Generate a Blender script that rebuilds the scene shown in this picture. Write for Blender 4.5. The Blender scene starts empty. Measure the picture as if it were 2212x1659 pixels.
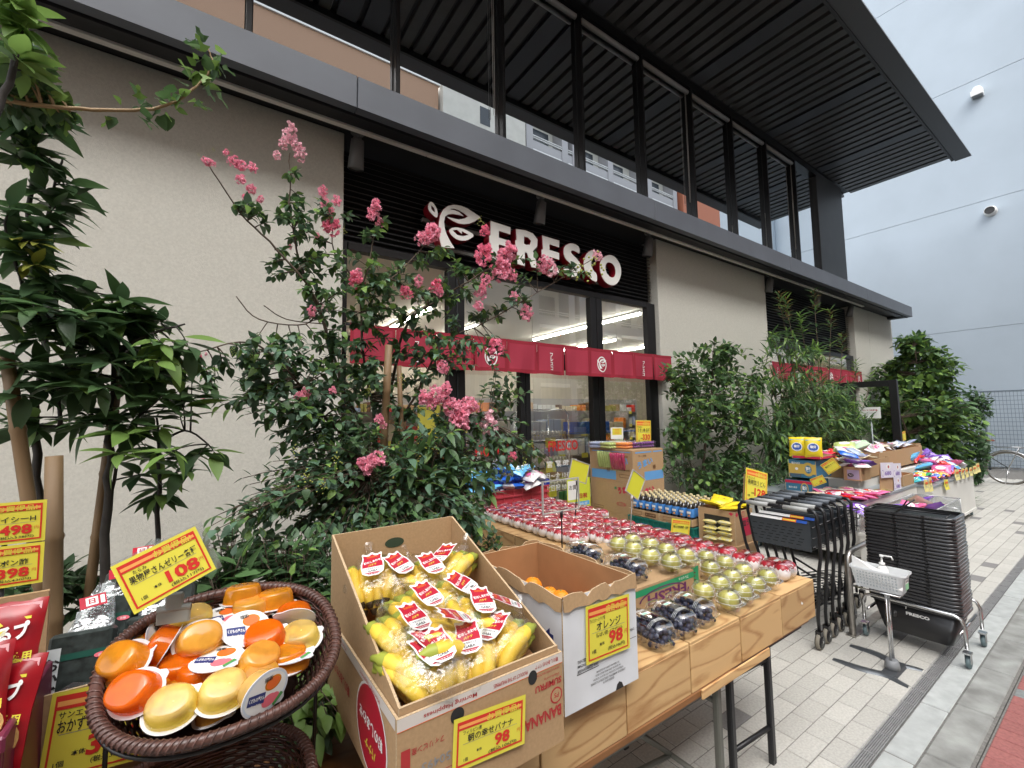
import bpy, math, random
from math import sin, cos, pi, radians, sqrt, atan2
from mathutils import Vector, Matrix, noise
random.seed(7)
S = bpy.context.scene
COL = S.collection
# ------------------------------------------------------------------ camera
cam_d = bpy.data.cameras.new('camera'); cam = bpy.data.objects.new('camera', cam_d); COL.objects.link(cam)
YAW, PITCH, ROLL, EYE = 0.61010973, 0.07414869, 0.017018, 1.60
_f = Vector((sin(YAW)*cos(PITCH), cos(YAW)*cos(PITCH), sin(PITCH)))
_r = Vector((cos(YAW), -sin(YAW), 0)); _d = _f.cross(_r)
_r2 = cos(ROLL)*_r + sin(ROLL)*_d; _d2 = -sin(ROLL)*_r + cos(ROLL)*_d
cam.matrix_world = Matrix(((_r2.x, -_d2.x, -_f.x, 0), (_r2.y, -_d2.y, -_f.y, 0), (_r2.z, -_d2.z, -_f.z, EYE), (0, 0, 0, 1)))
cam_d.sensor_width = 36; cam_d.lens = 958.66/2212*36; cam_d.clip_start = 0.02; cam_d.clip_end = 400
S.camera = cam
# ------------------------------------------------------------------ light
SUN_EL, SUN_AZ = radians(56), radians(198)     # azimuth measured clockwise from +Y (into the shop)
W = bpy.data.worlds.new('World'); S.world = W; W.use_nodes = True
nt = W.node_tree; nt.nodes.clear()
sky = nt.nodes.new('ShaderNodeTexSky'); sky.sky_type = 'NISHITA'; sky.sun_disc = False
sky.sun_elevation = SUN_EL; sky.sun_rotation = SUN_AZ; sky.air_density = 1.0; sky.dust_density = 2.5; sky.ozone_density = 0.6
hs = nt.nodes.new('ShaderNodeHueSaturation'); hs.inputs['Saturation'].default_value = 0.22
bg = nt.nodes.new('ShaderNodeBackground'); bg.inputs['Strength'].default_value = 0.15
wo = nt.nodes.new('ShaderNodeOutputWorld')
nt.links.new(sky.outputs[0], hs.inputs['Color']); nt.links.new(hs.outputs[0], bg.inputs[0]); nt.links.new(bg.outputs[0], wo.inputs[0])
sd = bpy.data.lights.new('sun', 'SUN'); sun = bpy.data.objects.new('sun', sd); COL.objects.link(sun)
sd.energy = 0.8; sd.angle = radians(60); sd.color = (1, .97, .92)
sv = Vector((sin(SUN_AZ)*cos(SUN_EL), cos(SUN_AZ)*cos(SUN_EL), sin(SUN_EL)))
sun.rotation_euler = sv.to_track_quat('Z', 'Y').to_euler(); sun.location = sv*60
S.view_settings.view_transform = 'Standard'; S.view_settings.look = 'None'; S.view_settings.exposure = 1.82
S.view_settings.gamma = 1; S.view_settings.use_curve_mapping = False
S.cycles.max_bounces = 10; S.cycles.diffuse_bounces = 4; S.cycles.glossy_bounces = 4
S.cycles.transmission_bounces = 6; S.cycles.transparent_max_bounces = 24
S.cycles.caustics_reflective = False; S.cycles.caustics_refractive = False
S.cycles.sample_clamp_indirect = 6
# ------------------------------------------------------------------ materials
MATS = {}
def mat(name, c=(.5, .5, .5), rough=.6, metal=0., ns=0, na=.15, bs=0, bst=.3, rnd=0., isl=0., emit=0, trans=0, c2=None, spec=.5, coat=0, nd=4, stretch=None, sss=0):
    """procedural principled material: ns/na noise scale+amount, bs/bst bump, rnd per-object, isl per-island variation"""
    if name in MATS: return MATS[name]
    m = bpy.data.materials.new(name); m.use_nodes = True; t = m.node_tree; n = t.nodes; l = t.links
    b = n['Principled BSDF']; out = n['Material Output']
    b.inputs['Roughness'].default_value = rough; b.inputs['Metallic'].default_value = metal
    b.inputs['Specular IOR Level'].default_value = spec
    if coat: b.inputs['Coat Weight'].default_value = coat; b.inputs['Coat Roughness'].default_value = .08
    if sss: b.inputs['Subsurface Weight'].default_value = sss; b.inputs['Subsurface Scale'].default_value = .022; b.inputs['Subsurface Radius'].default_value = (1.0, .45, .15)
    c = (*c, 1); b.inputs['Base Color'].default_value = c
    cur = None; pos = None
    if ns or bs:
        g = n.new('ShaderNodeNewGeometry'); pos = g.outputs['Position']
        if stretch:
            vm = n.new('ShaderNodeVectorMath'); vm.operation = 'MULTIPLY'; vm.inputs[1].default_value = stretch
            l.new(pos, vm.inputs[0]); pos = vm.outputs[0]
    if ns:
        x = n.new('ShaderNodeTexNoise'); x.inputs['Scale'].default_value = ns; x.inputs['Detail'].default_value = nd
        l.new(pos, x.inputs['Vector'])
        r = n.new('ShaderNodeValToRGB'); r.color_ramp.elements[0].position = .3; r.color_ramp.elements[1].position = .7
        d = c2 if c2 else tuple(v*(1-na) for v in c[:3]); e = c[:3] if c2 else tuple(min(1, v*(1+na*.6)) for v in c[:3])
        r.color_ramp.elements[0].color = (*d, 1); r.color_ramp.elements[1].color = (*e, 1)
        l.new(x.outputs['Fac'], r.inputs[0]); cur = r.outputs[0]
    if rnd or isl:
        if isl: s = n.new('ShaderNodeNewGeometry').outputs['Random Per Island']; a = isl
        else: s = n.new('ShaderNodeObjectInfo').outputs['Random']; a = rnd
        mr = n.new('ShaderNodeMapRange'); mr.inputs['To Min'].default_value = 1-a; mr.inputs['To Max'].default_value = 1+a*.7
        l.new(s, mr.inputs['Value'])
        h = n.new('ShaderNodeHueSaturation'); l.new(mr.outputs[0], h.inputs['Value'])
        if cur: l.new(cur, h.inputs['Color'])
        else: h.inputs['Color'].default_value = c
        cur = h.outputs[0]
    if cur: l.new(cur, b.inputs['Base Color'])
    if bs:
        x = n.new('ShaderNodeTexNoise'); x.inputs['Scale'].default_value = bs; x.inputs['Detail'].default_value = 5
        l.new(pos, x.inputs['Vector']); bp = n.new('ShaderNodeBump'); bp.inputs['Strength'].default_value = bst; bp.inputs['Distance'].default_value = .004
        l.new(x.outputs['Fac'], bp.inputs['Height']); l.new(bp.outputs[0], b.inputs['Normal'])
    if emit: b.inputs['Emission Color'].default_value = c; b.inputs['Emission Strength'].default_value = emit
    if trans:
        tr = n.new('ShaderNodeBsdfTranslucent'); mx = n.new('ShaderNodeMixShader'); mx.inputs[0].default_value = trans
        if cur: l.new(cur, tr.inputs[0])
        else: tr.inputs[0].default_value = c
        l.new(b.outputs[0], mx.inputs[1]); l.new(tr.outputs[0], mx.inputs[2]); l.new(mx.outputs[0], out.inputs[0])
    MATS[name] = m; return m
def jellymat(name, c, clear=.42):
    m = mat(name, c, .12, coat=.6, ns=38, na=.2, rnd=.1); t = m.node_tree; out = t.nodes['Material Output']
    tr = t.nodes.new('ShaderNodeBsdfTransparent'); tr.inputs[0].default_value = (min(1, c[0]*1.15), min(1, c[1]*1.35+.05), c[2]+.06, 1); mx = t.nodes.new('ShaderNodeMixShader'); mx.inputs[0].default_value = clear
    t.links.new(t.nodes['Principled BSDF'].outputs[0], mx.inputs[1]); t.links.new(tr.outputs[0], mx.inputs[2]); t.links.new(mx.outputs[0], out.inputs[0]); return m
def film(name, tint=(.97, .98, .98), rough=.06, base=.06, edge=.6, milky=0.0, bs=0, bst=.6):
    """thin clear sheet (window glass, plastic film): see-through, mirrors at grazing angles"""
    if name in MATS: return MATS[name]
    m = bpy.data.materials.new(name); m.use_nodes = True; t = m.node_tree; n = t.nodes; l = t.links
    n.remove(n['Principled BSDF']); out = n['Material Output']
    tr = n.new('ShaderNodeBsdfTransparent'); tr.inputs[0].default_value = (*tint, 1)
    gl = n.new('ShaderNodeBsdfGlossy'); gl.inputs['Roughness'].default_value = rough; gl.inputs[0].default_value = (1, 1, 1, 1)
    lw = n.new('ShaderNodeLayerWeight'); lw.inputs[0].default_value = .35
    mr = n.new('ShaderNodeMapRange'); mr.inputs['To Min'].default_value = base; mr.inputs['To Max'].default_value = edge
    l.new(lw.outputs['Facing'], mr.inputs['Value'])
    mx = n.new('ShaderNodeMixShader'); l.new(mr.outputs[0], mx.inputs[0]); l.new(tr.outputs[0], mx.inputs[1]); l.new(gl.outputs[0], mx.inputs[2])
    last = mx
    if bs:
        g = n.new('ShaderNodeNewGeometry'); x = n.new('ShaderNodeTexNoise'); x.inputs['Scale'].default_value = bs; l.new(g.outputs['Position'], x.inputs['Vector'])
        bp = n.new('ShaderNodeBump'); bp.inputs['Strength'].default_value = bst; bp.inputs['Distance'].default_value = .01
        l.new(x.outputs['Fac'], bp.inputs['Height']); l.new(bp.outputs[0], gl.inputs['Normal'])
    if milky:
        df = n.new('ShaderNodeBsdfDiffuse'); df.inputs[0].default_value = (.85, .87, .88, 1)
        m2 = n.new('ShaderNodeMixShader'); m2.inputs[0].default_value = milky; l.new(mx.outputs[0], m2.inputs[1]); l.new(df.outputs[0], m2.inputs[2]); last = m2
    l.new(last.outputs[0], out.inputs[0]); MATS[name] = m; return m
# ------------------------------------------------------------------ mesh builder
class MB:
    def __init__(s): s.v = []; s.f = []; s.m = []; s.s = []
    def add(s, vs, fs, m=0, M=None, sm=False):
        o = len(s.v)
        if M is not None: vs = [M @ Vector(p) for p in vs]
        s.v += [tuple(p) for p in vs]; s.f += [tuple(i+o for i in f) for f in fs]; s.m += [m]*len(fs); s.s += [sm]*len(fs); return s
    def box(s, x0, x1, y0, y1, z0, z1, m=0, M=None):
        return s.add([(x0, y0, z0), (x1, y0, z0), (x1, y1, z0), (x0, y1, z0), (x0, y0, z1), (x1, y0, z1), (x1, y1, z1), (x0, y1, z1)],
                     [(3, 2, 1, 0), (4, 5, 6, 7), (0, 1, 5, 4), (1, 2, 6, 5), (2, 3, 7, 6), (3, 0, 4, 7)], m, M)
    def bbox(s, x0, x1, y0, y1, z0, z1, b=.004, m=0, M=None):
        """box with chamfered vertical and top edges"""
        def ring(d, z): return [(x0+d, y0, z), (x1-d, y0, z), (x1, y0+d, z), (x1, y1-d, z), (x1-d, y1, z), (x0+d, y1, z), (x0, y1-d, z), (x0, y0+d, z)]
        r0 = ring(b, z0); r1 = ring(b, z1-b); r2 = [(min(max(p[0], x0+b), x1-b), min(max(p[1], y0+b), y1-b), z1) for p in ring(b, z1)]
        f = []
        for k in (0, 8):
            for i in range(8): j = (i+1) % 8; f.append((k+i, k+j, k+8+j, k+8+i))
        f.append(tuple(range(16, 24))); f.append(tuple(range(7, -1, -1)))
        return s.add(r0+r1+r2, f, m, M)
    def quad(s, a, b, c, d, m=0, M=None): return s.add([a, b, c, d], [(0, 1, 2, 3)], m, M)
    def tube(s, pts, r, n=8, m=0, M=None, closed=False, cap=True, flat=None):
        P = [Vector(p) for p in pts]; N = len(P); rr = r if isinstance(r, (list, tuple)) else [r]*N
        vs = []; up = None
        for i, p in enumerate(P):
            if closed: t = P[(i+1) % N]-P[i-1]
            else: t = P[min(i+1, N-1)]-P[max(i-1, 0)]
            if t.length < 1e-9: t = Vector((0, 0, 1))
            t.normalize()
            if up is None: up = Vector((0, 0, 1)) if abs(t.z) < .9 else Vector((1, 0, 0))
            a = t.cross(up)
            if a.length < 1e-6: a = t.orthogonal()
            a.normalize(); b = t.cross(a); b.normalize(); up = -b if up.dot(b) < 0 else b
            b = up; a = t.cross(b)
            for k in range(n):
                q = 2*pi*k/n; vs.append(p+(a*cos(q)+b*sin(q)*(flat or 1))*rr[i])
        f = []; M_ = N if closed else N-1
        for i in range(M_):
            for k in range(n):
                j = (i+1) % N; k2 = (k+1) % n; f.append((i*n+k, i*n+k2, j*n+k2, j*n+k))
        if cap and not closed: f.append(tuple(range(n-1, -1, -1))); f.append(tuple((N-1)*n+k for k in range(n)))
        return s.add(vs, f, m, M, True)
    def lathe(s, prof, n=16, m=0, M=None, sx=1, sy=1, cap=True, sm=True, pw=2.0):
        vs = []
        for r, z in prof:
            for k in range(n):
                a = 2*pi*k/n; c_, s_ = cos(a), sin(a)
                if pw != 2: c_ = math.copysign(abs(c_)**(2/pw), c_); s_ = math.copysign(abs(s_)**(2/pw), s_)
                vs.append((r*c_*sx, r*s_*sy, z))
        f = [(i*n+k, i*n+(k+1) % n, (i+1)*n+(k+1) % n, (i+1)*n+k) for i in range(len(prof)-1) for k in range(n)]
        if cap: f.append(tuple(range(n-1, -1, -1))); f.append(tuple((len(prof)-1)*n+k for k in range(n)))
        return s.add(vs, f, m, M, sm)
    def ball(s, c, r, n=10, m=0, M=None, sc=(1, 1, 1)):
        h = n//2; vs = [(c[0], c[1], c[2]-r*sc[2])]
        for i in range(1, h):
            a = -pi/2+pi*i/h
            for k in range(n): q = 2*pi*k/n; vs.append((c[0]+r*cos(a)*cos(q)*sc[0], c[1]+r*cos(a)*sin(q)*sc[1], c[2]+r*sin(a)*sc[2]))
        vs.append((c[0], c[1], c[2]+r*sc[2])); L = len(vs)-1; f = [(0, 1+(k+1) % n, 1+k) for k in range(n)]
        for i in range(h-2):
            for k in range(n): a = 1+i*n; f.append((a+k, a+(k+1) % n, a+n+(k+1) % n, a+n+k))
        f += [(L, 1+(h-2)*n+k, 1+(h-2)*n+(k+1) % n) for k in range(n)]
        return s.add(vs, f, m, M, True)
    def prism(s, poly, z0, z1, m=0, M=None):
        n = len(poly); vs = [(x, y, z0) for x, y in poly]+[(x, y, z1) for x, y in poly]
        return s.add(vs, [tuple(range(n-1, -1, -1)), tuple(range(n, 2*n))]+[(i, (i+1) % n, n+(i+1) % n, n+i) for i in range(n)], m, M)
    def mesh(s, name, mats, M=None):
        me = bpy.data.meshes.new(name); me.from_pydata(s.v, [], s.f)
        if M is not None: me.transform(M)
        for q in (mats if isinstance(mats, (list, tuple)) else [mats]): me.materials.append(q)
        me.polygons.foreach_set('material_index', s.m); me.polygons.foreach_set('use_smooth', s.s); me.update(); return me
def T(x=0, y=0, z=0): return Matrix.Translation((x, y, z))
def R(ax, deg): return Matrix.Rotation(radians(deg), 4, ax)
def SC(x, y=None, z=None): return Matrix.Diagonal((x, x if y is None else y, x if z is None else z, 1))
def props(o, label=None, cat=None, group=None, kind=None):
    if label: o['label'] = label
    if cat: o['category'] = cat
    if group: o['group'] = group
    if kind: o['kind'] = kind
    return o
def thing(name, label, cat, loc=(0, 0, 0), rz=0, group=None, M=None):
    o = bpy.data.objects.new(name, None); COL.objects.link(o); o.empty_display_size = .05
    if M is not None: o.matrix_world = M
    else: o.location = loc; o.rotation_euler = (0, 0, rz)
    return props(o, label, cat, group)
def part(name, mb, mats, parent=None, world=False, M=None, kind=None, label=None, me=None):
    """one mesh object under its thing; world=True: the builder holds world coordinates"""
    if me is None:
        X = None
        if world and parent is not None:
            bpy_m = parent.matrix_basis.copy(); q = parent.parent
            while q is not None: bpy_m = q.matrix_basis @ bpy_m; q = q.parent
            X = bpy_m.inverted()
        me = mb.mesh(name, mats, X)
    o = bpy.data.objects.new(name, me); COL.objects.link(o)
    if parent is not None: o.parent = parent
    if M is not None: o.matrix_basis = M
    if kind: o['kind'] = kind
    if label: o['label'] = label
    return o
def solo(name, mb, mats, label, cat, group=None): return props(part(name, mb, mats), label, cat, group)
def struct(name, mb, mats): return props(part(name, mb, mats), kind='structure')
def copy_tree(o, parent=None):
    c = o.copy(); COL.objects.link(c)
    if parent is not None: c.parent = parent
    for ch in list(o.children): copy_tree(ch, c)
    return c
def dup(o, loc=None, rz=None, label=None, M=None, group=None):
    c = copy_tree(o)
    if M is not None: c.matrix_world = M
    if loc is not None: c.location = loc
    if rz is not None: c.rotation_euler = (c.rotation_euler[0], c.rotation_euler[1], rz)
    if label: c['label'] = label
    if group: c['group'] = group
    return c
# ------------------------------------------------------------------ flat print (lettering)
_tc = {}
def text_mesh(s, w=None, h=1., ext=0., bold=0., vert=False, res=2):
    key = (s, w, h, ext, bold, vert)
    if key in _tc: return _tc[key]
    cu = bpy.data.curves.new('t', 'FONT'); cu.body = '\n'.join(s) if vert else s; cu.align_x = 'CENTER'; cu.align_y = 'CENTER'
    cu.resolution_u = res; cu.extrude = ext; cu.offset = bold; cu.space_line = .95
    o = bpy.data.objects.new('t', cu); me = bpy.data.meshes.new_from_object(o)
    bpy.data.objects.remove(o); bpy.data.curves.remove(cu)
    if len(me.vertices):
        xs = [v.co.x for v in me.vertices]; ys = [v.co.y for v in me.vertices]
        x0, x1, y0, y1 = min(xs), max(xs), min(ys), max(ys); sy = h/max(y1-y0, 1e-6); sx = sy if w is None else w/max(x1-x0, 1e-6)
        me.transform(SC(sx, sy, 1) @ T(-(x0+x1)/2, -(y0+y1)/2, 0))
    _tc[key] = me; return me
class Print:
    """flat print in a local x (right) / y (up) plane, collected into one lettering mesh; z = height above the face"""
    def __init__(s): s.mb = MB(); s.mats = []; s.z = .0006
    def mi(s, m):
        if m not in s.mats: s.mats.append(m)
        return s.mats.index(m)
    def text(s, t, x, y, h, m, w=None, bold=.012, rot=0, vert=False, z=None):
        me = text_mesh(t, w, h, 0, bold, vert); z = s.z if z is None else z; X = T(x, y, z) @ R('Z', rot)
        s.mb.add([v.co.copy() for v in me.vertices], [tuple(p.vertices) for p in me.polygons], s.mi(m), X)
    def rect(s, x0, x1, y0, y1, m, z=None):
        z = s.z*.5 if z is None else z; s.mb.quad((x0, y0, z), (x1, y0, z), (x1, y1, z), (x0, y1, z), s.mi(m))
    def disc(s, x, y, rx, ry, m, z=None, n=20):
        z = s.z*.5 if z is None else z; s.mb.add([(x+rx*cos(2*pi*k/n), y+ry*sin(2*pi*k/n), z) for k in range(n)], [tuple(range(n))], s.mi(m))
    def poly(s, pts, m, z=None):
        z = s.z*.5 if z is None else z; s.mb.add([(x, y, z) for x, y in pts], [tuple(range(len(pts)))], s.mi(m))
    def frame(s, x0, x1, y0, y1, t, m, z=None):
        s.rect(x0, x1, y0, y0+t, m, z); s.rect(x0, x1, y1-t, y1, m, z); s.rect(x0, x0+t, y0+t, y1-t, m, z); s.rect(x1-t, x1, y0+t, y1-t, m, z)
    def put(s, parent, M=None, name='lettering'): return part(name, s.mb, s.mats, parent, M=M)
def curve_mesh(polys, ext, bevel=0):
    cu = bpy.data.curves.new('c', 'CURVE'); cu.dimensions = '2D'; cu.fill_mode = 'BOTH'; cu.extrude = ext
    for p in polys:
        sp = cu.splines.new('POLY'); sp.points.add(len(p)-1); sp.use_cyclic_u = True
        for i, (x, y) in enumerate(p): sp.points[i].co = (x, y, 0, 1)
    o = bpy.data.objects.new('c', cu); me = bpy.data.meshes.new_from_object(o); bpy.data.objects.remove(o); bpy.data.curves.remove(cu); return me
def smooth_poly(p, n=1):
    for _ in range(n):
        q = []
        for i in range(len(p)):
            a, b = p[i], p[(i+1) % len(p)]; q += [(a[0]*.75+b[0]*.25, a[1]*.75+b[1]*.25), (a[0]*.25+b[0]*.75, a[1]*.25+b[1]*.75)]
        p = q
    return p
ORD = 'first second third fourth fifth sixth seventh eighth ninth tenth eleventh twelfth thirteenth fourteenth fifteenth sixteenth seventeenth eighteenth nineteenth twentieth twenty-first twenty-second twenty-third twenty-fourth twenty-fifth twenty-sixth twenty-seventh twenty-eighth twenty-ninth thirtieth'.split()
for _t in ('thirty', 'forty', 'fifty'): ORD += [_t+'-'+q for q in ORD[:9]]+[{'thirty': 'fortieth', 'forty': 'fiftieth', 'fifty': 'sixtieth'}[_t]]
# common colours
WHITE = mat('white_print', (.8, .8, .78), .5); BLACK = mat('black_print', (.02, .02, .02), .5); RED = mat('red_print', (.62, .03, .02), .5)
YEL = mat('yellow_card', (.74, .66, .07), .45, ns=6, na=.06); ORANGE = mat('orange_print', (.75, .14, .02), .5); LTORANGE = mat('light_orange_print', (.85, .38, .1), .5)
DKRED = mat('crimson_print', (.42, .01, .03), .45); BLUEP = mat('blue_print', (.02, .09, .42), .45); LBLUE = mat('light_blue_print', (.12, .42, .75), .45)
GREENP = mat('green_print', (.02, .3, .13), .5); PURPLE = mat('purple_print', (.13, .02, .12), .5); GREYP = mat('grey_print', (.25, .25, .25), .5); BROWNP = mat('brown_print', (.12, .05, .02), .5)
# =================================================================== GROUND
ASPH = mat('asphalt', (.05, .05, .05), .9, ns=40, na=.3, bs=150, bst=.5)
MORTAR = mat('paver_joint', (.17, .163, .15), .95, ns=60, na=.3)
PAVE = mat('paver_stone', (.46, .448, .41), .85, ns=90, na=.16, bs=220, bst=.35, rnd=.1)
PAVE_I = mat('paver_stone_far', (.46, .448, .41), .85, ns=90, na=.16, isl=.07)
PAVED = mat('paver_stone_dark', (.2, .195, .19), .85, ns=90, na=.15, bs=220, bst=.3)
GUT = mat('gutter_concrete', (.4, .42, .41), .9, ns=14, na=.15, bs=160, bst=.5, rnd=.06)
KERB = mat('kerb_concrete_stained', (.17, .17, .16), .95, ns=7, c2=(.33, .34, .32), bs=120, bst=.6, nd=8)
BRICKR = mat('red_path_brick', (.3, .11, .1), .9, ns=70, na=.2, bs=140, bst=.5, rnd=.1)
BRICKG = mat('grey_path_brick', (.2, .215, .21), .9, ns=70, na=.2, bs=140, bst=.5)
GALV = mat('galvanised_grate', (.36, .36, .36), .5, .25, ns=30, na=.15)
g = MB(); g.box(-120, 120, -120, 120, -1.2, -.02); struct('ground', g, ASPH)
g = MB(); g.box(-8, 17.9, .905, 3.70, -.02, -.003); paving = struct('paved_forecourt', g, MORTAR)
g = MB(); g.box(-8, 17.9, .56, .836, -.02, -.004); kerbs = struct('kerb_strip', g, MORTAR)
g = MB(); g.box(-8, 17.9, -1.6, .556, -.02, -.004); sidewalk = struct('sidewalk', g, MORTAR)
_rnd = random.Random(3)
def stone(w, d, h=.016, b=.002):
    m = MB(); m.bbox(0, w, 0, d, -h, 0, b); return m
pav_me = stone(.1985, .1015).mesh('paver', PAVE); pavd_me = stone(.1985, .1015).mesh('paver', PAVED)
cand = []; far = MB(); far_d = MB()
for r in range(25):
    y0 = 1.0 + (r-1)*.1055 + .002
    ph = .0 if r % 2 == 0 else .101
    for k in range(-4, 76):
        x0 = k*.2025+ph+.003-.02*(r % 3 == 0)
        if y0+.1 > 3.69: continue
        dark = _rnd.random() < .03
        if (r, k) == (4, 11): dark = True
        d = (x0-2.2)**2+(y0-.9)**2
        seen = x0 > 1.0 and (x0 > 1.6 or y0 < 1.4) and y0 < 2.4
        cand.append((d if seen else d+100, x0, y0, dark))
cand.sort(key=lambda c: c[0])
for i, (d, x0, y0, dark) in enumerate(cand):
    if i < 290: part('paver', None, None, paving, me=pavd_me if dark else pav_me, M=T(x0, y0, _rnd.uniform(-.0012, .001)) @ R('Z', _rnd.uniform(-.25, .25)))
    elif x0 < 15:
        (far_d if dark else far).bbox(x0, x0+.1985, y0, y0+.1015, -.016, _rnd.uniform(-.001, .001), .002)
part('paver_field', far, PAVE_I, paving, kind='stuff'); part('dark_paver_field', far_d, PAVED, paving, kind='stuff')
# drain grate
dr = thing('drain_grate', 'long galvanised slot drain grate set between the pale pavers and the kerb', 'drain', (2.8, .87, 0))
b = MB(); b.box(-8, 17.9, .838, .903, -.019, -.017); part('channel', b, mat('drain_dark', (.01, .01, .01), .9), dr, world=True)
b = MB(); [b.box(-2, 15, y-.0016, y+.0016, -.014, .0005) for y in [.8415+.0084*i for i in range(8)]]
part('frame', b, GALV, dr, world=True)
cb = MB(); cb.box(-.002, .002, -.031, .031, -.012, .0012); cbm = cb.mesh('crossbar', GALV)
for k in range(60): part('crossbar', None, None, dr, me=cbm, M=T(-1.2-2.8+.2*k*.995+1.83, 0, 0))
# gutter stones
for k in range(-2, 24):
    b = MB(); b.bbox(0, .594, 0, .112, -.016, .0, .004); part('gutter_stone', b, GUT, kerbs, M=T(.295+.6*k, .7215, _rnd.uniform(-.0015, .0015)))
    b = MB(); b.bbox(0, .594, 0, .142, -.016, .004, .006); part('kerb_stone', b, KERB, kerbs, M=T(.42+.6*k, .5735, _rnd.uniform(-.001, .001)))
for i in range(9):
    for k in range(-1, 52):
        x0 = 1.4+k*.108; y1 = .548-i*.218
        if x0 < 2.2 or k > 40: continue
        b = MB()
        b.bbox(0, .104, -.214, 0, -.016, 0, .003); grey = (k in (22, 25))
        if i < 2 and x0 < 6: part('path_brick', b, BRICKG if grey else BRICKR, sidewalk, M=T(x0, y1, 0))
# =================================================================== STORE BUILDING
WALL = mat('beige_stucco_wall', (.54, .525, .465), .85, ns=75, na=.09, bs=160, bst=.6, nd=6)
BLK = mat('black_metal_frame', (.012, .012, .013), .35, .3); DGREY = mat('dark_grey_steel', (.022, .023, .026), .5, .2, ns=6, na=.15)
FASC = mat('grey_painted_fascia', (.105, .117, .138), .5, .1, ns=2.5, na=.12, bs=5, bst=.25)
SOFF = mat('dark_soffit', (.016, .016, .017), .6); LIP = mat('pale_aluminium_strip', (.72, .7, .66), .5)
LOUV = mat('dark_louvre', (.03, .03, .032), .4, .3); CANO = mat('canopy_slat_metal', (.075, .075, .074), .42, .3, ns=3, na=.15)
MIRR = bpy.data.materials.new('reflective_dark_glass'); MIRR.use_nodes = True
_b = MIRR.node_tree.nodes['Principled BSDF']; _b.inputs['Base Color'].default_value = (.8, .83, .85, 1); _b.inputs['Metallic'].default_value = 1; _b.inputs['Roughness'].default_value = .005
GLASS = film('shop_window_glass', (.93, .95, .94), .004, .11, .7)
st = thing('store_building', 'beige stucco grocery store with black louvres, grey ledge and deep slatted canopy', 'building', (0, 3.9, 0))
def sp(name, b, m, **k): return part(name, b, m, st, world=True, **k)
for x0, x1 in ((-7, .915), (5.03, 8.03), (12.1, 13.0), (13.008, 14.7)):
    b = MB(); b.bbox(x0, x1, 3.7, 3.95, 0, 4.0, .006); sp('wall', b, WALL)
b = MB(); b.box(14.5, 14.7, 3.95, 13, 0, 4.0); b.box(12.15, 12.35, 4.25, 13, 4.2, 6.9); b.box(-7, 14.7, 12.6, 13, 0, 6.9); sp('side_wall', b, WALL)
b = MB(); b.box(-7, 14.7, 3.95, 12.6, 3.6, 3.7); sp('ceiling_slab', b, SOFF)
# ledge
xs = [-7, -2.64, .895, 4.43, 7.965, 11.5, 14.63]
for i in range(6):
    b = MB(); b.bbox(xs[i]+.003, xs[i+1]-.003, 3.25, 3.33, 3.944, 4.195, .004); sp('fascia_panel', b, FASC)
b = MB(); b.box(-7, 14.62, 3.335, 4.3, 4.005, 4.19); b.box(14.4, 14.62, 3.335, 3.7, 3.94, 4.0); sp('ledge_slab', b, SOFF)
b = MB(); b.box(-7, 14.6, 3.345, 3.36, 3.93, 4.003); sp('ledge_trim', b, DGREY)
b = MB(); b.box(-7, 14.6, 3.365, 3.50, 3.955, 4.003); sp('ledge_channel', b, DGREY)
for i in range(6):
    b = MB(); b.box(xs[i]+.7, xs[i+1]+.694, 3.515, 3.562, 3.948, 3.972); b.box(xs[i]+.7, xs[i+1]+.694, 3.538, 3.56, 3.965, 4.003) if 0 else None
    if xs[i+1]+.694 < 14.7: sp('light_strip', b, LIP)
# louvres
def louvres(x0, x1, z0, z1, splits):
    b = MB(); b.box(x0, x1, 3.86, 3.9, z0, z1); sp('louvre_backing', b, mat('louvre_shadow', (.008, .008, .008), .8))
    ss = [x0]+splits+[x1]
    for a, c in zip(ss[:-1], ss[1:]):
        n = int((z1-z0)/.05)
        for i in range(n):
            z = z0+.05*i+.01
            m = MB(); m.add([(a+.01, 3.80, z), (c-.01, 3.80, z), (c-.01, 3.855, z+.034), (a+.01, 3.855, z+.034), (a+.01, 3.80, z+.006), (c-.01, 3.80, z+.006), (c-.01, 3.855, z+.04), (a+.01, 3.855, z+.04)],
                            [(3, 2, 1, 0), (4, 5, 6, 7), (0, 1, 5, 4), (1, 2, 6, 5), (2, 3, 7, 6), (3, 0, 4, 7)]); sp('louvre_slat', m, LOUV)
louvres(.92, 5.02, 3.10, 3.94, [3.93]); louvres(8.04, 12.09, 2.86, 3.94, [10.2])
# shopfront 1 frames and panes (plane y 3.80)
def bars(bs, m=BLK):
    for x0, x1, z0, z1 in bs:
        b = MB(); b.bbox(x0, x1, 3.76, 3.84, z0, z1, .004); sp('window_bar', b, m)
bars([(.918, .965, 0, 3.10), (1.90, 1.985, 0, 3.03), (1.995, 2.08, 0, 3.03), (3.80, 3.895, 0, 3.03), (3.905, 4.0, 0, 3.03), (4.86, 5.025, 0, 3.10),
      (.97, 4.855, 3.035, 3.098), (.97, 1.895, 2.22, 2.30), (2.085, 3.795, 2.12, 2.30), (4.005, 4.855, 2.22, 2.30),
      (2.74, 2.80, .02, 2.118), (2.807, 2.87, .02, 2.118), (.97, 1.895, 0, .06), (4.005, 4.855, 0, .06), (2.085, 2.735, 0, .08), (2.875, 3.795, 0, .08)])
def panes(ps, y=3.802):
    for x0, x1, z0, z1 in ps:
        b = MB(); b.quad((x0, y, z0), (x1, y, z0), (x1, y, z1), (x0, y, z1)); sp('pane', b, GLASS)
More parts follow.
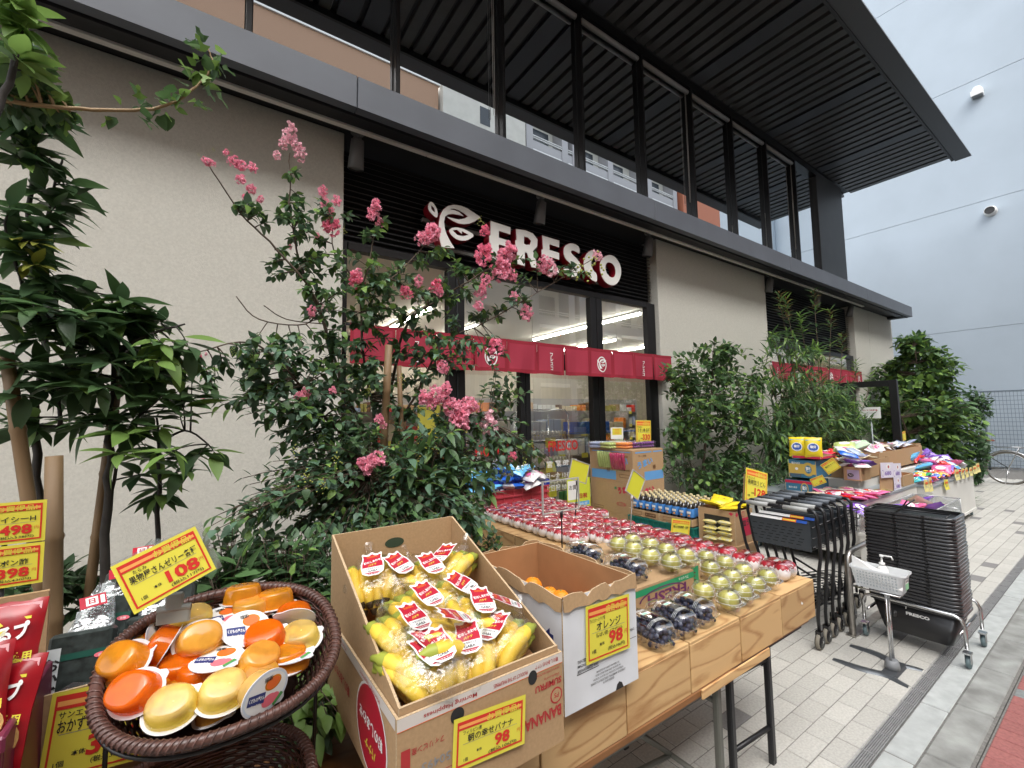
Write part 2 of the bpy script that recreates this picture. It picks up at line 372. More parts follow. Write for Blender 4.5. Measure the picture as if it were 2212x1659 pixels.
panes([(.966, 1.899, .061, 2.219), (.966, 1.899, 2.301, 3.034), (2.081, 3.799, 2.301, 3.034), (4.001, 4.859, 2.301, 3.034), (4.001, 4.859, .061, 2.219), (2.081, 2.739, .081, 2.119), (2.871, 3.799, .081, 2.119)])
bars([(8.035, 8.12, 0, 2.85), (9.9, 10.0, 0, 2.85), (11.9, 12.095, 0, 2.85), (8.13, 9.89, 2.77, 2.85), (10.01, 11.89, 2.77, 2.85), (9.0, 9.07, 0, 2.76)])
panes([(8.121, 8.999, .01, 2.769), (9.071, 9.899, .01, 2.769), (10.001, 11.899, .01, 2.769)])
# upper glass wall: mullions, header, panes, blind rollers
b = MB(); b.box(-7, 10.97, 3.84, 3.98, 6.80, 6.93); sp('header_beam', b, BLK)
b = MB(); b.box(-7, 10.97, 3.84, 3.98, 4.19, 4.26); sp('sill_beam', b, BLK)
mx = [.22+1.213*k for k in range(-5, 9)]
for i, x in enumerate(mx):
    b = MB(); b.bbox(x-.021, x+.021, 3.84, 3.924, 4.2, 6.82, .004); sp('mullion', b, BLK)
    if i+1 < len(mx):
        b = MB(); b.box(x+.03, mx[i+1]-.03, 3.925, 3.93, 4.26, 6.80); sp('upper_pane', b, MIRR)
        if 4 <= i:
            b = MB(); b.tube([(x+.05, 3.88, 6.735), (mx[i+1]-.05, 3.88, 6.735)], .034, 8); sp('blind_roller', b, mat('blind_roller_grey', (.3, .3, .29), .5))
            b = MB(); b.tube([(mx[i+1]-.10, 3.88, 6.72), (mx[i+1]-.10, 3.88, 4.9)], .003, 4); b.tube([(mx[i+1]-.12, 3.88, 6.72), (mx[i+1]-.12, 3.88, 4.9)], .003, 4); i % 3 == 0 and sp('blind_cord', b, LIP)
b = MB(); b.box(9.97, 10.95, 3.925, 3.93, 4.26, 6.80); sp('upper_pane', b, MIRR)
b = MB(); b.bbox(10.97, 12.40, 3.85, 4.25, 4.19, 6.93, .01); sp('column', b, mat('column_grey', (.055, .058, .062), .5, .15, ns=4, na=.1))
# canopy
b = MB(); b.box(-9, 13.0, 2.02, 9.0, 7.02, 7.40); sp('canopy_slab', b, DGREY)
b = MB(); b.box(-9, 13.09, 1.76, 2.01, 6.90, 6.925); sp('canopy_edge_board', b, mat('canopy_edge_grey', (.085, .09, .1), .5, .1))
b = MB(); b.box(-9, 13.0, 2.012, 2.05, 6.885, 7.018); sp('canopy_inner_rail', b, mat('canopy_rail', (.035, .036, .04), .5, .2))
sl = MB(); sl.add([(-.085, 0, 0), (-.07, 0, -.05), (.07, 0, -.05), (.085, 0, 0), (-.085, 1.79, 0), (-.07, 1.79, -.05), (.07, 1.79, -.05), (.085, 1.79, 0)],
                  [(0, 1, 5, 4), (1, 2, 6, 5), (2, 3, 7, 6), (0, 3, 2, 1), (4, 5, 6, 7)]); slm = sl.mesh('canopy_slat', CANO)
fl = MB(); fl.box(-.13, .13, 0, 1.79, -.052, 0); flm = fl.mesh('canopy_flat_panel', mat('canopy_flat', (.06, .065, .075), .45, .2))
x = 12.93; k = 0; flats = (11.15, 8.85, 6.43, 4.05, 1.65, -.75)
while x > -8:
    if any(abs(x-q) < .2 for q in flats):
        part('canopy_flat_panel', None, None, st, me=flm, M=T(x-.05, 2.055-3.9, 7.018)); x -= .33; continue
    part('canopy_slat', None, None, st, me=slm, M=T(x, 2.055-3.9, 7.018)); x -= .215
b = MB()
for i in range(40): b.box(8.4+.0, 13.0, 0, .0, 0, 0) if 0 else None
b.box(12.41, 13.05, 4.0, 9, 6.95, 7.015); sp('canopy_rear_soffit', b, CANO)
# spotlights under the ledge
SPOT = mat('spotlight_grey', (.13, .13, .13), .5, .2); LENS = mat('spotlight_lens', (.3, .3, .3), .15)
sp0 = thing('spotlight', '', 'lamp', (1.0, 3.62, 4.0), 0, 'black cylinder spotlights hanging under the ledge')
b = MB(); b.lathe([(.055, 0), (.055, -.02), (.02, -.025), (.02, -.06)], 14); b.box(-.03, -.018, -.02, .02, -.13, -.05); b.box(.018, .03, -.02, .02, -.13, -.05); part('bracket', b, SPOT, sp0)
hM = T(0, 0, -.1) @ R('X', 13)
b = MB(); b.lathe([(.03, .03), (.052, .02), (.058, -.1), (.062, -.12), (.066, -.21), (.06, -.215)], 18, M=hM, cap=False); b.lathe([(.0, .03), (.03, .03)], 18, M=hM, cap=False); part('lamp_head', b, SPOT, sp0)
b = MB(); b.lathe([(.001, -.2), (.06, -.2)], 18, M=hM, cap=False); part('lens', b, LENS, sp0)
sl_ = ['spotlight above the wall edge left of the shop sign', 'spotlight directly above the F R of the red and white shop sign', 'spotlight at the right end of the louvres by the beige wall', 'spotlight above the left edge of the second window', 'spotlight near the far right end of the ledge', 'small spotlight in the middle above the second window louvres']
sp0['label'] = 'black '+sl_[0]
for (x, i) in ((2.96, 1), (4.78, 2), (8.06, 3), (11.72, 4), (10.0, 5)): dup(sp0, (x, 3.62, 4.0), 0, 'black '+sl_[i])
# =================================================================== SHOP SIGN
def s2(x, y):  # sign trace (photo zoom) -> sign plane
    u = (1640+x*.38879)*.5486; v = (760+y*.38879)*.5486
    d = _r2*((u-1106)/958.66)+_d2*((v-829.5)/958.66)+_f; t = 3.62/d.y; return (d.x*t, EYE+d.z*t)
logo_main = [(248,556),(228,470),(219,380),(222,300),(237,225),(268,165),(315,128),(375,115),(450,125),(520,155),(590,200),(655,245),(600,285),(540,312),(480,318),(420,308),(360,280),(305,240),(360,255),(430,270),(490,258),(525,237),(480,200),(430,172),(380,155),(330,158),(380,170),(430,190),(478,232),(430,222),(370,210),(320,215),(285,240),(275,290),(280,350),(300,420),(335,490),(385,570)]
leafb = [(318,375),(370,345),(440,350),(520,380),(595,430),(540,470),(480,488),(420,480),(360,440)]
leafb_h = [(365,378),(410,372),(460,415),(455,385),(528,425),(470,438),(410,425)]
leafs = [(143,78),(185,120),(215,180),(212,262),(165,225),(120,175),(115,120)]; leafs_h = [(147,120),(178,150),(190,200),(165,185),(150,160)]
LET = {'F': [[(748,278),(955,345),(953,418),(833,380),(833,452),(948,488),(948,556),(833,522),(833,685),(748,660),(750,510),(735,505),(735,430),(748,432)]],
 'R': [[(1005,360),(1100,372),(1180,405),(1228,470),(1225,540),(1180,590),(1235,770),(1165,755),(1120,610),(1095,600),(1095,745),(1015,722),(1015,545),(1000,540),(1000,475),(1012,478)], [(1087,440),(1130,450),(1160,485),(1150,525),(1110,525),(1087,515)]],
 'E': [[(1272,425),(1448,480),(1446,548),(1345,515),(1345,575),(1446,608),(1446,678),(1345,645),(1345,728),(1450,762),(1450,832),(1280,775),(1282,640),(1265,635),(1265,570),(1280,572)]],
 'S': [[(1655,618),(1652,545),(1600,508),(1540,505),(1495,540),(1485,600),(1505,665),(1560,715),(1592,752),(1588,785),(1545,782),(1490,738),(1488,812),(1530,848),(1590,857),(1640,835),(1668,785),(1660,715),(1620,660),(1575,620),(1560,592),(1578,575),(1610,588)]],
 'C': [[(1808,572),(1760,575),(1715,620),(1690,690),(1695,770),(1730,845),(1790,895),(1830,910),(1828,822),(1790,790),(1768,730),(1772,675),(1810,640)]],
 'O': [smooth_poly([(1945,615),(2010,640),(2060,710),(2080,800),(2057,890),(2010,942),(1950,937),(1890,885),(1850,775),(1862,670)], 2), smooth_poly([(1955,698),(2000,725),(2020,790),(2008,850),(1970,860),(1930,825),(1908,765),(1920,710)], 2)]}
SIGNR = mat('sign_crimson_side', (.2, .004, .012), .35); SIGNW = mat('sign_white_face', (.74, .73, .69), .3)
sg = thing('shop_sign', 'big white and crimson store sign with leaf emblem and the word FRESCO', 'sign', (3, 3.7, 3.3))
SGM = Matrix(((1, 0, 0, 0), (0, 0, 1, 0), (0, 1, 0, 0), (0, 0, 0, 1)))   # x,y -> x,z
def letter(name, polys):
    pp = [[s2(*q) for q in p] for p in polys]; cx = sum(p[0] for p in pp[0])/len(pp[0]); cz = sum(p[1] for p in pp[0])/len(pp[0])
    me = curve_mesh(pp, .05); me.transform(Matrix.Translation((0, 3.675, 0)) @ SGM); me.materials.append(SIGNR)
    me.transform(sg.matrix_basis.inverted()); o = part(name, None, None, sg, me=me)
    me2 = curve_mesh(pp, .004); c = Matrix.Translation((cx, cz, 0)) @ SC(.965, .965, 1) @ Matrix.Translation((-cx, -cz, 0))
    me2 = curve_mesh([[((x-cx)*.97+cx, (z-cz)*.97+cz) for x, z in p] if i == 0 else p for i, p in enumerate(pp)], .004)
    me2.transform(Matrix.Translation((0, 3.621, 0)) @ SGM); me2.materials.append(SIGNW); me2.transform(sg.matrix_basis.inverted()); part(name+'_face' if 0 else 'face', None, None, o, me=me2)
letter('emblem', [logo_main]); letter('emblem_leaf', [smooth_poly(leafb), leafb_h]); letter('emblem_leaf', [smooth_poly(leafs), leafs_h])
for ch in 'FRESCO': letter('letter', [LET[ch][0] if ch in 'FREO' else smooth_poly(LET[ch][0])]+LET[ch][1:])
b = MB(); b.box(1.62, 4.15, 3.72, 3.75, 3.42, 3.455); b.box(1.62, 4.15, 3.72, 3.75, 3.19, 3.22)
for x in (1.8, 2.5, 3.2, 3.9): b.box(x, x+.02, 3.75, 3.80, 3.2, 3.45)
part('mounting_rail', b, mat('sign_rail', (.12, .12, .11), .5, .3), sg, world=True)
# emblem + katakana for the curtains, as flat print (normalised to unit height)
_l = [[s2(*q) for q in p] for p in (logo_main, smooth_poly(leafb), leafb_h, smooth_poly(leafs), leafs_h)]
_x0 = min(p[0] for p in _l[3]); _x1 = max(p[0] for p in _l[0]); _z0 = min(p[1] for p in _l[0]); _z1 = max(p[1] for p in _l[3]); _s = 1/(_z1-_z0)
LOGO = [[((x-(_x0+_x1)/2)*_s, (z-(_z0+_z1)/2)*_s) for x, z in p] for p in _l]
logo_me = curve_mesh(LOGO, 0)
# =================================================================== NOREN CURTAINS
CLOTH = mat('red_curtain_cloth', (.38, .03, .06), .8, ns=500, na=.1, trans=.12); HEM = mat('curtain_hem', (.27, .01, .026), .85)
def noren(x0, x1, z0, z1, y, n, label, motif):
    t = thing('door_curtain', label, 'curtain', ((x0+x1)/2, y, z1))
    w = (x1-x0)/n; R_ = random.Random(n)
    b = MB(); b.tube([(x0-.03, y, z1-.012), (x1+.03, y, z1-.012)], .011, 8); part('rod', b, BLK, t, world=True)
    for i in range(n):
        a, c = x0+i*w+.0035, x0+(i+1)*w-.0035; ph = R_.uniform(0, 6); am = R_.uniform(.006, .013); sg_ = R_.uniform(-.012, .012)
        def yy(u, v): return y-.016+am*v*sin(ph+u*7+v*2)+.004*sin(u*23+ph)*v+sg_*v*u
        b = MB(); NU, NV = 14, 9; vs = []
        for side in (0, .003):
            for jv in range(NV+1):
                for iu in range(NU+1):
                    u, v = iu/NU, jv/NV; vs.append((a+(c-a)*u+.004*v*sin(ph+v*3), yy(u, v)+side, z1-(z1-z0)*v+(.003*sin(ph+u*5) if v == 1 else 0)-.004*sin(u*pi)*(1-v)))
        N1 = (NU+1)*(NV+1)
        for jv in range(NV):
            for iu in range(NU):
                p = jv*(NU+1)+iu; b.add([], [])
                b.f.append((p, p+NU+1, p+NU+2, p+1)); b.m.append(1 if jv in (0, NV-1) or iu in (0, NU-1) else 0); b.s.append(True)
                b.f.append((N1+p, N1+p+1, N1+p+NU+2, N1+p+NU+1)); b.m.append(0); b.s.append(True)
        b.v = vs; pn = part('curtain_panel', b, [CLOTH, HEM], t, world=True)
        k = motif[i % len(motif)]
        if k:
            pr = MB(); cx = (a+c)/2
            if k == 'e':
                me = curve_mesh([[(.072*cos(q*pi/16), .092*sin(q*pi/16)) for q in range(32)], [(.06*cos(q*pi/16), .079*sin(q*pi/16)) for q in range(32)]], 0)
                vv = [v.co.copy() for v in me.vertices]; ff = [tuple(p.vertices) for p in me.polygons]; L1 = len(vv)
                vv += [Vector((v.co.x*.105, v.co.y*.105, 0)) for v in logo_me.vertices]; ff += [tuple(q+L1 for q in p.vertices) for p in logo_me.polygons]; cz = (z0+z1)/2-.02
            else:
                me = text_mesh('フレスコ', None, .19*(z1-z0)/.34, 0, .03, True); vv = [v.co.copy() for v in me.vertices]; ff = [tuple(p.vertices) for p in me.polygons]; cz = (z0+z1)/2-.03
            out = []
            for v in vv:
                X_, Z_ = cx+v.x, cz+v.y; out.append((X_, yy((X_-a)/(c-a), (z1-Z_)/(z1-z0))-.0035, Z_))
            pr.add(out, ff); part('lettering', pr, WHITE, pn, M=None, me=pr.mesh('lettering', WHITE, t.matrix_basis.inverted()))
    return t
noren(.95, 5.12, 2.045, 2.375, 3.62, 11, 'long red split curtain with white emblems hanging across the main shop entrance', [0, 'k', 0, 'e', 0, 'k', 0, 'e', 0, 'k', 0])
noren(8.0, 12.15, 2.15, 2.48, 3.66, 11, 'second red split curtain over the far window behind the tall shrubs', ['k', 0, 'e', 0])
# =================================================================== INTERIOR
CEIL = mat('shop_ceiling', (.7, .67, .58), .8); IW = mat('shop_back_wall', (.62, .56, .46), .8, ns=3, na=.1, stretch=(8, 8, .3)); TUBE = mat('lit_tube', (1, .97, .9), .5, emit=13)
b = MB(); b.box(-.5, 12.4, 3.95, 12.5, 3.25, 3.3); sp('shop_ceiling', b, CEIL)
b = MB(); b.box(-.6, -.5, 3.95, 12.5, 0, 3.25); b.box(-.5, 12.4, 9.6, 9.7, 0, 3.25); b.box(12.4, 12.5, 3.95, 12.5, 0, 3.25); sp('shop_inner_wall', b, IW)
b = MB(); b.box(-.5, 12.4, 3.7, 9.6, -.01, .004); sp('shop_floor', b, mat('shop_floor', (.42, .4, .36), .3, ns=5, na=.1))
tb = thing('ceiling_lamp', 'long lit ceiling tube inside the shop seen through the right transom window', 'lamp', (5.3, 6, 3.2), 0, 'lit tube lamps on the shop ceiling')
b = MB(); b.box(-.04, .04, -1.4, 1.4, .022, .05); part('housing', b, WHITE, tb)
b = MB(); b.tube([(0, -1.38, 0), (0, 1.38, 0)], .02, 8); part('tube', b, TUBE, tb)
for x, y, l in ((5.67, 5.9, 'long lit ceiling tube inside the shop behind the middle and right transom windows'), (2.7, 7.3, 'lit ceiling tube inside the shop behind the left transom window, farther back'), (3.9, 8.0, 'far lit ceiling tube deep inside the shop'), (8.6, 6.5, 'lit ceiling tube inside the shop behind the second window'), (7.2, 7.8, 'lit ceiling tube deep inside behind the beige wall section')):
    dup(tb, (x, y, 3.2), 0, l)
tb.location = (10.6, 6.2, 3.2); tb['label'] = 'lit ceiling tube at the far right end of the shop interior'
# =================================================================== NEIGHBOUR WALL + FENCE
GW = mat('pale_blue_grey_render', (.43, .5, .565), .8, ns=.8, na=.06, bs=7, bst=.35, nd=8)
nb = thing('grey_building', 'tall windowless pale blue grey building at the end of the forecourt', 'building', (18, 2, 0))
XW = 18.0; gz = [0, 3.875, 7.48, 11.06, 14.6, 18.2, 21.8]
for z0, z1 in zip(gz[:-1], gz[1:]):
    b = MB(); b.bbox(XW, XW+6, -1.05 if 0 else .05, 14, z0+.004, z1-.008, .003); part('wall_panel', b, GW, nb, world=True)
b = MB(); b.box(XW+.03, XW+6, .06, 14, 0, 21.8); part('wall_core', b, mat('render_groove', (.38, .43, .48), .9), nb, world=True)
for z0, z1 in zip(gz[:-1], gz[1:]):
    b = MB(); b.bbox(XW-.22, XW+6, -2, .045, z0+.2, z1+.18, .01); part('bay_panel', b, GW, nb, world=True)
c1 = thing('vent_hood', 'upper white vent hood on the pale blue grey wall', 'vent', (0, 0, 0))
def onwall(u, v, x=XW):
    d = _r2*((u-1106)/958.66)+_d2*((v-829.5)/958.66)+_f; t = x/d.x; return Vector((x, d.y*t, EYE+d.z*t))
c1.location = onwall(2112, 200)
b = MB(); b.lathe([(.0, 0), (.17, 0), (.19, -.05), (.17, -.2), (.1, -.27), (0, -.29)], 16, M=SC(.75) @ R('Y', 90), cap=False, sy=.9); b.box(-.22, 0, -.12, .12, -.15, .0); part('hood', b, WHITE, c1)
b = MB(); b.box(-.2, -.02, -.1, .1, -.165, -.151); part('grille', b, GREYP, c1)
c2 = thing('vent_cowl', 'lower round white vent with dark mouth on the pale blue grey wall', 'vent', onwall(2140, 457))
b = MB(); b.lathe([(.17, 0), (.2, -.08), (.17, -.2), (.15, -.22)], 18, M=SC(.7) @ R('Y', 90), cap=False); b.lathe([(0, -.02), (.2, 0)], 18, M=SC(.7) @ R('Y', 90), cap=False); part('cowl', b, WHITE, c2)
b = MB(); b.lathe([(0, -.19), (.155, -.2)], 18, M=SC(.7) @ R('Y', 90) @ T(-.02, 0, 0), cap=False); part('mouth', b, BLACK, c2)
fw = MB(); FM = mat('grey_mesh_fence', (.16, .2, .24), .5, .3)
fn = thing('mesh_fence', 'tall grey welded mesh fence in front of the pale wall behind the bicycle', 'fence', (17, 2, 0))
for i in range(6):
    y = -.5+i*1.0
    b = MB(); b.tube([(17.0, y, 0), (17.0, y, 2.08)], .024, 6); part('post', b, FM, fn, world=True)
for i in range(84): y = -.9+i*.065; fw.box(16.997, 17.003, y-.0035, y+.0035, .05, 2.05)
for i in range(19): z = .05+i*.11; fw.box(16.990, 16.997, -.95, 4.6, z-.005, z+.005)
fw.tube([(16.97, -.95, 2.06), (16.97, 4.6, 2.06)], .016, 5); part('mesh_wires', fw, FM, fn, world=True)
# =================================================================== ACROSS THE STREET (seen mirrored in the glass)
YB = -14.2
BRW = mat('brown_tile_wall', (.42, .26, .17), .8, ns=60, na=.2, stretch=(1, 1, 4)); CREAM = mat('cream_wall', (.62, .6, .54), .8, ns=2, na=.08); TILEG = mat('grey_tile', (.42, .41, .42), .6); DW = mat('opposite_window', (.05, .06, .07), .15)
br = thing('brick_building', 'brown brick tiled building across the street mirrored in the upper glass', 'building', (0, YB, 0))
b = MB(); b.box(-22, 10.6, YB-8, YB, 0, 20.6); part('wall', b, BRW, br, world=True)
b = MB(); b.box(-22, 10.7, YB-.1, YB+.1, 20.6, 20.95); part('parapet', b, WHITE, br, world=True)
b = MB(); b.box(-22, 10.62, YB, YB+.06, 17.6, 18.5); b.box(-22, 10.62, YB, YB+.06, 11, 11.9); b.box(-22, 10.62, YB, YB+.06, 5, 5.9); part('tile_band', b, GREYP, br, world=True)
for k in range(12): b = MB(); b.box(-20+k*2.5, -18.6+k*2.5, YB, YB+.02, 13, 15); part('window', b, DW, br, world=True)
cb_ = thing('cream_building', 'plain cream building with narrow windows across the street mirrored in the glass', 'building', (13, YB, 0))
b = MB(); b.box(10.75, 16.6, YB-8, YB+.3, 0, 24); part('wall', b, CREAM, cb_, world=True)
for z in (7, 10, 13, 16, 19.2): b = MB(); b.box(13.2, 13.9, YB+.3, YB+.32, z, z+1.1); part('window', b, DW, cb_, world=True)
ap = thing('apartment_block', 'grey apartment block with tiled columns and balconies mirrored in the shop glass', 'building', (25, YB, 0))
b = MB(); b.box(16.7, 33.5, YB-8, YB-1, 0, 24); part('wall', b, CREAM, ap, world=True)
for x in (16.9, 20.0, 21.0, 24.6, 28.2, 29.2, 32.6):
    b = MB(); b.box(x, x+.55, YB-1, YB, 0, 24); part('column', b, TILEG, ap, world=True)
for z in (3.6, 7.4, 10.7, 14, 16.2, 19.2, 22.2):
    b = MB(); b.box(16.9, 33, YB-1, YB-.05, z-.12, z+.12); part('balcony_slab', b, WHITE, ap, world=True)
    b = MB(); b.box(16.9, 33, YB-.12, YB-.06, z+.15, z+.7); part('balcony_panel', b, TILEG, ap, world=True)
    b = MB(); b.box(16.9, 33, YB-.12, YB-.02, z+.85, z+.9); b.box(16.9, 33, YB-.12, YB-.02, z+1.0, z+1.05); part('balcony_rail', b, WHITE, ap, world=True)
    for x in (17.8, 22.2, 25.6, 30.2): b = MB(); b.box(x, x+1.8, YB-.99, YB-.97, z+.3, z+2.3); part('window', b, DW, ap, world=True)
ob = thing('orange_building', 'orange tiled building far along the opposite side of the street', 'building', (40, YB, 0))
b = MB(); b.box(33.7, 52, YB-8, YB+.2, 0, 22); part('wall', b, mat('orange_tile', (.5, .17, .09), .7), ob, world=True)
for z in (4, 8, 12, 16):
    for x in (35, 39, 43): b = MB(); b.box(x, x+1.6, YB+.2, YB+.23, z, z+1.6); part('window', b, DW, ob, world=True)
# =================================================================== PLANTS
def at(u, v, Y):
    """photo pixel -> point on the vertical plane at depth Y"""
    d = _r2*((u-1106)/958.66)+_d2*((v-829.5)/958.66)+_f; t = Y/d.y; return Vector((d.x*t, Y, EYE+d.z*t))
def atz(u, v, Z):
    d = _r2*((u-1106)/958.66)+_d2*((v-829.5)/958.66)+_f; t = (Z-EYE)/d.z; return Vector((d.x*t, d.y*t, Z))
def leafgeo(L, Wd, bend=.25, fold=.25, shape='lance', seg=4):
    """leaf along +y, face up +z; returns verts, faces"""
    prof = {'lance': lambda t: (sin(pi*t**.8))**1.0*(1-.25*t), 'ovate': lambda t: sin(pi*min(1, t)**.62)**.8, 'round': lambda t: sin(pi*t**.75)**.6,
            'ivy': lambda t: (.95 if t < .35 else .45+.3*sin(9*t))*(1-t**3)*min(1, t*9)}[shape]
    vs = []; 
    for i in range(seg+1):
        t = i/seg; w = Wd*.5*prof(t) if 0 < i < seg else 0; y = L*t*(1-.12*bend*t); z = -L*bend*t*t
        vs.append((0, y, z))
        if 0 < i < seg: vs += [(-w, y, z+w*fold), (w, y, z+w*fold)]
    f = [(0, 1, 2), (0, 3, 1)]
    idx = lambda i: 1+3*(i-1)
    for i in range(1, seg-1): a, b = idx(i), idx(i+1); f += [(a, b, b+1, a+1), (a, a+2, b+2, b)]
    a = idx(seg-1); tip = len(vs)-1; f += [(a, tip, a+1), (a, a+2, tip)]
    # reorder faces of the first triangles so that normals point up
    f[0] = (0, 1, 2); f[1] = (0, 3, 1)
    return vs, f
def leafmat(name, c, rough=.35, trans=.3, isl=.35): return mat(name, c, rough, isl=isl, trans=trans, spec=.45)
LF_DARK = leafmat('leaf_dark_glossy', (.065, .125, .055), .42, .3); LF_MID = leafmat('leaf_mid_green', (.085, .165, .06), .45); LF_LIGHT = leafmat('leaf_fresh_green', (.19, .32, .075), .5, .35)
LF_YEL = leafmat('leaf_young_yellow', (.32, .34, .06), .5, .3); LF_BLUE = leafmat('leaf_blue_green', (.10, .18, .115), .5, .2); LF_RED = leafmat('leaf_bronze_tip', (.2, .14, .05), .5, .2)
BARK = mat('bark_brown', (.09, .065, .045), .85, ns=30, na=.3, bs=80, bst=.6, stretch=(1, 1, .25)); BARKD = mat('bark_dark', (.04, .035, .03), .8, ns=20, na=.3); STEMG = mat('stem_green', (.12, .15, .05), .6)
CANE = mat('bamboo_stake', (.2, .125, .06), .6, ns=14, na=.35, bs=40, bst=.3, stretch=(1, 1, .2)); TIE = mat('twine', (.05, .035, .02), .9)
def lmat(p, d, roll, up=Vector((0, 0, 1))):
    d = d.normalized(); x = d.cross(up)
    if x.length < 1e-4: x = Vector((1, 0, 0))
    x.normalize(); z = x.cross(d); q = Matrix.Rotation(roll, 3, d); x = q @ x; z = q @ z
    return Matrix(((x.x, d.x, z.x, p.x), (x.y, d.y, z.y, p.y), (x.z, d.z, z.z, p.z), (0, 0, 0, 1)))
class Plant:
    def __init__(s, name, label, cat, loc, seed, leaf, mats, group=None, bark=None):
        s.t = thing(name, label, cat, loc, 0, group); s.r = random.Random(seed); s.nodes = []; s.wood = MB(); s.wmat = bark or BARK
        s.leafv = leaf; s.mats = mats; s.fol = MB(); s.pick = []; s.tw = MB()
    def stem(s, pts, r0, r1, n=7, sep=True):
        P = [Vector(p) for p in pts]; Q = []
        for i in range(len(P)-1):
            k = 5
            for j in range(k):
                t = j/k; a = P[max(i-1, 0)]; b = P[i]; c = P[i+1]; d = P[min(i+2, len(P)-1)]
                Q.append(.5*((2*b)+(-a+c)*t+(2*a-5*b+4*c-d)*t*t+(-a+3*b-3*c+d)*t**3))
        Q.append(P[-1]); rr = [r0+(r1-r0)*i/(len(Q)-1) for i in range(len(Q))]
        Q = [q+Vector((s.r.uniform(-1, 1), s.r.uniform(-1, 1), 0))*min(.006, rr[0]*.4) if 0 < i < len(Q)-1 else q for i, q in enumerate(Q)]
        s.nodes += Q
        if sep: b = MB(); b.tube(Q, rr, n); part('trunk' if r0 > .012 else 'branch', b, s.wmat, s.t, world=True)
        else: s.wood.tube(Q, rr, n)
        return Q
    def leaf(s, p, d, sc, mi=None, roll=None):
        m = mi if mi is not None else s.r.choices(range(len(s.mats)), s.wts)[0]
        k = s.r.randrange(len(s.leafv)); X = lmat(p, d, s.r.uniform(-.5, .5) if roll is None else roll) @ SC(sc)
        s.pick.append((p, m, k, X))
    def twig(s, tip, nl=9, ls=1., r=.0022, droop=.1, span=.6, mi=None, base=None, spread=1.0, start=None):
        tip = Vector(tip)
        if start is None:
            best = min(s.nodes, key=lambda q: (q-tip).length+ (.6 if q.z > tip.z else 0)*(q.z-tip.z)) if s.nodes else tip-Vector((0, 0, .2))
        else: best = start
        dv = tip-best
        if dv.length > .55: best = tip-dv.normalized()*(.45+.1*s.r.random()) if start is None and dv.length > 1.2 else best
        dv = tip-best; L = dv.length; mid = best+dv*.5+Vector((0, 0, L*droop))+Vector((s.r.uniform(-.1, .1), s.r.uniform(-.1, .1), 0))*L
        pts = [best.lerp(mid, t).lerp(mid.lerp(tip, t), t) for t in [i/6 for i in range(7)]]
        s.tw.tube(pts, [r*(1.6-.9*i/6) for i in range(7)], 4)
        for i in range(nl):
            t = 1-span*(i/nl)**1.0; a = best.lerp(mid, t).lerp(mid.lerp(tip, t), t); ax = (mid.lerp(tip, t)-best.lerp(mid, t)); ax = ax.normalized() if ax.length > 1e-5 else Vector((0, 0, 1))
            sd = ax.orthogonal().normalized(); sd = Matrix.Rotation(i*2.4+s.r.uniform(-.4, .4), 3, ax) @ sd
            if getattr(s, 'flat', 0): sd = Vector((sd.x, sd.y, sd.z*.35)).normalized()
            if i == 0: d = ax+sd*.2
            else: d = ax*.5+sd*spread+Vector((0, 0, -.12))
            s.leaf(a, d, ls*s.r.uniform(.7, 1.15), mi)
        return pts
    def blob(s, u, v, ru, rv, Y, dY, n, ls=1., nl=8, droop=.1, mi=None, wts=None, span=.6, r=.002, spread=1.):
        if wts: s.wts = wts
        c = at(u, v, Y); k = abs(at(u+10, v, Y).x-c.x)/10; kz = abs(at(u, v+10, Y).z-c.z)/10
        for _ in range(n):
            while 1:
                a, b, e = s.r.uniform(-1, 1), s.r.uniform(-1, 1), s.r.uniform(-1, 1)
                if a*a+b*b+e*e < 1: break
            s.twig(c+Vector((a*ru*k, e*dY, -b*rv*kz)), nl, ls, r, droop, span, mi, spread=spread)
    def done(s, named=150, camdist=True):
        for o, mm in ((s.tw, s.wmat), (s.wood, s.wmat)):
            if o.v: part('twigs', o, mm, s.t, world=True, kind='stuff')
        C_ = Vector((0, 0, EYE)); s.pick.sort(key=lambda q: (q[0]-C_).length)
        inv = s.t.matrix_basis.inverted(); sh = {}
        vis = [q for q in s.pick if q[0].z < 3.6 and q[0].y > .2 and q[0].x > -q[0].y*.3]
        step = 1; chosen = set(id(q) for q in vis[:named])
        for q in s.pick:
            p, m, k, X = q
            if id(q) in chosen:
                if (m, k) not in sh: b = MB(); b.add(*s.leafv[k], 0, None, True); sh[m, k] = b.mesh('leaf', s.mats[m])
                part('leaf', None, None, s.t, me=sh[m, k], M=inv @ X)
            else: s.fol.add(s.leafv[k][0], s.leafv[k][1], m, X, True)
        if s.fol.v: part('foliage', s.fol, s.mats, s.t, world=True, kind='stuff')
        return s.t
# ---------------- planting bed
SOIL = mat('planting_soil', (.05, .04, .03), .95, ns=20, na=.4, bs=50, bst=1)
b = MB(); b.box(-7, 1.9, 2.3, 3.69, -.05, .12); b.box(5.0, 14.6, 3.0, 3.69, -.05, .1); struct('planting_bed', b, SOIL)
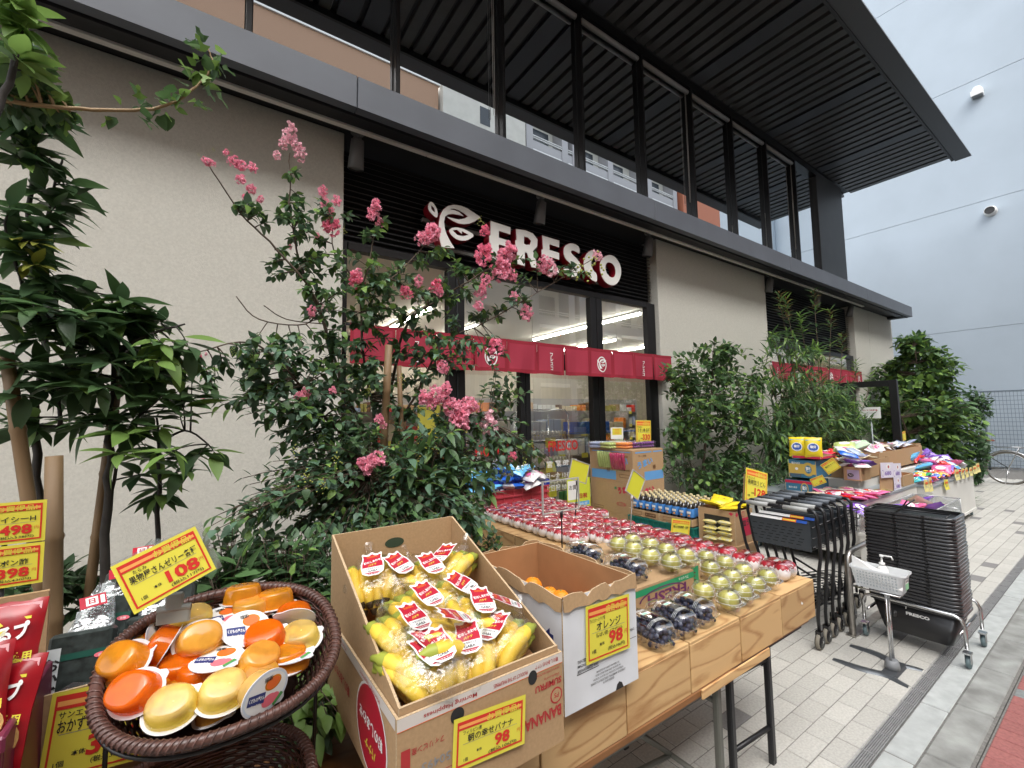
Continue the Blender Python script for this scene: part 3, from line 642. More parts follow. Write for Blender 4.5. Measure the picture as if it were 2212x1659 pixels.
# ---------------- crepe myrtle
small = [leafgeo(.05, .032, bd, .2, 'ovate') for bd in (.1, .3, .5)]
mats_m = [LF_DARK, LF_MID, LF_BLUE, LF_LIGHT]
m = Plant('crepe_myrtle', 'leggy crepe myrtle bush with pink flower clusters in front of the shop entrance', 'shrub', (.95, 2.75, .1), 11, small, mats_m)
base = Vector((.93, 2.75, .1)); m.wts = (5, 3, 2, 1)
P_ = lambda *a: [at(u, v, Y) for u, v, Y in a]
for k, (pts, r0) in enumerate(((((800, 1000, 2.7), (745, 850, 2.65), (700, 700, 2.6), (655, 590, 2.55), (628, 470, 2.5), (626, 330, 2.5)), .013), (((830, 950, 2.7), (850, 820, 2.6), (880, 700, 2.5), (960, 640, 2.4), (1040, 590, 2.3), (1085, 560, 2.3)), .013),
        (((770, 950, 2.7), (720, 800, 2.55), (690, 660, 2.45), (600, 540, 2.4), (520, 460, 2.4), (450, 355, 2.35)), .011), (((815, 980, 2.6), (790, 800, 2.5), (780, 650, 2.45), (800, 560, 2.4), (815, 465, 2.4)), .011),
        (((840, 1000, 2.6), (900, 850, 2.45), (960, 740, 2.4), (1040, 700, 2.35), (1130, 650, 2.3), (1280, 560, 2.3)), .009), (((790, 1040, 2.6), (700, 900, 2.4), (620, 800, 2.3), (540, 740, 2.25), (430, 760, 2.2)), .009),
        (((800, 700, 2.5), (760, 600, 2.5), (720, 540, 2.5), (720, 480, 2.5)), .006), (((780, 640, 2.45), (860, 590, 2.4), (925, 520, 2.4)), .005), (((850, 1040, 2.5), (930, 980, 2.3), (1010, 900, 2.2), (1055, 910, 2.2)), .007),
        (((820, 1080, 2.5), (800, 1040, 2.3), (803, 1005, 2.2)), .006), (((690, 660, 2.5), (660, 700, 2.4), (560, 690, 2.4), (510, 640, 2.4)), .004), (((700, 700, 2.5), (620, 690, 2.45), (570, 660, 2.4)), .003))):
    Q = P_(*pts); m.stem(([base+Vector((.02*(k % 5)-.04, .03*(k % 3), 0))] if pts[0][1] > 900 else [])+Q, r0, .0025, 7)
# sparse upper parts, dense lower parts: (u,v,ru,rv,Y,dY,twigs)
for a in ((628, 420, 35, 60, 2.5, .06, 16), (555, 440, 60, 40, 2.4, .08, 16), (660, 500, 60, 60, 2.5, .12, 30), (690, 440, 40, 40, 2.45, .1, 12), (800, 490, 40, 50, 2.42, .1, 12), (650, 580, 70, 50, 2.5, .15, 30),
          (800, 590, 130, 45, 2.45, .2, 55), (960, 570, 80, 35, 2.4, .12, 24), (1060, 580, 90, 30, 2.35, .1, 30), (1200, 580, 80, 18, 2.3, .06, 16), (1060, 650, 100, 45, 2.35, .15, 45), (890, 640, 120, 60, 2.4, .2, 70),
          (760, 680, 120, 80, 2.45, .25, 95), (930, 740, 110, 70, 2.4, .25, 80), (850, 840, 130, 80, 2.45, .25, 90), (700, 800, 110, 90, 2.45, .3, 110), (560, 760, 110, 45, 2.3, .25, 55), (520, 830, 90, 60, 2.3, .2, 40),
          (610, 880, 100, 70, 2.3, .25, 80), (700, 960, 120, 90, 2.35, .3, 130), (880, 950, 110, 80, 2.3, .25, 90), (1060, 800, 70, 70, 2.35, .15, 26), (1090, 860, 70, 50, 2.3, .15, 26), (1060, 930, 80, 50, 2.2, .15, 30),
          (860, 1080, 150, 60, 2.2, .25, 110), (640, 1050, 120, 60, 2.2, .25, 80), (1010, 1010, 120, 50, 2.15, .15, 60), (1120, 1000, 90, 30, 2.1, .1, 22), (560, 1110, 90, 30, 2.0, .15, 30), (720, 1150, 120, 50, 2.1, .2, 90), (980, 1110, 90, 60, 2.0, .2, 60), (500, 1120, 70, 20, 1.9, .1, 14)):
    dense = a[1] > 700; a = (*a[:6], int(a[6]*(.8 if a[1] > 930 else .5 if a[1] > 700 else .55)))
    m.blob(*a, ls=1.0 if a[1] < 950 else .95, nl=9 if dense else 8, wts=(2, 4, 5, 1.3) if dense else (2, 4, 1.5, 1.5))
mt = m.done(170)
# flowers
PETS = [mat('pink_petals', (.92, .42, .54), .6, isl=.22, trans=.3), mat('pale_pink_petals', (.93, .6, .67), .6, isl=.2, trans=.25), mat('deep_pink_petals', (.9, .28, .41), .6, isl=.22, trans=.3)]
FR = random.Random(5)
def cluster(nm, kind):
    b = MB()
    n = 34
    for i in range(n):
        while 1:
            q = Vector((FR.uniform(-1, 1), FR.uniform(-1, 1), FR.uniform(-1, 1)))
            if .35 < q.length < 1: break
        c = Vector((q.x*.7*(1-.35*q.z), q.y*.7*(1-.35*q.z), q.z))
        for k in range(5):
            d = Vector((FR.uniform(-1, 1), FR.uniform(-1, 1), FR.uniform(-1, 1)))+q; X = lmat(c, d, FR.uniform(0, 6))
            w = FR.uniform(.13, .2); b.add([(0, 0, 0), (-w, w*.9, .03), (-w*.5, w*1.9, -.02), (w*.1, w*1.5, .05), (w*.7, w*1.8, -.03), (w, w*.8, .03)], [(0, 5, 4, 3), (0, 3, 2, 1)], 0, X)
    return b.mesh(nm, PETS[kind])
cls = [[cluster('flower_cluster', k) for _ in range(2)] for k in range(3)]
GB = mat('green_yellow_bud', (.35, .38, .08), .5)
bud = MB(); 
for i in range(14): q = Vector((FR.gauss(0, .5), FR.gauss(0, .5), FR.gauss(0, .7))); bud.ball(q, .13, 6)
budm = bud.mesh('flower_buds', GB)
for (u, v, s_, k, Y) in ((627, 285, 22, 1, 2.5), (613, 308, 16, 1, 2.5), (640, 312, 18, 1, 2.5), (650, 332, 18, 1, 2.5), (630, 272, 10, 1, 2.5), (598, 336, 10, 1, 2.5), (445, 348, 14, 0, 2.35), (458, 352, 11, 0, 2.35), (488, 330, 9, 0, 2.4), (503, 348, 15, 0, 2.4), (520, 357, 16, 0, 2.4), (545, 362, 13, 0, 2.4),
        (520, 388, 14, 0, 2.4), (542, 408, 14, 0, 2.4), (530, 428, 10, 0, 2.4), (562, 430, 10, 0, 2.4), (697, 413, 14, 0, 2.45), (702, 437, 14, 0, 2.45), (727, 434, 14, 0, 2.45), (716, 458, 12, 0, 2.45), (720, 490, 22, 2, 2.45), (706, 487, 14, 2, 2.45), (685, 508, 8, 0, 2.45), (627, 534, 8, 0, 2.5),
        (812, 450, 17, 0, 2.4), (803, 465, 13, 0, 2.4), (822, 480, 11, 0, 2.4), (812, 437, 10, 0, 2.4), (930, 502, 20, 0, 2.4), (915, 515, 18, 0, 2.4), (940, 495, 13, 0, 2.4), (770, 604, 19, 2, 2.4), (770, 592, 14, 0, 2.4), (904, 608, 12, 0, 2.35), (942, 618, 14, 2, 2.35), (877, 632, 14, 2, 2.35), (947, 634, 11, 0, 2.35),
        (1046, 550, 19, 2, 2.3), (1085, 575, 17, 0, 2.3), (1090, 555, 15, 0, 2.3), (1103, 542, 15, 0, 2.3), (1082, 590, 16, 0, 2.3), (1106, 594, 10, 0, 2.3), (1047, 498, 9, 2, 2.3), (1175, 572, 13, 0, 2.3), (1190, 580, 12, 1, 2.3), (1290, 552, 7, 1, 2.3), (1050, 608, 12, 0, 2.3), (1040, 630, 14, 0, 2.3), (1033, 660, 10, 0, 2.3), (1137, 676, 12, 0, 2.3), (1110, 640, 8, 0, 2.3),
        (673, 673, 15, 0, 2.4), (660, 850, 15, 0, 2.2), (645, 855, 12, 0, 2.2), (718, 843, 10, 0, 2.2), (820, 905, 12, 0, 2.2), (828, 918, 9, 0, 2.2), (920, 860, 16, 0, 2.15), (938, 855, 18, 0, 2.15), (957, 850, 15, 0, 2.15), (963, 838, 12, 0, 2.15), (932, 872, 13, 0, 2.15),
        (975, 880, 18, 0, 2.15), (993, 893, 20, 0, 2.15), (1003, 880, 17, 0, 2.15), (1022, 875, 13, 0, 2.15), (985, 908, 15, 0, 2.15), (1003, 915, 13, 0, 2.15), (1055, 912, 17, 1, 2.2), (790, 1008, 19, 0, 2.1), (803, 998, 19, 0, 2.1), (820, 990, 16, 0, 2.1), (782, 1000, 12, 0, 2.1), (957, 793, 12, 0, 2.2), (963, 800, 8, 0, 2.2),
        (438, 857, 9, 2, 2.2), (432, 770, 8, 2, 2.2), (445, 765, 6, 0, 2.2), (1072, 750, 14, 2, 2.3), (1107, 985, 7, 2, 2.1), (700, 667, 9, 1, 2.4)):
    p = at(u, v, Y-.03); k_ = abs(at(u+10, v, Y).x-p.x)/10*s_*(.98 if v < 440 and u < 600 else .74)
    part('flower_cluster', None, None, mt, me=cls[k][FR.randrange(2)], M=mt.matrix_basis.inverted() @ T(*p) @ Matrix.Rotation(FR.uniform(0, 6), 4, 'Z') @ R('X', FR.uniform(-35, 35)) @ SC(k_))
for (u, v, s_, Y) in ((462, 325, 5, 2.35), (500, 330, 4, 2.4), (430, 335, 4, 2.35), (1290, 575, 9, 2.3), (1260, 590, 9, 2.3), (1040, 480, 5, 2.3), (870, 820, 6, 2.2), (800, 845, 6, 2.2), (640, 975, 9, 2.0), (505, 760, 8, 2.2), (545, 770, 7, 2.2), (665, 1035, 12, 1.95), (700, 1050, 9, 1.95), (730, 995, 10, 2.05), (1137, 1005, 5, 2.05), (745, 500, 5, 2.45)):
    p = at(u, v, Y-.03); k_ = abs(at(u+10, v, Y).x-p.x)/10*s_; part('flower_buds', None, None, mt, me=budm, M=mt.matrix_basis.inverted() @ T(*p) @ SC(k_), kind='stuff')
# support stakes of the myrtle
def stake(name, label, pts, r, group='bamboo support stakes'):
    p0 = Vector(pts[0]); t = thing(name, label, 'stake', p0, 0, group); b = MB(); P = [Vector(p) for p in pts]; L = (P[-1]-P[0]).length; n = max(2, int(L/.22)); Q = []; rr = []
    for i in range(n+1):
        c = P[0].lerp(P[-1], i/n)
        if 0 < i < n: Q += [c-(P[-1]-P[0])/L*.012, c, c+(P[-1]-P[0])/L*.012]; rr += [r*.97, r*1.12, r*.97]
        else: Q.append(c); rr.append(r*(1 if i == 0 else .9))
    b.tube(Q, rr, 10); part('pole', b, CANE, t, world=True); return t
tie = lambda t, p, r: part('twine_wrap', (lambda b: b.tube([(p[0]+r*cos(a*.7), p[1]+r*sin(a*.7), p[2]+a*.003-.02) for a in range(20)], .004, 5))(MB()), TIE, t, world=True)
A = at(803, 1150, 2.55); B_ = at(840, 745, 2.3); s1 = stake('stake', 'thick bamboo stake rising through the myrtle with a cut top', [(A.x, A.y, .05), B_], .021)
b = MB(); p = at(815, 860, 2.36); b.tube([(p.x+.027*cos(a*.8), p.y+.027*sin(a*.8), p.z+a*.0022-.02) for a in range(24)], .005, 5); part('twine_wrap', b, TIE, s1, world=True)
stake('stake', 'thinner slanting stake tied to the thick one inside the myrtle', [(at(870, 1130, 2.4).x+.05, 2.4, .05), at(862, 790, 2.35)], .014)
stake('stake', 'broad brown stake low in the myrtle behind the banana carton', [(at(790, 1150, 2.3).x, 2.3, .05), at(800, 1020, 2.28)], .022)
# ---------------- left evergreen tree
big = [leafgeo(.16, .064, bd, .22, 'lance', 6) for bd in (.08, .2, .34)]+[leafgeo(.12, .05, .2, .25, 'lance', 5)]
l = Plant('evergreen_tree', 'young evergreen tree with long glossy dark leaves standing by the left wall', 'tree', (-.25, 2.1, .1), 21, big, [LF_DARK, LF_MID, LF_LIGHT, LF_YEL], bark=BARKD); l.wts = (6, 2.5, .8, 0); l.flat = 1
for pts, r in ((((228, 1230, 2.05), (235, 1000, 2.05), (240, 900, 2.05), (250, 760, 2.0), (240, 640, 2.0)), .017), (((85, 1180, 2.2), (75, 900, 2.2), (100, 750, 2.1), (60, 500, 2.0), (75, 300, 1.9), (70, 200, 1.85)), .016), (((340, 1230, 2.1), (342, 1000, 2.1), (338, 900, 2.1)), .012),
               (((240, 1080, 2.05), (262, 960, 2.05), (300, 900, 2.05)), .006), (((100, 750, 2.1), (95, 560, 2.0), (115, 420, 2.0), (135, 340, 2.0)), .007), (((245, 760, 2.0), (330, 720, 1.95), (400, 700, 1.95)), .007), (((60, 640, 2.0), (30, 560, 1.9), (10, 480, 1.85)), .006), (((342, 960, 2.1), (400, 930, 2.05), (450, 960, 2.0)), .005), (((130, 920, 2.1), (125, 800, 2.1)), .007)):
    Q = P_(*pts); l.stem(([Vector((Q[0].x, Q[0].y, .1))] if pts[0][1] > 1150 else [])+Q, r, .003)
sp_ = dict(nl=8, droop=.05, span=.62, spread=1.7)
for a in ((60, 690, 90, 60, 1.95, .15, 26), (180, 690, 100, 50, 1.95, .2, 30), (290, 720, 90, 50, 1.95, .2, 26), (380, 790, 70, 60, 1.95, .15, 17), (250, 800, 120, 60, 2.0, .2, 28), (110, 800, 100, 60, 2.0, .2, 22), (30, 800, 50, 60, 1.9, .1, 8), (400, 880, 60, 50, 1.95, .12, 9), (270, 900, 110, 50, 2.0, .2, 15),
          (60, 900, 60, 40, 2.1, .1, 7), (170, 900, 60, 40, 2.1, .1, 6), (340, 1000, 70, 35, 2.05, .1, 11), (430, 975, 50, 30, 2.0, .1, 6), (150, 620, 60, 40, 1.95, .1, 9), (70, 560, 60, 50, 1.95, .1, 12), (340, 1060, 50, 20, 2.1, .08, 5), (250, 640, 50, 20, 1.95, .1, 6)):
    l.blob(*a[:6], int(a[6]*.44), ls=.8, **sp_, wts=(3.5, 5, 1.3, 0))
for a in ((75, 450, 40, 60, 1.95, .06, 5), (130, 420, 30, 60, 1.98, .06, 4), (70, 330, 40, 50, 1.9, .06, 5), (60, 260, 50, 40, 1.85, .06, 8), (20, 480, 30, 60, 1.85, .05, 4)): l.blob(*a, ls=.75, nl=7, droop=.02, span=.8, spread=1.5, wts=(5, 3, .5, 0))
l.blob(92, 560, 14, 50, 1.85, .03, 2, ls=.42, nl=9, mi=3, span=.9); l.blob(340, 960, 90, 60, 1.9, .1, 4, ls=.7, nl=6, mi=2, span=.3, spread=1.4); l.blob(385, 760, 60, 40, 1.85, .05, 2, ls=.6, nl=6, mi=2, span=.3, spread=1.4)
l.done(260)
# stakes of the left tree
A = at(190, 1290, 1.95); s2_ = stake('stake', 'long leaning bamboo stake crossing in front of the left tree', [(A.x+.03, 1.95, .2), at(14, 762, 1.95)], .018)
A = at(152, 1290, 1.85); stake('stake', 'short upright bamboo stake with a sawn top beside the yellow price cards', [(A.x, 1.85, .1), at(117, 985, 1.85)], .022)
stake('stake', 'reddish stake slanting behind the left tree foliage', [(at(150, 1200, 2.2).x, 2.2, .1), at(262, 760, 2.15)], .016)
# ---------------- vine sprig top left
iv = [leafgeo(.05, .05, .1, .15, 'ivy', 5), leafgeo(.042, .036, .25, .2, 'ovate', 4)]
v_ = Plant('vine', 'long arching vine shoot with small lobed green leaves crossing the beige wall at top left', 'vine', (-.4, 1.55, 1.2), 5, iv, [LF_MID, LF_LIGHT, LF_DARK], bark=mat('vine_stem', (.3, .2, .1), .6)); v_.wts = (4, 5, 1)
Q = v_.stem(P_((-60, 200, 1.55), (60, 225, 1.55), (200, 237, 1.55), (310, 237, 1.55), (380, 218, 1.55), (435, 178, 1.55), (458, 135, 1.55), (450, 105, 1.55)), .006, .002)
for i, q in enumerate(Q):
    if q.x < -.2: continue
    for k in range(3 if i > 12 else 2): d = Vector((v_.r.uniform(-1, 1), v_.r.uniform(-.6, .6), v_.r.uniform(-1, .9))); v_.leaf(q+d*.03, d, v_.r.uniform(.6, 1.1))
v_.blob(50, 140, 60, 50, 1.55, .08, 18, ls=1.1, nl=7, wts=(4, 2, 3)); v_.blob(20, 205, 60, 35, 1.6, .1, 22, ls=1.1, nl=7, wts=(3, 2, 4)); v_.blob(110, 225, 60, 22, 1.6, .08, 12, ls=.9, nl=6, wts=(4, 3, 3))
v_.done(150)
fr = Plant('leafy_sapling', 'bright fresh green large leaves hanging in the top left corner', 'tree', (-.35, 1.3, .1), 8, [leafgeo(.085, .04, bd, .2, 'ovate', 6) for bd in (.1, .3)], [LF_LIGHT, LF_MID], bark=BARKD); fr.wts = (4, 1)
fr.stem([Vector((-.5, 1.3, .1)), at(-60, 700, 1.3), at(-20, 300, 1.3), at(30, 150, 1.3), at(45, -60, 1.3)], .012, .004)
fr.blob(35, 60, 40, 90, 1.3, .05, 10, ls=.8, nl=6, spread=1.3); fr.done(60)
# ---------------- coarse leaved plant beside the myrtle
c = Plant('leafy_shrub', 'shrub with long toothed mid green leaves between the myrtle and the red apple trays', 'shrub', (1.35, 2.3, .1), 31, [leafgeo(.1, .04, bd, .25, 'lance', 5) for bd in (.15, .35, .5)], [LF_MID, LF_BLUE, LF_LIGHT]); c.wts = (4, 3, 1)
c.stem([Vector((1.2, 2.25, .1)), at(930, 1150, 2.15), at(930, 1020, 2.1), at(960, 940, 2.1)], .008, .003); c.stem([Vector((1.3, 2.2, .1)), at(1010, 1130, 2.1), at(1000, 1000, 2.1)], .007, .003)
for a in ((920, 1010, 90, 50, 2.1, .12, 22), (1000, 1060, 70, 50, 2.05, .12, 20), (930, 1080, 80, 50, 2.05, .12, 20), (960, 950, 60, 30, 2.1, .1, 9), (1010, 1120, 50, 40, 2.0, .1, 10)): c.blob(*a, ls=.95, nl=6, droop=.08, span=.4, spread=1.2)
c.done(150)
# ---------------- undergrowth
u_ = Plant('low_shrub', 'low dark undergrowth with small compound leaves below the jelly basket and cartons', 'shrub', (.3, 2.0, .1), 41, [leafgeo(.045, .026, .15, .2, 'ovate'), leafgeo(.055, .026, .3, .2, 'lance')], [LF_DARK, LF_MID, LF_LIGHT, LF_BLUE]); u_.wts = (5, 3, 1, 1)
for x in range(8): u_.stem([Vector((-.1+x*.16, 1.85+.1*(x % 3), .1)), Vector((-.12+x*.18, 1.9, .6)), Vector((-.1+x*.19, 1.8, .85))], .006, .002, 5)
for a in ((650, 1200, 110, 60, 1.9, .2, 90), (520, 1190, 90, 60, 2.0, .2, 70), (700, 1300, 60, 80, 1.75, .15, 60), (700, 1480, 60, 100, 1.6, .15, 70), (650, 1560, 70, 60, 1.6, .15, 50), (860, 1150, 120, 50, 2.0, .15, 60), (1020, 1170, 60, 30, 1.95, .1, 24), (430, 1250, 60, 60, 2.0, .15, 30)): u_.blob(*a, ls=1., nl=8, wts=(5, 3, .7, 1))
u_.blob(690, 1540, 60, 70, 1.45, .1, 16, ls=1.3, nl=6, mi=2); u_.blob(500, 1215, 60, 40, 1.85, .1, 8, ls=2.0, nl=5, mi=1)
u_.done(120)
gl = Plant('low_shrub', 'dark leafy growth at the foot of the left wall behind the nori packets', 'shrub', (-.4, 2.3, .1), 43, [leafgeo(.08, .035, .2, .2, 'ovate')], [LF_DARK, LF_MID]); gl.wts = (4, 1)
gl.stem([Vector((-.4, 2.3, .1)), at(120, 1260, 2.3)], .006, .002); gl.blob(90, 1280, 120, 50, 2.2, .2, 40, nl=7); gl.blob(280, 1290, 120, 40, 2.2, .2, 30, nl=7); gl.done(0)
# ---------------- camellia
k_ = Plant('camellia_shrub', 'dense dark glossy round leaved shrub against the middle beige wall', 'shrub', (5.3, 3.2, .1), 51, [leafgeo(.085, .048, bd, .25, 'ovate') for bd in (.1, .3)], [LF_DARK, LF_MID, LF_LIGHT]); k_.wts = (3, 5, 1.6)
for pts, r in ((((1525, 1110, 3.2), (1520, 1000, 3.2), (1535, 880, 3.2), (1540, 760, 3.2)), .03), (((1535, 1090, 3.15), (1575, 1000, 3.1), (1610, 880, 3.1)), .016), (((1510, 1080, 3.2), (1480, 950, 3.1), (1470, 850, 3.1)), .014), (((1550, 1120, 3.1), (1600, 1060, 3.0)), .01)):
    Q = P_(*pts); k_.stem([Vector((Q[0].x, Q[0].y, .1))]+Q, r, .005)
for a in ((1545, 760, 38, 40, 3.15, .2, 34), (1480, 800, 45, 45, 3.1, .25, 40), (1600, 800, 50, 50, 3.1, .25, 44), (1540, 860, 90, 70, 3.1, .35, 120), (1480, 930, 50, 60, 3.1, .25, 55), (1600, 930, 60, 70, 3.05, .3, 80), (1540, 1010, 70, 40, 3.1, .25, 34), (1590, 1030, 60, 50, 3.0, .25, 50), (1530, 1080, 60, 30, 3.0, .2, 36), (1445, 1000, 20, 40, 3.1, .1, 9)):
    k_.blob(*a, ls=1.05, nl=8)
k_.blob(1570, 870, 80, 90, 2.75, .1, 20, ls=1.1, nl=7, wts=(1, 3, 3)); k_.done(60)
# ---------------- oleander
o_ = Plant('oleander_shrub', 'tall upright shrub with narrow willow-like leaves and bronze tips at the second window', 'shrub', (8.0, 3.0, .1), 61, [leafgeo(.16, .032, bd, .2, 'lance') for bd in (.1, .35)], [LF_MID, LF_DARK, LF_LIGHT, LF_RED]); o_.wts = (5, 2, 2, 0)
tops = ((1685, 655, 3.1), (1760, 650, 3.0), (1700, 670, 3.0), (1795, 690, 3.0), (1820, 740, 2.95), (1730, 700, 2.9), (1672, 740, 3.1), (1650, 800, 3.0), (1850, 800, 2.9), (1770, 770, 2.85), (1880, 830, 2.9))
for i, (u, v, Y) in enumerate(tops):
    tp = at(u, v, Y); Q = o_.stem([Vector((7.9+.08*i-.3, 3.05-.04*(i % 4), .1)), Vector(((tp.x+8)/2, Y, tp.z*.5)), tp], .011, .004, 5)
    for j, q in enumerate(Q):
        if j < 3: continue
        for e in range(9):
            a = e*2.4+j; o_.leaf(q+Vector((0, 0, e*.02)), Vector((cos(a), sin(a), .7)), o_.r.uniform(.8, 1.2))
    for e in range(26): a = e*2.4; o_.leaf(tp+Vector((0, 0, e*.012-.15)), Vector((cos(a), sin(a), .5)), o_.r.uniform(.5, .8), 3 if i < 5 else 2)
for a in ((1740, 850, 100, 50, 2.9, .35, 90), (1760, 930, 120, 70, 2.85, .4, 150), (1700, 960, 70, 70, 2.9, .3, 80), (1830, 900, 60, 60, 2.8, .3, 60), (1720, 760, 60, 40, 3.0, .25, 28), (1700, 1030, 70, 40, 2.8, .3, 50)): o_.blob(*a, ls=1.1, nl=10, span=.5, wts=(6, 2, 2, 0))
o_.done(60)
# ---------------- far bush
w_ = Plant('round_bush', 'big rounded light green bush at the far end by the pale wall and bicycle', 'bush', (12.9, 2.7, .1), 71, [leafgeo(.15, .09, .25, .2, 'ovate')], [LF_MID, LF_LIGHT, LF_DARK]); w_.wts = (4, 4, 1.5)
for pts in (((1985, 1000, 2.6), (1990, 860, 2.6), (1980, 740, 2.6)), ((2000, 1000, 2.5), (2070, 880, 2.3)), ((1970, 1000, 2.7), (1920, 850, 2.9))):
    q = [at(u, v, Y) for u, v, Y in pts]; w_.stem([Vector((12.8, 2.7, .1))]+[Vector((12.6+(p.x-12.6)*0+(u_x[0]-1990)*.0165, 2.75-(u_x[0]-1990)*.003, p.z*1.0)) for p, u_x in zip(q, pts)], .03, .01)
def blobx(P, u, v, ru, rv, X, dX, n, **k):
    c = onwall(u, v, X); ky = abs(onwall(u+10, v, X).y-c.y)/10; kz = abs(onwall(u, v+10, X).z-c.z)/10
    for _ in range(n):
        while 1:
            a, b, e = P.r.uniform(-1, 1), P.r.uniform(-1, 1), P.r.uniform(-1, 1)
            if a*a+b*b+e*e < 1: break
        P.twig(c+Vector((e*dX, -a*ru*ky, -b*rv*kz)), **k)
for a in ((1975, 760, 45, 45, 12.8, .5, 60), (2030, 800, 50, 50, 12.6, .5, 70), (1920, 820, 50, 50, 13.0, .5, 70), (1990, 870, 100, 70, 12.6, .8, 190), (2070, 920, 55, 70, 12.3, .6, 100), (1930, 930, 60, 60, 12.8, .6, 80), (2020, 970, 80, 50, 12.3, .6, 90), (1890, 890, 35, 50, 12.6, .4, 36)): blobx(w_, *a, nl=9, ls=1.05, r=.004)
w_.done(0)
w2 = Plant('dark_bush', 'darker bush behind the bicycle saddle at the right end', 'bush', (13.8, 2.2, .1), 72, [leafgeo(.12, .06, .25, .2, 'ovate')], [LF_DARK, LF_MID]); w2.wts = (4, 1)
w2.stem([Vector((13.8, 2.2, .1)), Vector((13.8, 2.1, 1.4))], .02, .006)
for a in ((2110, 880, 35, 50, 13.6, .4, 50), (2110, 980, 40, 50, 13.5, .5, 60), (2080, 1020, 40, 30, 13.2, .4, 40)): blobx(w2, *a, nl=9, ls=1., r=.004)
w2.done(0)
gr = Plant('grass_clump', 'arching grassy clump beside the white wagon at the edge of the pavers', 'plant', (10.6, 1.95, 0), 73, [leafgeo(.3, .012, .6, .1, 'lance', 5)], [LF_MID, LF_DARK]); gr.wts = (1, 1)
for k in range(160): a = gr.r.uniform(0, 6.3); gr.leaf(Vector((10.6+gr.r.uniform(-.12, .12), 1.95+gr.r.uniform(-.12, .12), 0)), Vector((cos(a), sin(a), gr.r.uniform(.6, 2))), gr.r.uniform(.7, 1.2))
gr.done(0)
gs = Plant('fern', 'small fern-like plant low between the camellia and the crate of noodles', 'plant', (5.9, 2.95, .1), 74, [leafgeo(.12, .016, .3, .1, 'lance')], [LF_MID, LF_BLUE, LF_DARK]); gs.wts = (1, 1, 2)
gs.stem([Vector((5.9, 2.95, .1)), Vector((5.9, 2.95, .5))], .006, .003)
for a in ((1640, 1080, 40, 50, 2.8, .25, 60), (1680, 1020, 40, 40, 2.8, .2, 30), (1440, 1010, 20, 60, 3.2, .1, 12)): gs.blob(*a, nl=12, span=.8, ls=.9)
gs.done(0)
# =================================================================== WOOD, CARD, TABLES
def wood(name, c1, c2, ax='x', sc=1.0, rough=.55):
    if name in MATS: return MATS[name]
    m = bpy.data.materials.new(name); m.use_nodes = True; n = m.node_tree.nodes; l = m.node_tree.links; b = n['Principled BSDF']; b.inputs['Roughness'].default_value = rough
    g = n.new('ShaderNodeNewGeometry'); oi = n.new('ShaderNodeObjectInfo'); mu = n.new('ShaderNodeMath'); mu.operation = 'MULTIPLY'; mu.inputs[1].default_value = 13.7; l.new(oi.outputs['Random'], mu.inputs[0])
    cx = n.new('ShaderNodeCombineXYZ'); l.new(mu.outputs[0], cx.inputs[0]); l.new(mu.outputs[0], cx.inputs[1]); l.new(mu.outputs[0], cx.inputs[2])
    ad = n.new('ShaderNodeVectorMath'); ad.operation = 'ADD'; l.new(g.outputs['Position'], ad.inputs[0]); l.new(cx.outputs[0], ad.inputs[1])
    st_ = {'x': (1.1, 5, 5), 'y': (5, 1.1, 5), 'z': (5, 5, 1.1)}[ax]
    vm = n.new('ShaderNodeVectorMath'); vm.operation = 'MULTIPLY'; vm.inputs[1].default_value = tuple(q*sc for q in st_); l.new(ad.outputs[0], vm.inputs[0])
    nz = n.new('ShaderNodeTexNoise'); nz.inputs['Scale'].default_value = 1.3; nz.inputs['Detail'].default_value = 1.5; l.new(vm.outputs[0], nz.inputs['Vector'])
    m1 = n.new('ShaderNodeMath'); m1.operation = 'MULTIPLY'; m1.inputs[1].default_value = 16; l.new(nz.outputs['Fac'], m1.inputs[0])
    fr_ = n.new('ShaderNodeMath'); fr_.operation = 'PINGPONG'; fr_.inputs[1].default_value = 1.0; l.new(m1.outputs[0], fr_.inputs[0])
    n2 = n.new('ShaderNodeTexNoise'); n2.inputs['Scale'].default_value = 26; n2.inputs['Detail'].default_value = 3; l.new(vm.outputs[0], n2.inputs['Vector'])
    mx = n.new('ShaderNodeMath'); mx.operation = 'MULTIPLY_ADD'; mx.inputs[1].default_value = .35; l.new(n2.outputs['Fac'], mx.inputs[0]); l.new(fr_.outputs[0], mx.inputs[2])
    r = n.new('ShaderNodeValToRGB'); r.color_ramp.elements[0].position = .1; r.color_ramp.elements[0].color = (*c2, 1); r.color_ramp.elements[1].position = .55; r.color_ramp.elements[1].color = (*c1, 1)
    l.new(mx.outputs[0], r.inputs[0]); h = n.new('ShaderNodeHueSaturation'); mr = n.new('ShaderNodeMapRange'); mr.inputs['To Min'].default_value = .82; mr.inputs['To Max'].default_value = 1.1; l.new(oi.outputs['Random'], mr.inputs['Value']); l.new(mr.outputs[0], h.inputs['Value'])
    l.new(r.outputs[0], h.inputs['Color']); l.new(h.outputs[0], b.inputs['Base Color'])
    bp = n.new('ShaderNodeBump'); bp.inputs['Strength'].default_value = .25; bp.inputs['Distance'].default_value = .002; l.new(mx.outputs[0], bp.inputs['Height']); l.new(bp.outputs[0], b.inputs['Normal'])
    MATS[name] = m; return m
CEDX = wood('cedar_grain_x', (.58, .37, .17), (.36, .18, .065), 'x'); CEDY = wood('cedar_grain_y', (.58, .37, .17), (.38, .19, .07), 'y')
BRT = wood('brown_table_top', (.27, .115, .035), (.19, .075, .02), 'x', .8, .4)
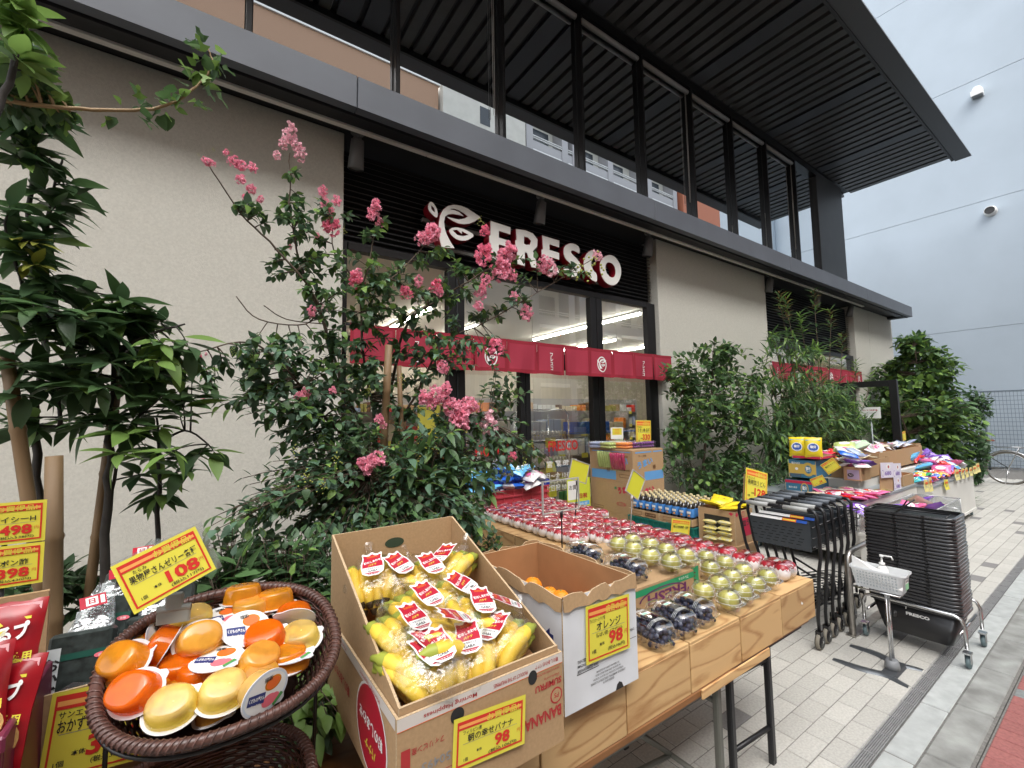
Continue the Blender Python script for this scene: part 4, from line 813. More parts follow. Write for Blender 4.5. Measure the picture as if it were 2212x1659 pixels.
KRAFT = mat('kraft_cardboard', (.42, .27, .14), .8, ns=120, na=.1, bs=40, bst=.12, rnd=.06); KRAFTD = mat('kraft_inner', (.38, .19, .08), .85, ns=9, na=.12); KRED = mat('kraft_edge', (.52, .38, .23), .9, ns=300, na=.3)
WCARD = mat('white_cardboard', (.68, .7, .73), .6, ns=14, na=.05, bs=7, bst=.25)
STEELB = mat('black_table_leg', (.02, .02, .022), .4, .3); STEELG = mat('olive_grey_leg', (.14, .14, .12), .45, .4); CHROME = mat('chrome', (.6, .6, .6), .18, 1.); STEEL = mat('brushed_steel', (.42, .4, .37), .32, .9, ns=30, na=.15)
CLEAR = film('clear_pet_plastic', (.96, .97, .97), .05, .05, .7); CLEARC = film('crinkled_film', (.985, .985, .98), .16, .05, .32, .0, 60, .5); ACR = film('acrylic_plate', (.9, .92, .92), .08, .12, .7, .06)
# folding tables
def table(label, x0, x1, y0, y1, legs, steel, rail, topm=BRT):
    t = thing('folding_table', label, 'table', ((x0+x1)/2, (y0+y1)/2, 0), 0, None); b = MB(); b.bbox(x0, x1, y0, y1, .553, .579, .006); part('tabletop', b, topm, t, world=True)
    b = MB(); b.box(x0+.04, x1-.04, y0+.02, y0+.045, .525, .552); b.box(x0+.04, x1-.04, y1-.045, y1-.02, .525, .552); part('rail', b, steel, t, world=True)
    for (lx, ly) in legs: b = MB(); b.bbox(lx-.016, lx+.016, ly-.013, ly+.013, .02, .55, .005); b.box(lx-.014, lx+.014, ly-.011, ly+.011, 0, .02, 1); part('leg', b, [steel, BLACK], t, world=True)
    for a, c in rail: b = MB(); b.tube([a, c], .011, 6); part('brace', b, steel, t, world=True)
    return t
table('brown folding table with black legs at the right end of the wooden crates', 1.80, 2.53, 1.052, 2.9, [(2.19, 1.10), (1.90, 1.12), (2.19, 2.7), (1.9, 2.7)], STEELB, [((2.19, 1.10, .16), (1.90, 1.12, .16)), ((2.19, 1.1, .46), (1.90, 1.12, .46)), ((2.19, 1.12, .42), (2.3, 1.3, .55))])
table('brown folding table with olive grey legs carrying the banana and orange cartons', -.12, 1.795, 1.028, 1.62, [(1.72, 1.07), (1.72, 1.56), (.3, 1.07), (.3, 1.56)], STEELG, [((1.72, 1.07, .12), (1.72, 1.56, .12)), ((1.72, 1.3, .12), (1.2, 1.3, .54)), ((.3, 1.3, .3), (1.72, 1.3, .12)), ((1.72, 1.07, .45), (1.72, 1.56, .45))])
b = MB(); b.bbox(1.55, 2.06, 1.019, 1.027, .545, .578, .002); solo('loose_board', b, CEDX, 'thin pale wooden batten fixed along the front edge of the brown table', 'board')
# wooden crates (turned over, open side down)
cr = thing('wooden_crate', '', 'crate', (0, 0, .58), 0, 'upturned cedar crates covering the tables')
CW, CD, CH = .345, .54, .178
b = MB(); b.bbox(0, CW, 0, .012, 0, CH-.011, .0015); part('front_board', b, CEDX, cr)
b = MB(); b.bbox(0, CW, CD-.012, CD, 0, CH-.011, .0015); part('back_board', b, CEDX, cr)
for x in (0.0, CW-.012): b = MB(); b.bbox(x, x+.012, .013, CD-.013, 0, CH-.011, .0015); part('side_board', b, CEDY, cr)
for k in range(3): b = MB(); b.bbox(0, CW, .001+k*.18, .178+k*.18, CH-.010, CH, .0015); part('slat', b, CEDX, cr)
first = True
xs_ = [(.448, 'under the banana carton'), (.80, 'under the orange carton, second from the left'), (1.151, 'beside the orange carton, front row'), (1.503, 'front row under the grape boxes'), (1.857, 'front row under the nearest pears'), (2.209, 'at the right front corner with a torn label scrap')]
for j, y in enumerate((1.03, 1.575, 2.12, 2.665)):
    for i, (x, s_) in enumerate(xs_):
        if j >= 1 and x < 1.1 or j >= 2 and x < 1.8: continue
        if j == 0: lab = 'pale cedar crate '+s_
        else: lab = ['', 'cedar crate in the second row behind the front crates', 'cedar crate under the middle of the red apple trays', 'cedar crate under the rear red apple trays'][j]+(', left one' if x < 1.9 else ', right one') if j > 1 else 'cedar crate in the second row, '+s_.replace('front row ', '').replace('front corner with a torn label scrap', 'edge')
        o = cr if first else dup(cr); first = False; o.location = (x, y, .58); o.rotation_euler = (0, 0, radians(_rnd.uniform(-.4, .4))); o['label'] = lab
for y in (3.21,): o = dup(cr, (2.03, y, .58), 0, 'rearmost cedar crate at the left back corner of the apple display'); o = dup(cr, (2.385, y, .58), 0, 'rearmost cedar crate at the right back corner of the apple display')
b = MB(); b.quad((2.40, 1.0285, .675), (2.418, 1.0285, .668), (2.421, 1.0285, .676), (2.405, 1.0285, .686)); solo('label_scrap', b, WHITE, 'small torn white label scrap stuck on the right end crate', 'label')
# =================================================================== PRICE CARDS
def basis(pbl, pbr, ptl):
    """matrix with x along bottom edge, y up, z outwards (towards the viewer), origin = card centre; returns (M, w, h)"""
    pbl, pbr, ptl = Vector(pbl), Vector(pbr), Vector(ptl); x = pbr-pbl; y = ptl-pbl; w = x.length; x.normalize(); y = y-x*y.dot(x); h = y.length; y.normalize(); z = x.cross(y); c = pbl+x*w/2+y*h/2
    return Matrix(((x.x, y.x, z.x, c.x), (x.y, y.y, z.y, c.y), (x.z, y.z, z.z, c.z), (0, 0, 0, 1))), w, h
def card(label, M, w, h, head='お買得品!', maker='', name='', price='98', tax='106', orange=False, group=None, curl=0., plain=False, thin=.0012, mid='', unit='1個'):
    t = thing('price_card', label, 'price card', M=M, group=group)
    b = MB(); NX = 6; vs = []
    zf = lambda x: curl*w*((2*x/w)**2)
    for s_ in (0, -thin):
        for j in range(2):
            for i in range(NX+1): x = -w/2+w*i/NX; vs.append((x, -h/2+h*j, s_+zf(x)))
    for i in range(NX): b.f += [(i, i+1, NX+2+i, NX+1+i)]; k = 2*(NX+1); b.f += [(k+i+1, k+i, k+NX+1+i, k+NX+2+i)]
    b.f += [(0, NX+1, 3*NX+3, 2*NX+2), (NX, 3*NX+2, 4*NX+3, 2*NX+1)]; b.m = [0]*len(b.f); b.s = [False]*len(b.f); b.v = vs; part('card', b, YEL, t)
    p = Print(); W_, H_ = w, h; m = .045*w; rd = ORANGE if orange else RED; z1 = .0007+max(0, curl)*w*1.0; p.z = z1+.0006; zr = z1+.0002
    x0, x1, y0, y1 = -W_/2+m, W_/2-m, -H_/2+m, H_/2-m; tk = .022*w
    if plain: return t
    p.frame(x0, x1, y0, y1, tk, rd, zr); hb = .17*H_
    p.rect(x0+tk, x1-tk, y1-hb*.38, y1-tk, rd, zr); p.rect(x0+tk, x1-tk, y1-hb*.72, y1-hb*.38, LTORANGE, zr); p.rect(x0+tk, x1-tk, y1-hb*.95, y1-hb*.72, rd, zr)
    p.text(head, x1-w*.29, y1-hb*.52, hb*.8, YEL, w*.46, .012, z=z1+.0009)
    if maker: p.text(maker, x0+w*.2, y1-hb-.055*H_, .075*H_, BLACK, min(w*.34, .075*H_*len(maker)*.95), .01)
    if name: p.text(name, 0 if maker else w*.02, y1-hb-.18*H_, .15*H_, BLACK, min(w*.8, .16*H_*len(name)*.98), .012); p.rect(x0+w*.08, x1-w*.08, y1-hb-.275*H_, y1-hb-.268*H_, GREYP)
    if mid: p.text(mid, w*.02, y1-hb-.33*H_, .08*H_, BLACK, w*.6, .008)
    if price: p.text(price, w*.16, -H_*.17, .24*H_, RED, min(w*.5, .24*H_*len(price)*.78), .035); p.text('円', x1-w*.06, -H_*.15, .07*H_, RED, None, 0); p.text('本体', -w*.16, -H_*.22, .06*H_, BLACK)
    if tax: p.text('(税込'+tax+'円)', w*.17, -H_*.35, .08*H_, BLACK, w*.4, .01)
    p.text(unit, x0+w*.12, -H_*.31, .07*H_, BLACK, None, .01)
    p.put(t); return t
def card_px(label, bl, br, tl, Y, **k):
    Ys = Y if isinstance(Y, tuple) else (Y, Y, Y); M, w, h = basis(at(*bl, Ys[0]), at(*br, Ys[1]), at(*tl, Ys[2])); return card(label, M, w, h, **k)
# =================================================================== BANANA CARTON
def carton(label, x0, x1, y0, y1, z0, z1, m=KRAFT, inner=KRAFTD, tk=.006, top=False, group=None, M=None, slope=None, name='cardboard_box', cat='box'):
    """open (or closed) carton; slope=(front z, back z) gives slanting sides"""
    t = thing(name, label, cat, ((x0+x1)/2, (y0+y1)/2, z0), 0, group); zf, zb = slope or (z1, z1)
    X0, X1, Y0, Y1 = x0-(x0+x1)/2, x1-(x0+x1)/2, y0-(y0+y1)/2, y1-(y0+y1)/2; H0 = 0; hf, hb = zf-z0, zb-z0
    def pan(nm, pts_out, off):
        q = [Vector(p) for p in pts_out]; r = [p+Vector(off) for p in q]; b = MB(); b.add(q+r, [(0, 1, 2, 3)], 0); n = len(b.v); b.f += [(7, 6, 5, 4)]; b.m += [1]; b.s += [False]
        for i in range(4): b.f.append((i, i+4, (i+1) % 4+4, (i+1) % 4)); b.m.append(2); b.s.append(False)
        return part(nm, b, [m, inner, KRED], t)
    f_ = pan('front_panel', [(X0, Y0, 0), (X1, Y0, 0), (X1, Y0, hf), (X0, Y0, hf)], (0, tk, 0)); k_b = pan('back_panel', [(X1, Y1, 0), (X0, Y1, 0), (X0, Y1, hb), (X1, Y1, hb)], (0, -tk, 0))
    l_ = pan('side_panel', [(X0, Y1-tk-.0005, 0), (X0, Y0+tk+.0005, 0), (X0, Y0+tk+.0005, hf), (X0, Y1-tk-.0005, hb)], (tk, 0, 0)); r_ = pan('side_panel', [(X1, Y0+tk+.0005, 0), (X1, Y1-tk-.0005, 0), (X1, Y1-tk-.0005, hb), (X1, Y0+tk+.0005, hf)], (-tk, 0, 0))
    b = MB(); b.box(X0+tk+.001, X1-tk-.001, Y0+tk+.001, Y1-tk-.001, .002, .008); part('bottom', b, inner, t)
    if top:
        for s_ in (0, 1): b = MB(); ym = 0; b.box(X0+.001, X1-.001, (Y0 if s_ == 0 else .002)+.001, (-.002 if s_ == 0 else Y1)-.001, hf, hf+.004); part('flap', b, m, t)
    return t, (X0, X1, Y0, Y1, hf, hb)
FRONT = lambda x, y, z: T(x, y, z) @ R('X', 90)                 # print on a face looking to -Y
LEFTF = lambda x, y, z: T(x, y, z) @ R('Z', -90) @ R('X', 90)   # print on a face looking to -X
REDK = mat('red_carton_print', (.4, .03, .03), .7); BANW = mat('carton_white_band', (.6, .55, .5), .7)
bx, q = carton('outer brown banana carton with white printed rim and red oval on its side', .345, .792, .925, 1.54, .765, .985, tk=.006)
X0, X1, Y0, Y1, hf, hb = q
p = Print(); w = X1-X0; p.z = .0012
p.rect(-w/2, w/2, .085, .11, BANW, .0006); p.rect(-w/2, w/2, .0835, .085, ORANGE, .0006); p.text('Morning Happiness', -.1, .097, .012, REDK, .13, .01, 180); p.text('PRODUCT OF THE PHILIPPINES', .06, .096, .009, REDK, .1, .01, 180); p.text('朝のしあわせバナナ', .17, .098, .011, REDK, .075, .01, 180)
p.disc(-.085, .068, .017, .017, BLACK, .0008); p.disc(.125, .078, .014, .017, BLACK, .0008)
p.text('Distributed by', .185, .062, .007, REDK, .05, 0, 180); p.text('SUMIFRU', .175, .045, .016, REDK, .085, .03, 180); p.text('JAPAN CORPORATION', .175, .077, .007, REDK, .075, 0, 180)
p.text('BANANAS', .15, -.028, .028, REDK, .13, .03, 180); p.text('フィリピン産', -.155, .035, .014, REDK, .075, .01, 180); p.text('7 50493', -.125, -.005, .018, GREYP, .09, .01, 180); p.text('A7224', -.13, -.055, .02, GREYP, .085, .01, 180)
p.rect(-.215, -.195, .0, .045, REDK); p.rect(-.215, -.195, -.06, -.01, REDK); p.rect(-.215, -.04, -.03, -.0285, REDK); p.disc(.2, .01, .02, .02, REDK, .0006, 14); p.disc(.2, .01, .016, .016, KRAFT, .0008, 14); p.text('PS', .2, .01, .012, REDK, None, .01, 180)
p.put(bx, FRONT(0, Y0-.0003, .11))
p = Print(); p.z = .0014; p.rect(-.3, .3, .085, .11, BANW, .0006); p.disc(.14, -.0, .115, .1, WHITE, .0006, 28); p.disc(.14, -.0, .108, .094, DKRED, .0009, 28); p.text('朝のしあわせ', .14, .01, .03, WHITE, .17, .03, 180, z=.0016); p.text('バナナ', .14, -.04, .025, YEL, .08, .03, 180, z=.0016); p.text('Morning Happiness', .13, .097, .012, REDK, .15, 0, 180); p.text('Morning Happiness', -.15, .097, .012, REDK, .15, 0, 180); p.text('朝のしあわせバナナ', -.14, .0, .03, REDK, .2, .02, 180)
p.rect(.16, .175, -.06, .0, BLACK, .0012) if 0 else None
p.put(bx, LEFTF(X0-.0003, 0, .11))
tr, q2 = carton('tall backed brown cardboard tray full of bagged bananas with a hand hole in the back', .353, .784, .933, 1.53, .775, 1.0, slope=(1.0, 1.232), inner=KRAFT, name='banana_tray', cat='box')
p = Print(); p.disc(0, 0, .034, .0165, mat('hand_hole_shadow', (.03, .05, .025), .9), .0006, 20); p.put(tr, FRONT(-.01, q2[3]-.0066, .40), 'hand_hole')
for yy_, zz_ in ((.05, .19), (-.1, .17)): p = Print(); p.rect(-.002, .002, -.02, .022, BLACK, .0006); p.put(tr, LEFTF(q2[1]-.0066, yy_, zz_+.06), 'slot')
b = MB(); b.quad((-.2, -.29, .16), (.2, -.29, .16), (.2, .29, .26), (-.2, .29, .26)); part('filling', b, KRAFTD, tr)
# banana bags
BAN = mat('banana_yellow', (.86, .62, .07), .5, ns=14, c2=(.72, .46, .04), nd=5); BANG = mat('banana_green_tip', (.32, .36, .05), .5); BANT = mat('banana_brown_tip', (.06, .035, .015), .7)
def banana_mesh(b, M, L=.165, bend=1.0, r=.0185):
    n = 12; R0 = L/bend/1.35; pts = []; rr = []
    for i in range(n+1):
        t = i/n; a = (t-.5)*L/R0; pts.append((0, R0*sin(a), R0*(cos(a)-1)*1.0)); rr.append(r*(.3 if t < .04 else .62 if t < .12 else .88 if t < .2 else 1 if t < .75 else .8 if t < .84 else .45 if t < .95 else .36))
    o = MB(); o.tube(pts, rr, 7)
    for f in o.f:
        s_ = min(f)//7; b.f.append(tuple(i+len(b.v) for i in f)); b.m.append(1 if s_ >= n-3 else 2 if s_ <= 0 else 0); b.s.append(True)
    b.v += [tuple(M @ Vector(v)) for v in o.v]
def bag_hull(b, sx, sy, sz, m=0, seed=0, knot=True):
    n, h = 18, 10; r_ = random.Random(seed); vs = []; off = r_.uniform(0, 50)
    for i in range(h+1):
        a = -pi/2+pi*i/h
        for k in range(n):
            q = 2*pi*k/n; v = Vector((cos(a)*cos(q), sin(a), cos(a)*sin(q))); d = 1+.16*noise.noise(v*2.3+Vector((off, 0, 0)))+.09*noise.noise(v*6+Vector((off, 3, 0)))
            taper = 1-.45*max(0, v.y)**1.5; vs.append((v.x*sx*d*taper, v.y*sy*d, v.z*sz*d*taper))
    f = [(i*n+k, i*n+(k+1) % n, (i+1)*n+(k+1) % n, (i+1)*n+k) for i in range(h) for k in range(n)]; b.add(vs, f, m, None, True)
    if knot: b.tube([(0, sy*.9, 0), (.004, sy*1.08, 0), (.0, sy*1.12, .004), (-.006, sy*1.3, .004)], [.022, .008, .008, .02], 7, m, cap=False)
bn = thing('banana_bag', '', 'bananas', (0, 0, 0), 0, 'bagged banana bunches in the cardboard tray')
BR = random.Random(4)
for k in range(4):
    b = MB(); xk = -.048+.032*k; M_ = T(xk, 0, .002*((k*7) % 3)) @ R('Y', (k-1.5)*12) @ R('Z', -(k-1.5)*5) @ R('X', 4); banana_mesh(b, M_, .17, 1.05, .0195); part('banana', b, [BAN, BANG, BANT], bn)
for k in range(3):
    b = MB(); banana_mesh(b, T(-.034+.034*k, -.004, -.03) @ R('Z', -(k-1)*6), .16, .9, .0195); part('banana', b, [BAN, BANG, BANT], bn)
b = MB(); bag_hull(b, .074, .098, .044, 0, 3); part('plastic_bag', b, CLEARC, bn)
lab = Print(); lab.z = .0012; sh = smooth_poly([(-.027, -.045), (.027, -.045), (.034, .0), (.026, .03), (.03, .052), (.012, .042), (0, .056), (-.012, .042), (-.03, .052), (-.026, .03), (-.034, 0)], 1)
def conv(pts, m, z): lab.poly(pts, m, z)
lab.poly([(x*1.08, y*1.05) for x, y in sh], WHITE, .0003); lab.poly([(x*.95, y*.9-.002) for x, y in sh], DKRED, .0007); lab.rect(-.029, .029, -.034, -.012, WHITE, .001); lab.text('朝のしあわせ', 0, .012, .011, WHITE, .052, .03, 12); lab.text('バナナ', 0, -.002, .008, YEL, .026, .03, 12); lab.text('機能性表示食品', 0, -.018, .0065, BLACK, .04, .01); lab.text('GABA', 0, -.028, .008, BLACK, .03, .03); lab.text('Sumifru', 0, .034, .01, ORANGE, .032, .03); lab.text('血圧を下げる', 0, -.04, .005, WHITE, .04, .01)
lab.put(bn, T(.004, -.01, .051) @ SC(.86, .9, 1), 'bag_label')
# px centre, plane height, yaw (0: stems away from viewer), tilt
bags = [(235, 480, .10, -15, 'leftmost back banana bag with green stem high up'), (395, 470, .085, 20, 'banana bag behind the second one, partly under it'), (590, 470, .105, 8, 'tall banana bag in the back row with stem up'), (735, 400, .1, -60, 'banana bag at the back right corner near the hand hole'), (770, 600, .075, 35, 'banana bag with twisted neck right of centre'),
        (560, 670, .085, 15, 'banana bag in the middle above the sideways one'), (900, 700, .085, -12, 'narrow banana bag standing near the right wall'), (1030, 740, .06, 60, 'small banana bag low at the right wall'), (370, 850, .085, 12, 'large banana bag on the left with big red shield label'), (710, 850, .1, 88, 'banana bag lying crosswise in the centre with curved yellow backs'),
        (530, 980, .05, 30, 'banana bag half hidden below the crosswise one'), (480, 1150, .055, 22, 'front left banana bag at the tray corner'), (740, 1080, .075, 0, 'front banana bag with the widest red label'), (950, 1010, .06, -20, 'front banana bag right of the widest label'), (1150, 930, .055, -65, 'front right banana bag with green stems against the wall')]
fst = True
for i, (zx, zy, dz, yaw, lb) in enumerate(bags):
    u, v = 713.2+zx*.3472, 1083+zy*.3472
    Z = 1.0
    for _ in range(12): P0 = atz(u, v, Z); Z = .985+.125*min(1, max(0, (P0.y-.93)/.6))+dz*.5
    P0.x = min(max(P0.x, .428+.02*abs(sin(radians(yaw)))), .708-.02*abs(sin(radians(yaw)))); P0.y = max(P0.y, 1.02)
    M_ = T(*P0) @ R('Z', yaw) @ R('X', 22) @ R('Y', BR.uniform(-10, 10)) @ SC(1.09)
    o = bn if fst else dup(bn); fst = False; o.matrix_world = M_; o['label'] = lb
card_px('big yellow price card for bananas fixed to the front of the brown carton', (976.5, 1674), (1133, 1606), (974, 1559), (.921, .915, .921), maker='フィリピン産', name='朝の幸せバナナ', price='98', tax='106', curl=.0)
# =================================================================== ORANGE CARTON
ob_, q = carton('white cardboard carton of oranges with torn brown rim', .855, 1.166, .992, 1.50, .762, 1.078, m=WCARD, inner=KRAFTD, tk=.005)
X0, X1, Y0, Y1, hf, hb = q
NAVY = mat('navy_print', (.02, .03, .15), .5)
b = MB(); RR = random.Random(9)
def ragged(b, pts, drop, n=16, out=Vector((0, -1, 0))):
    a, c = Vector(pts[0]), Vector(pts[1]); top = []; bot = []
    for i in range(n+1):
        p = a.lerp(c, i/n); dd = drop*(1+.15*sin(i*1.7)); notch = .016 if (i in (n//3, 2*n//3)) else 0
        top.append(p+Vector((0, 0, .008+.004*sin(i*.9)-notch))+out*.003); bot.append(p+Vector((0, 0, -dd-RR.uniform(0, .004)))+out*.007)
    o = len(b.v); b.v += [tuple(v) for v in top+bot]; 
    for i in range(n): b.f.append((o+i, o+n+1+i, o+n+2+i, o+i+1)); b.m.append(0); b.s.append(False)
    o2 = len(b.v); b.v += [tuple(v-out*.004) for v in top+bot]
    for i in range(n): b.f.append((o2+i, o2+i+1, o2+n+2+i, o2+n+1+i)); b.m.append(0); b.s.append(False); b.f.append((o+i, o+i+1, o2+i+1, o2+i)); b.m.append(1); b.s.append(False)
ragged(b, [(X0, Y0, hf), (X1, Y0, hf)], .03); part('folded_rim', b, [KRAFT, KRED], ob_); b = MB(); ragged(b, [(X0, Y1, hf), (X0, Y0, hf)], .03, 20, Vector((-1, 0, 0))); part('folded_rim', b, [KRAFT, KRED], ob_)
b = MB(); ragged(b, [(X1, Y0+.0, hf), (X1, Y1, hf)], .012, 20, Vector((1, 0, 0))); ragged(b, [(X1, Y1, hf), (X0, Y1, hf)], .012, 14, Vector((0, 1, 0))); part('folded_rim', b, [KRAFT, KRED], ob_)
p = Print(); p.z = .0012
p.text('TREATED TO MAINTAIN', -.06, -.028, .0085, BLACK, .09); p.text('IMAZALIL, TBZ AND', -.065, -.041, .0085, BLACK, .08); p.text('BEESWAX-BASED WAX', -.063, -.054, .0085, BLACK, .084); p.rect(-.108, -.02, -.063, -.061, BLACK)
for i, s_ in enumerate(('MARKETED BY SUNKIST GROWERS, INC.', 'UNDER LICENSE FROM SUNKIST GROWERS, INC.', 'VALENCIA, CA 91355 U.S.A. PRODUCE OF AUSTRALIA', 'SUNKIST IS A REGISTERED TRADEMARK OF SUNKIST', 'ALL RIGHTS RESERVED.')): p.text(s_, .02, -.078-.0095*i, .0062, BLACK, (.1, .11, .13, .15, .05)[i], .006)
p.text('FOLLOWING:', .12, .0, .008, BLACK, .045); p.rect(.08, .15, -.027, -.0255, BLACK); p.poly([(.05, -.158), (.085, -.158), (.078, -.142), (.066, -.136), (.056, -.142)], BLACK)
p.put(ob_, FRONT(0, Y0-.0003, .158))
p = Print(); p.z = .0014; p.text('Sunkist', .05, .02, .085, NAVY, .33, .03); p.disc(-.06, .085, .008, .008, NAVY); p.rect(-.2, .22, -.06, -.045, NAVY) if 0 else None; p.put(ob_, LEFTF(X0-.0003, 0, .17))
ORG = mat('orange_peel', (.85, .27, .015), .42, bs=260, bst=.5); og = thing('orange', '', 'orange', (0, 0, 0), 0, 'oranges lying in the white carton')
b = MB(); b.lathe([(.001, -.036), (.02, -.031), (.034, -.015), (.037, 0), (.034, .015), (.02, .031), (.004, .0355), (.001, .034)], 18); part('peel', b, ORG, og); b = MB(); b.lathe([(.0, .0365), (.003, .036), (.0035, .034)], 6); part('stem_button', b, GREENP, og)
fst = True
for i, (u, v, Z) in enumerate(((1151, 1268, .945), (1187, 1290, .93), (1212, 1297, .93), (1266, 1293, .925), (1240, 1306, .915), (1170, 1306, .91), (1230, 1285, .90), (1140, 1300, .91))):
    o = og if fst else dup(og); fst = False; o.location = atz(u, v, Z); o['label'] = ['whole orange showing highest at the left rim of the white carton', 'orange just above the rim notch, second from left', 'orange behind the front rim of the carton, third from left', 'single orange showing at the right of the carton', 'orange lower in the carton, right of centre', 'orange lower in the carton at the left', 'orange deeper in the carton at the back', 'orange low at the far left of the carton'][i]
b = MB(); b.box(X0+.01, X1-.01, Y0+.01, Y1-.01, .12, .13); part('inner_sheet', b, KRAFTD, ob_)
card_px('yellow price card for oranges hanging on the white carton, slightly crumpled', (1267, 1438), (1361, 1399), (1252, 1316), (.985, .982, .985), head='広告の品!', maker='アメリカ オーストラリア産', name='オレンジ', mid='防ばい剤:イマザリル', price='98', tax='106')
# =================================================================== FRESH CARTON
fx, q = carton('brown fruit carton printed upside down with a green band and purple FRESH lettering', 1.512, 1.932, 1.29, 1.86, .762, .862, top=True)
p = Print(); p.z = .0012; p.rect(-.21, .21, .018, .045, GREENP, .0005); p.text('フレッシュ', .13, .032, .014, WHITE, .075, .02, 180); p.text("'FRESH", .02, -.01, .045, PURPLE, .3, .03, 180); p.put(fx, FRONT(0, q[2]-.0003, .05))
p = Print(); p.z = .0008; p.mb.add([((.17+.012*k_)*cos(a*pi/24)*.9, (.035+.006*k_)*sin(a*pi/24)-.01, .001) for k_ in (0, 1) for a in range(25)], [(i, i+1, 26+i, 25+i) for i in range(24)], p.mi(PURPLE)); p.put(fx, FRONT(-.02, q[2]-.0003, .05), 'ellipse_print')
f2, q = carton('narrow brown and green carton end behind the nearest pears', 1.94, 2.045, 1.33, 1.86, .762, .855, top=True)
p = Print(); p.z = .001; p.rect(-.05, .04, -.045, .045, GREENP, .0005); p.text('王', -.005, 0, .04, BROWNP, None, .03); p.put(f2, FRONT(0, q[2]-.0003, .047))
# =================================================================== FRUIT PACKS
APP = mat('red_apple_skin', (.42, .02, .035), .3, ns=26, c2=(.3, .01, .02), nd=3, rnd=.25); AP_GLINT = mat('apple_painted_glint', (.72, .36, .4), .4); NET = mat('white_foam_net', (.8, .77, .78), .7, bs=300, bst=.6); STK = mat('white_sticker', (.8, .8, .78), .4)
def clamshell(b, sx, sy, h, m=0, lip=.008, dome=True, pw=4.5):
    """clear tray with lip and domed lid"""
    b.lathe([(.80, 0), (.84, .004), (.95, h*.42), (1.0, h*.45), (1.06, h*.45), (1.06, h*.455+.002)], 28, m, SC(1, 1, 1), sx, sy, cap=False, pw=pw)
    if dome: b.lathe([(1.0, h*.46), (.97, h*.62), (.93, h*.8), (.84, h*.93), (.6, h), (.3, h*1.01), (.001, h*1.01)], 28, m, None, sx, sy, cap=False, pw=3.2)
ap_ = thing('apple_pack', '', 'apples', (0, 0, 0), 0, 'clear trays of red fruit in white foam nets'); AR = random.Random(2)
for i, (x, y) in enumerate(((-.036, -.035), (.036, -.033), (-.035, .034), (.036, .035))):
    b = MB(); X_ = T(x, y, .046) @ R('Y', AR.uniform(-20, 20)) @ R('X', AR.uniform(-20, 20)); b.lathe([(.001, -.032), (.019, -.033), (.034, -.015), (.0365, .003), (.031, .024), (.016, .033), (.005, .031), (.001, .027)], 16, 0, X_)
    fr_ = part('fruit', b, APP, ap_)
    b = MB(); d = Vector((.35, -.9, .55)).normalized(); X2 = T(x, y, .046) @ lmat(Vector((0, 0, 0)), d, AR.uniform(0, 6)) ; b.lathe([(.0115, .001), (.024, -.006)], 14, 0, T(x, y, .046) @ (d.to_track_quat('Z', 'Y').to_matrix().to_4x4()) @ T(0, 0, .0338) @ R('Z', 20*i), cap=False, sx=1.2, sy=.85); part('pink_glint', b, AP_GLINT, fr_)  # pale pink disc: sky reflection in the wrap, painted onto each fruit
    b = MB(); n = 22; vs = []
    for j, (r_, z) in enumerate(((.020, .006), (.034, .018), (.0385, .036), (.0375, .052), (.0362, .060))):
        for k in range(n): a = 2*pi*k/n; rr = r_*(1+.02*(-1)**(k+j)); vs.append((x+rr*cos(a), y+rr*sin(a), z+(.005*(-1)**k if j == 4 else 0)))
    b.add(vs, [(j*n+k, j*n+(k+1) % n, (j+1)*n+(k+1) % n, (j+1)*n+k) for j in range(4) for k in range(n)], 0, None, True); part('foam_net', b, NET, ap_)
b = MB(); b.quad((-.022, -.008, .0825), (.022, -.004, .0825), (.02, .014, .083), (-.024, .010, .083)); part('sticker', b, STK, ap_)
b = MB(); clamshell(b, .068, .068, .082, dome=False); b.lathe([(1.0, .038), (.98, .06), (.8, .082), (.4, .0845), (.001, .0845)], 20, 0, None, .07, .07, cap=False, pw=3.2); part('clear_tray', b, CLEAR, ap_)
def rot_small(): return radians(AR.uniform(-5, 5))
fst = True; rows = [1.15+.1525*i for i in range(15)]
for i, y in enumerate(rows):
    cx = 2.452+.06*(y-1.15)
    if y > 2.25: cx = 2.50
    cols = 1+(y > 1.58)+(y > 1.85)+(y > 2.15)+(y > 3.2 and 0)
    for j in range(cols):
        x = cx-.158*j; o = ap_ if fst else dup(ap_); fst = False; o.location = (x, y+AR.uniform(-.006, .006), .759); o.rotation_euler = (0, 0, rot_small())
        o['label'] = ('clear tray of red fruit, ' + ('nearest the right front crate corner' if i == 0 else 'number %s from the front in the rightmost line' % ['one', 'two', 'three', 'four', 'five', 'six', 'seven', 'eight', 'nine', 'ten', 'eleven', 'twelve', 'thirteen', 'fourteen', 'fifteen'][i])) if j == 0 else 'clear tray of red fruit, %s line from right, %s row from back' % (['', 'second', 'third', 'fourth'][j], ['last', 'second', 'third', 'fourth', 'fifth', 'sixth', 'seventh', 'eighth', 'ninth', 'tenth', 'eleventh', 'twelfth', 'thirteenth', 'fourteenth', 'fifteenth'][len(rows)-1-i])
for k, (x, y) in enumerate(((2.66, 2.62), (2.66, 2.78), (2.66, 2.94), (2.66, 3.1), (2.66, 3.26))): dup(ap_, (x, y, .759), rot_small(), 'clear tray of red fruit on the narrow outer crate, row %s from the front' % ['one', 'two', 'three', 'four', 'five'][k])
b = MB(); b.bbox(2.735-.14, 2.74, 2.52, 3.4, .70, .757, .003); b.box(2.60, 2.73, 2.6, 3.3, .0, .70); solo('side_crate', b, CEDY, 'narrow crate widening the rear of the apple display', 'crate')
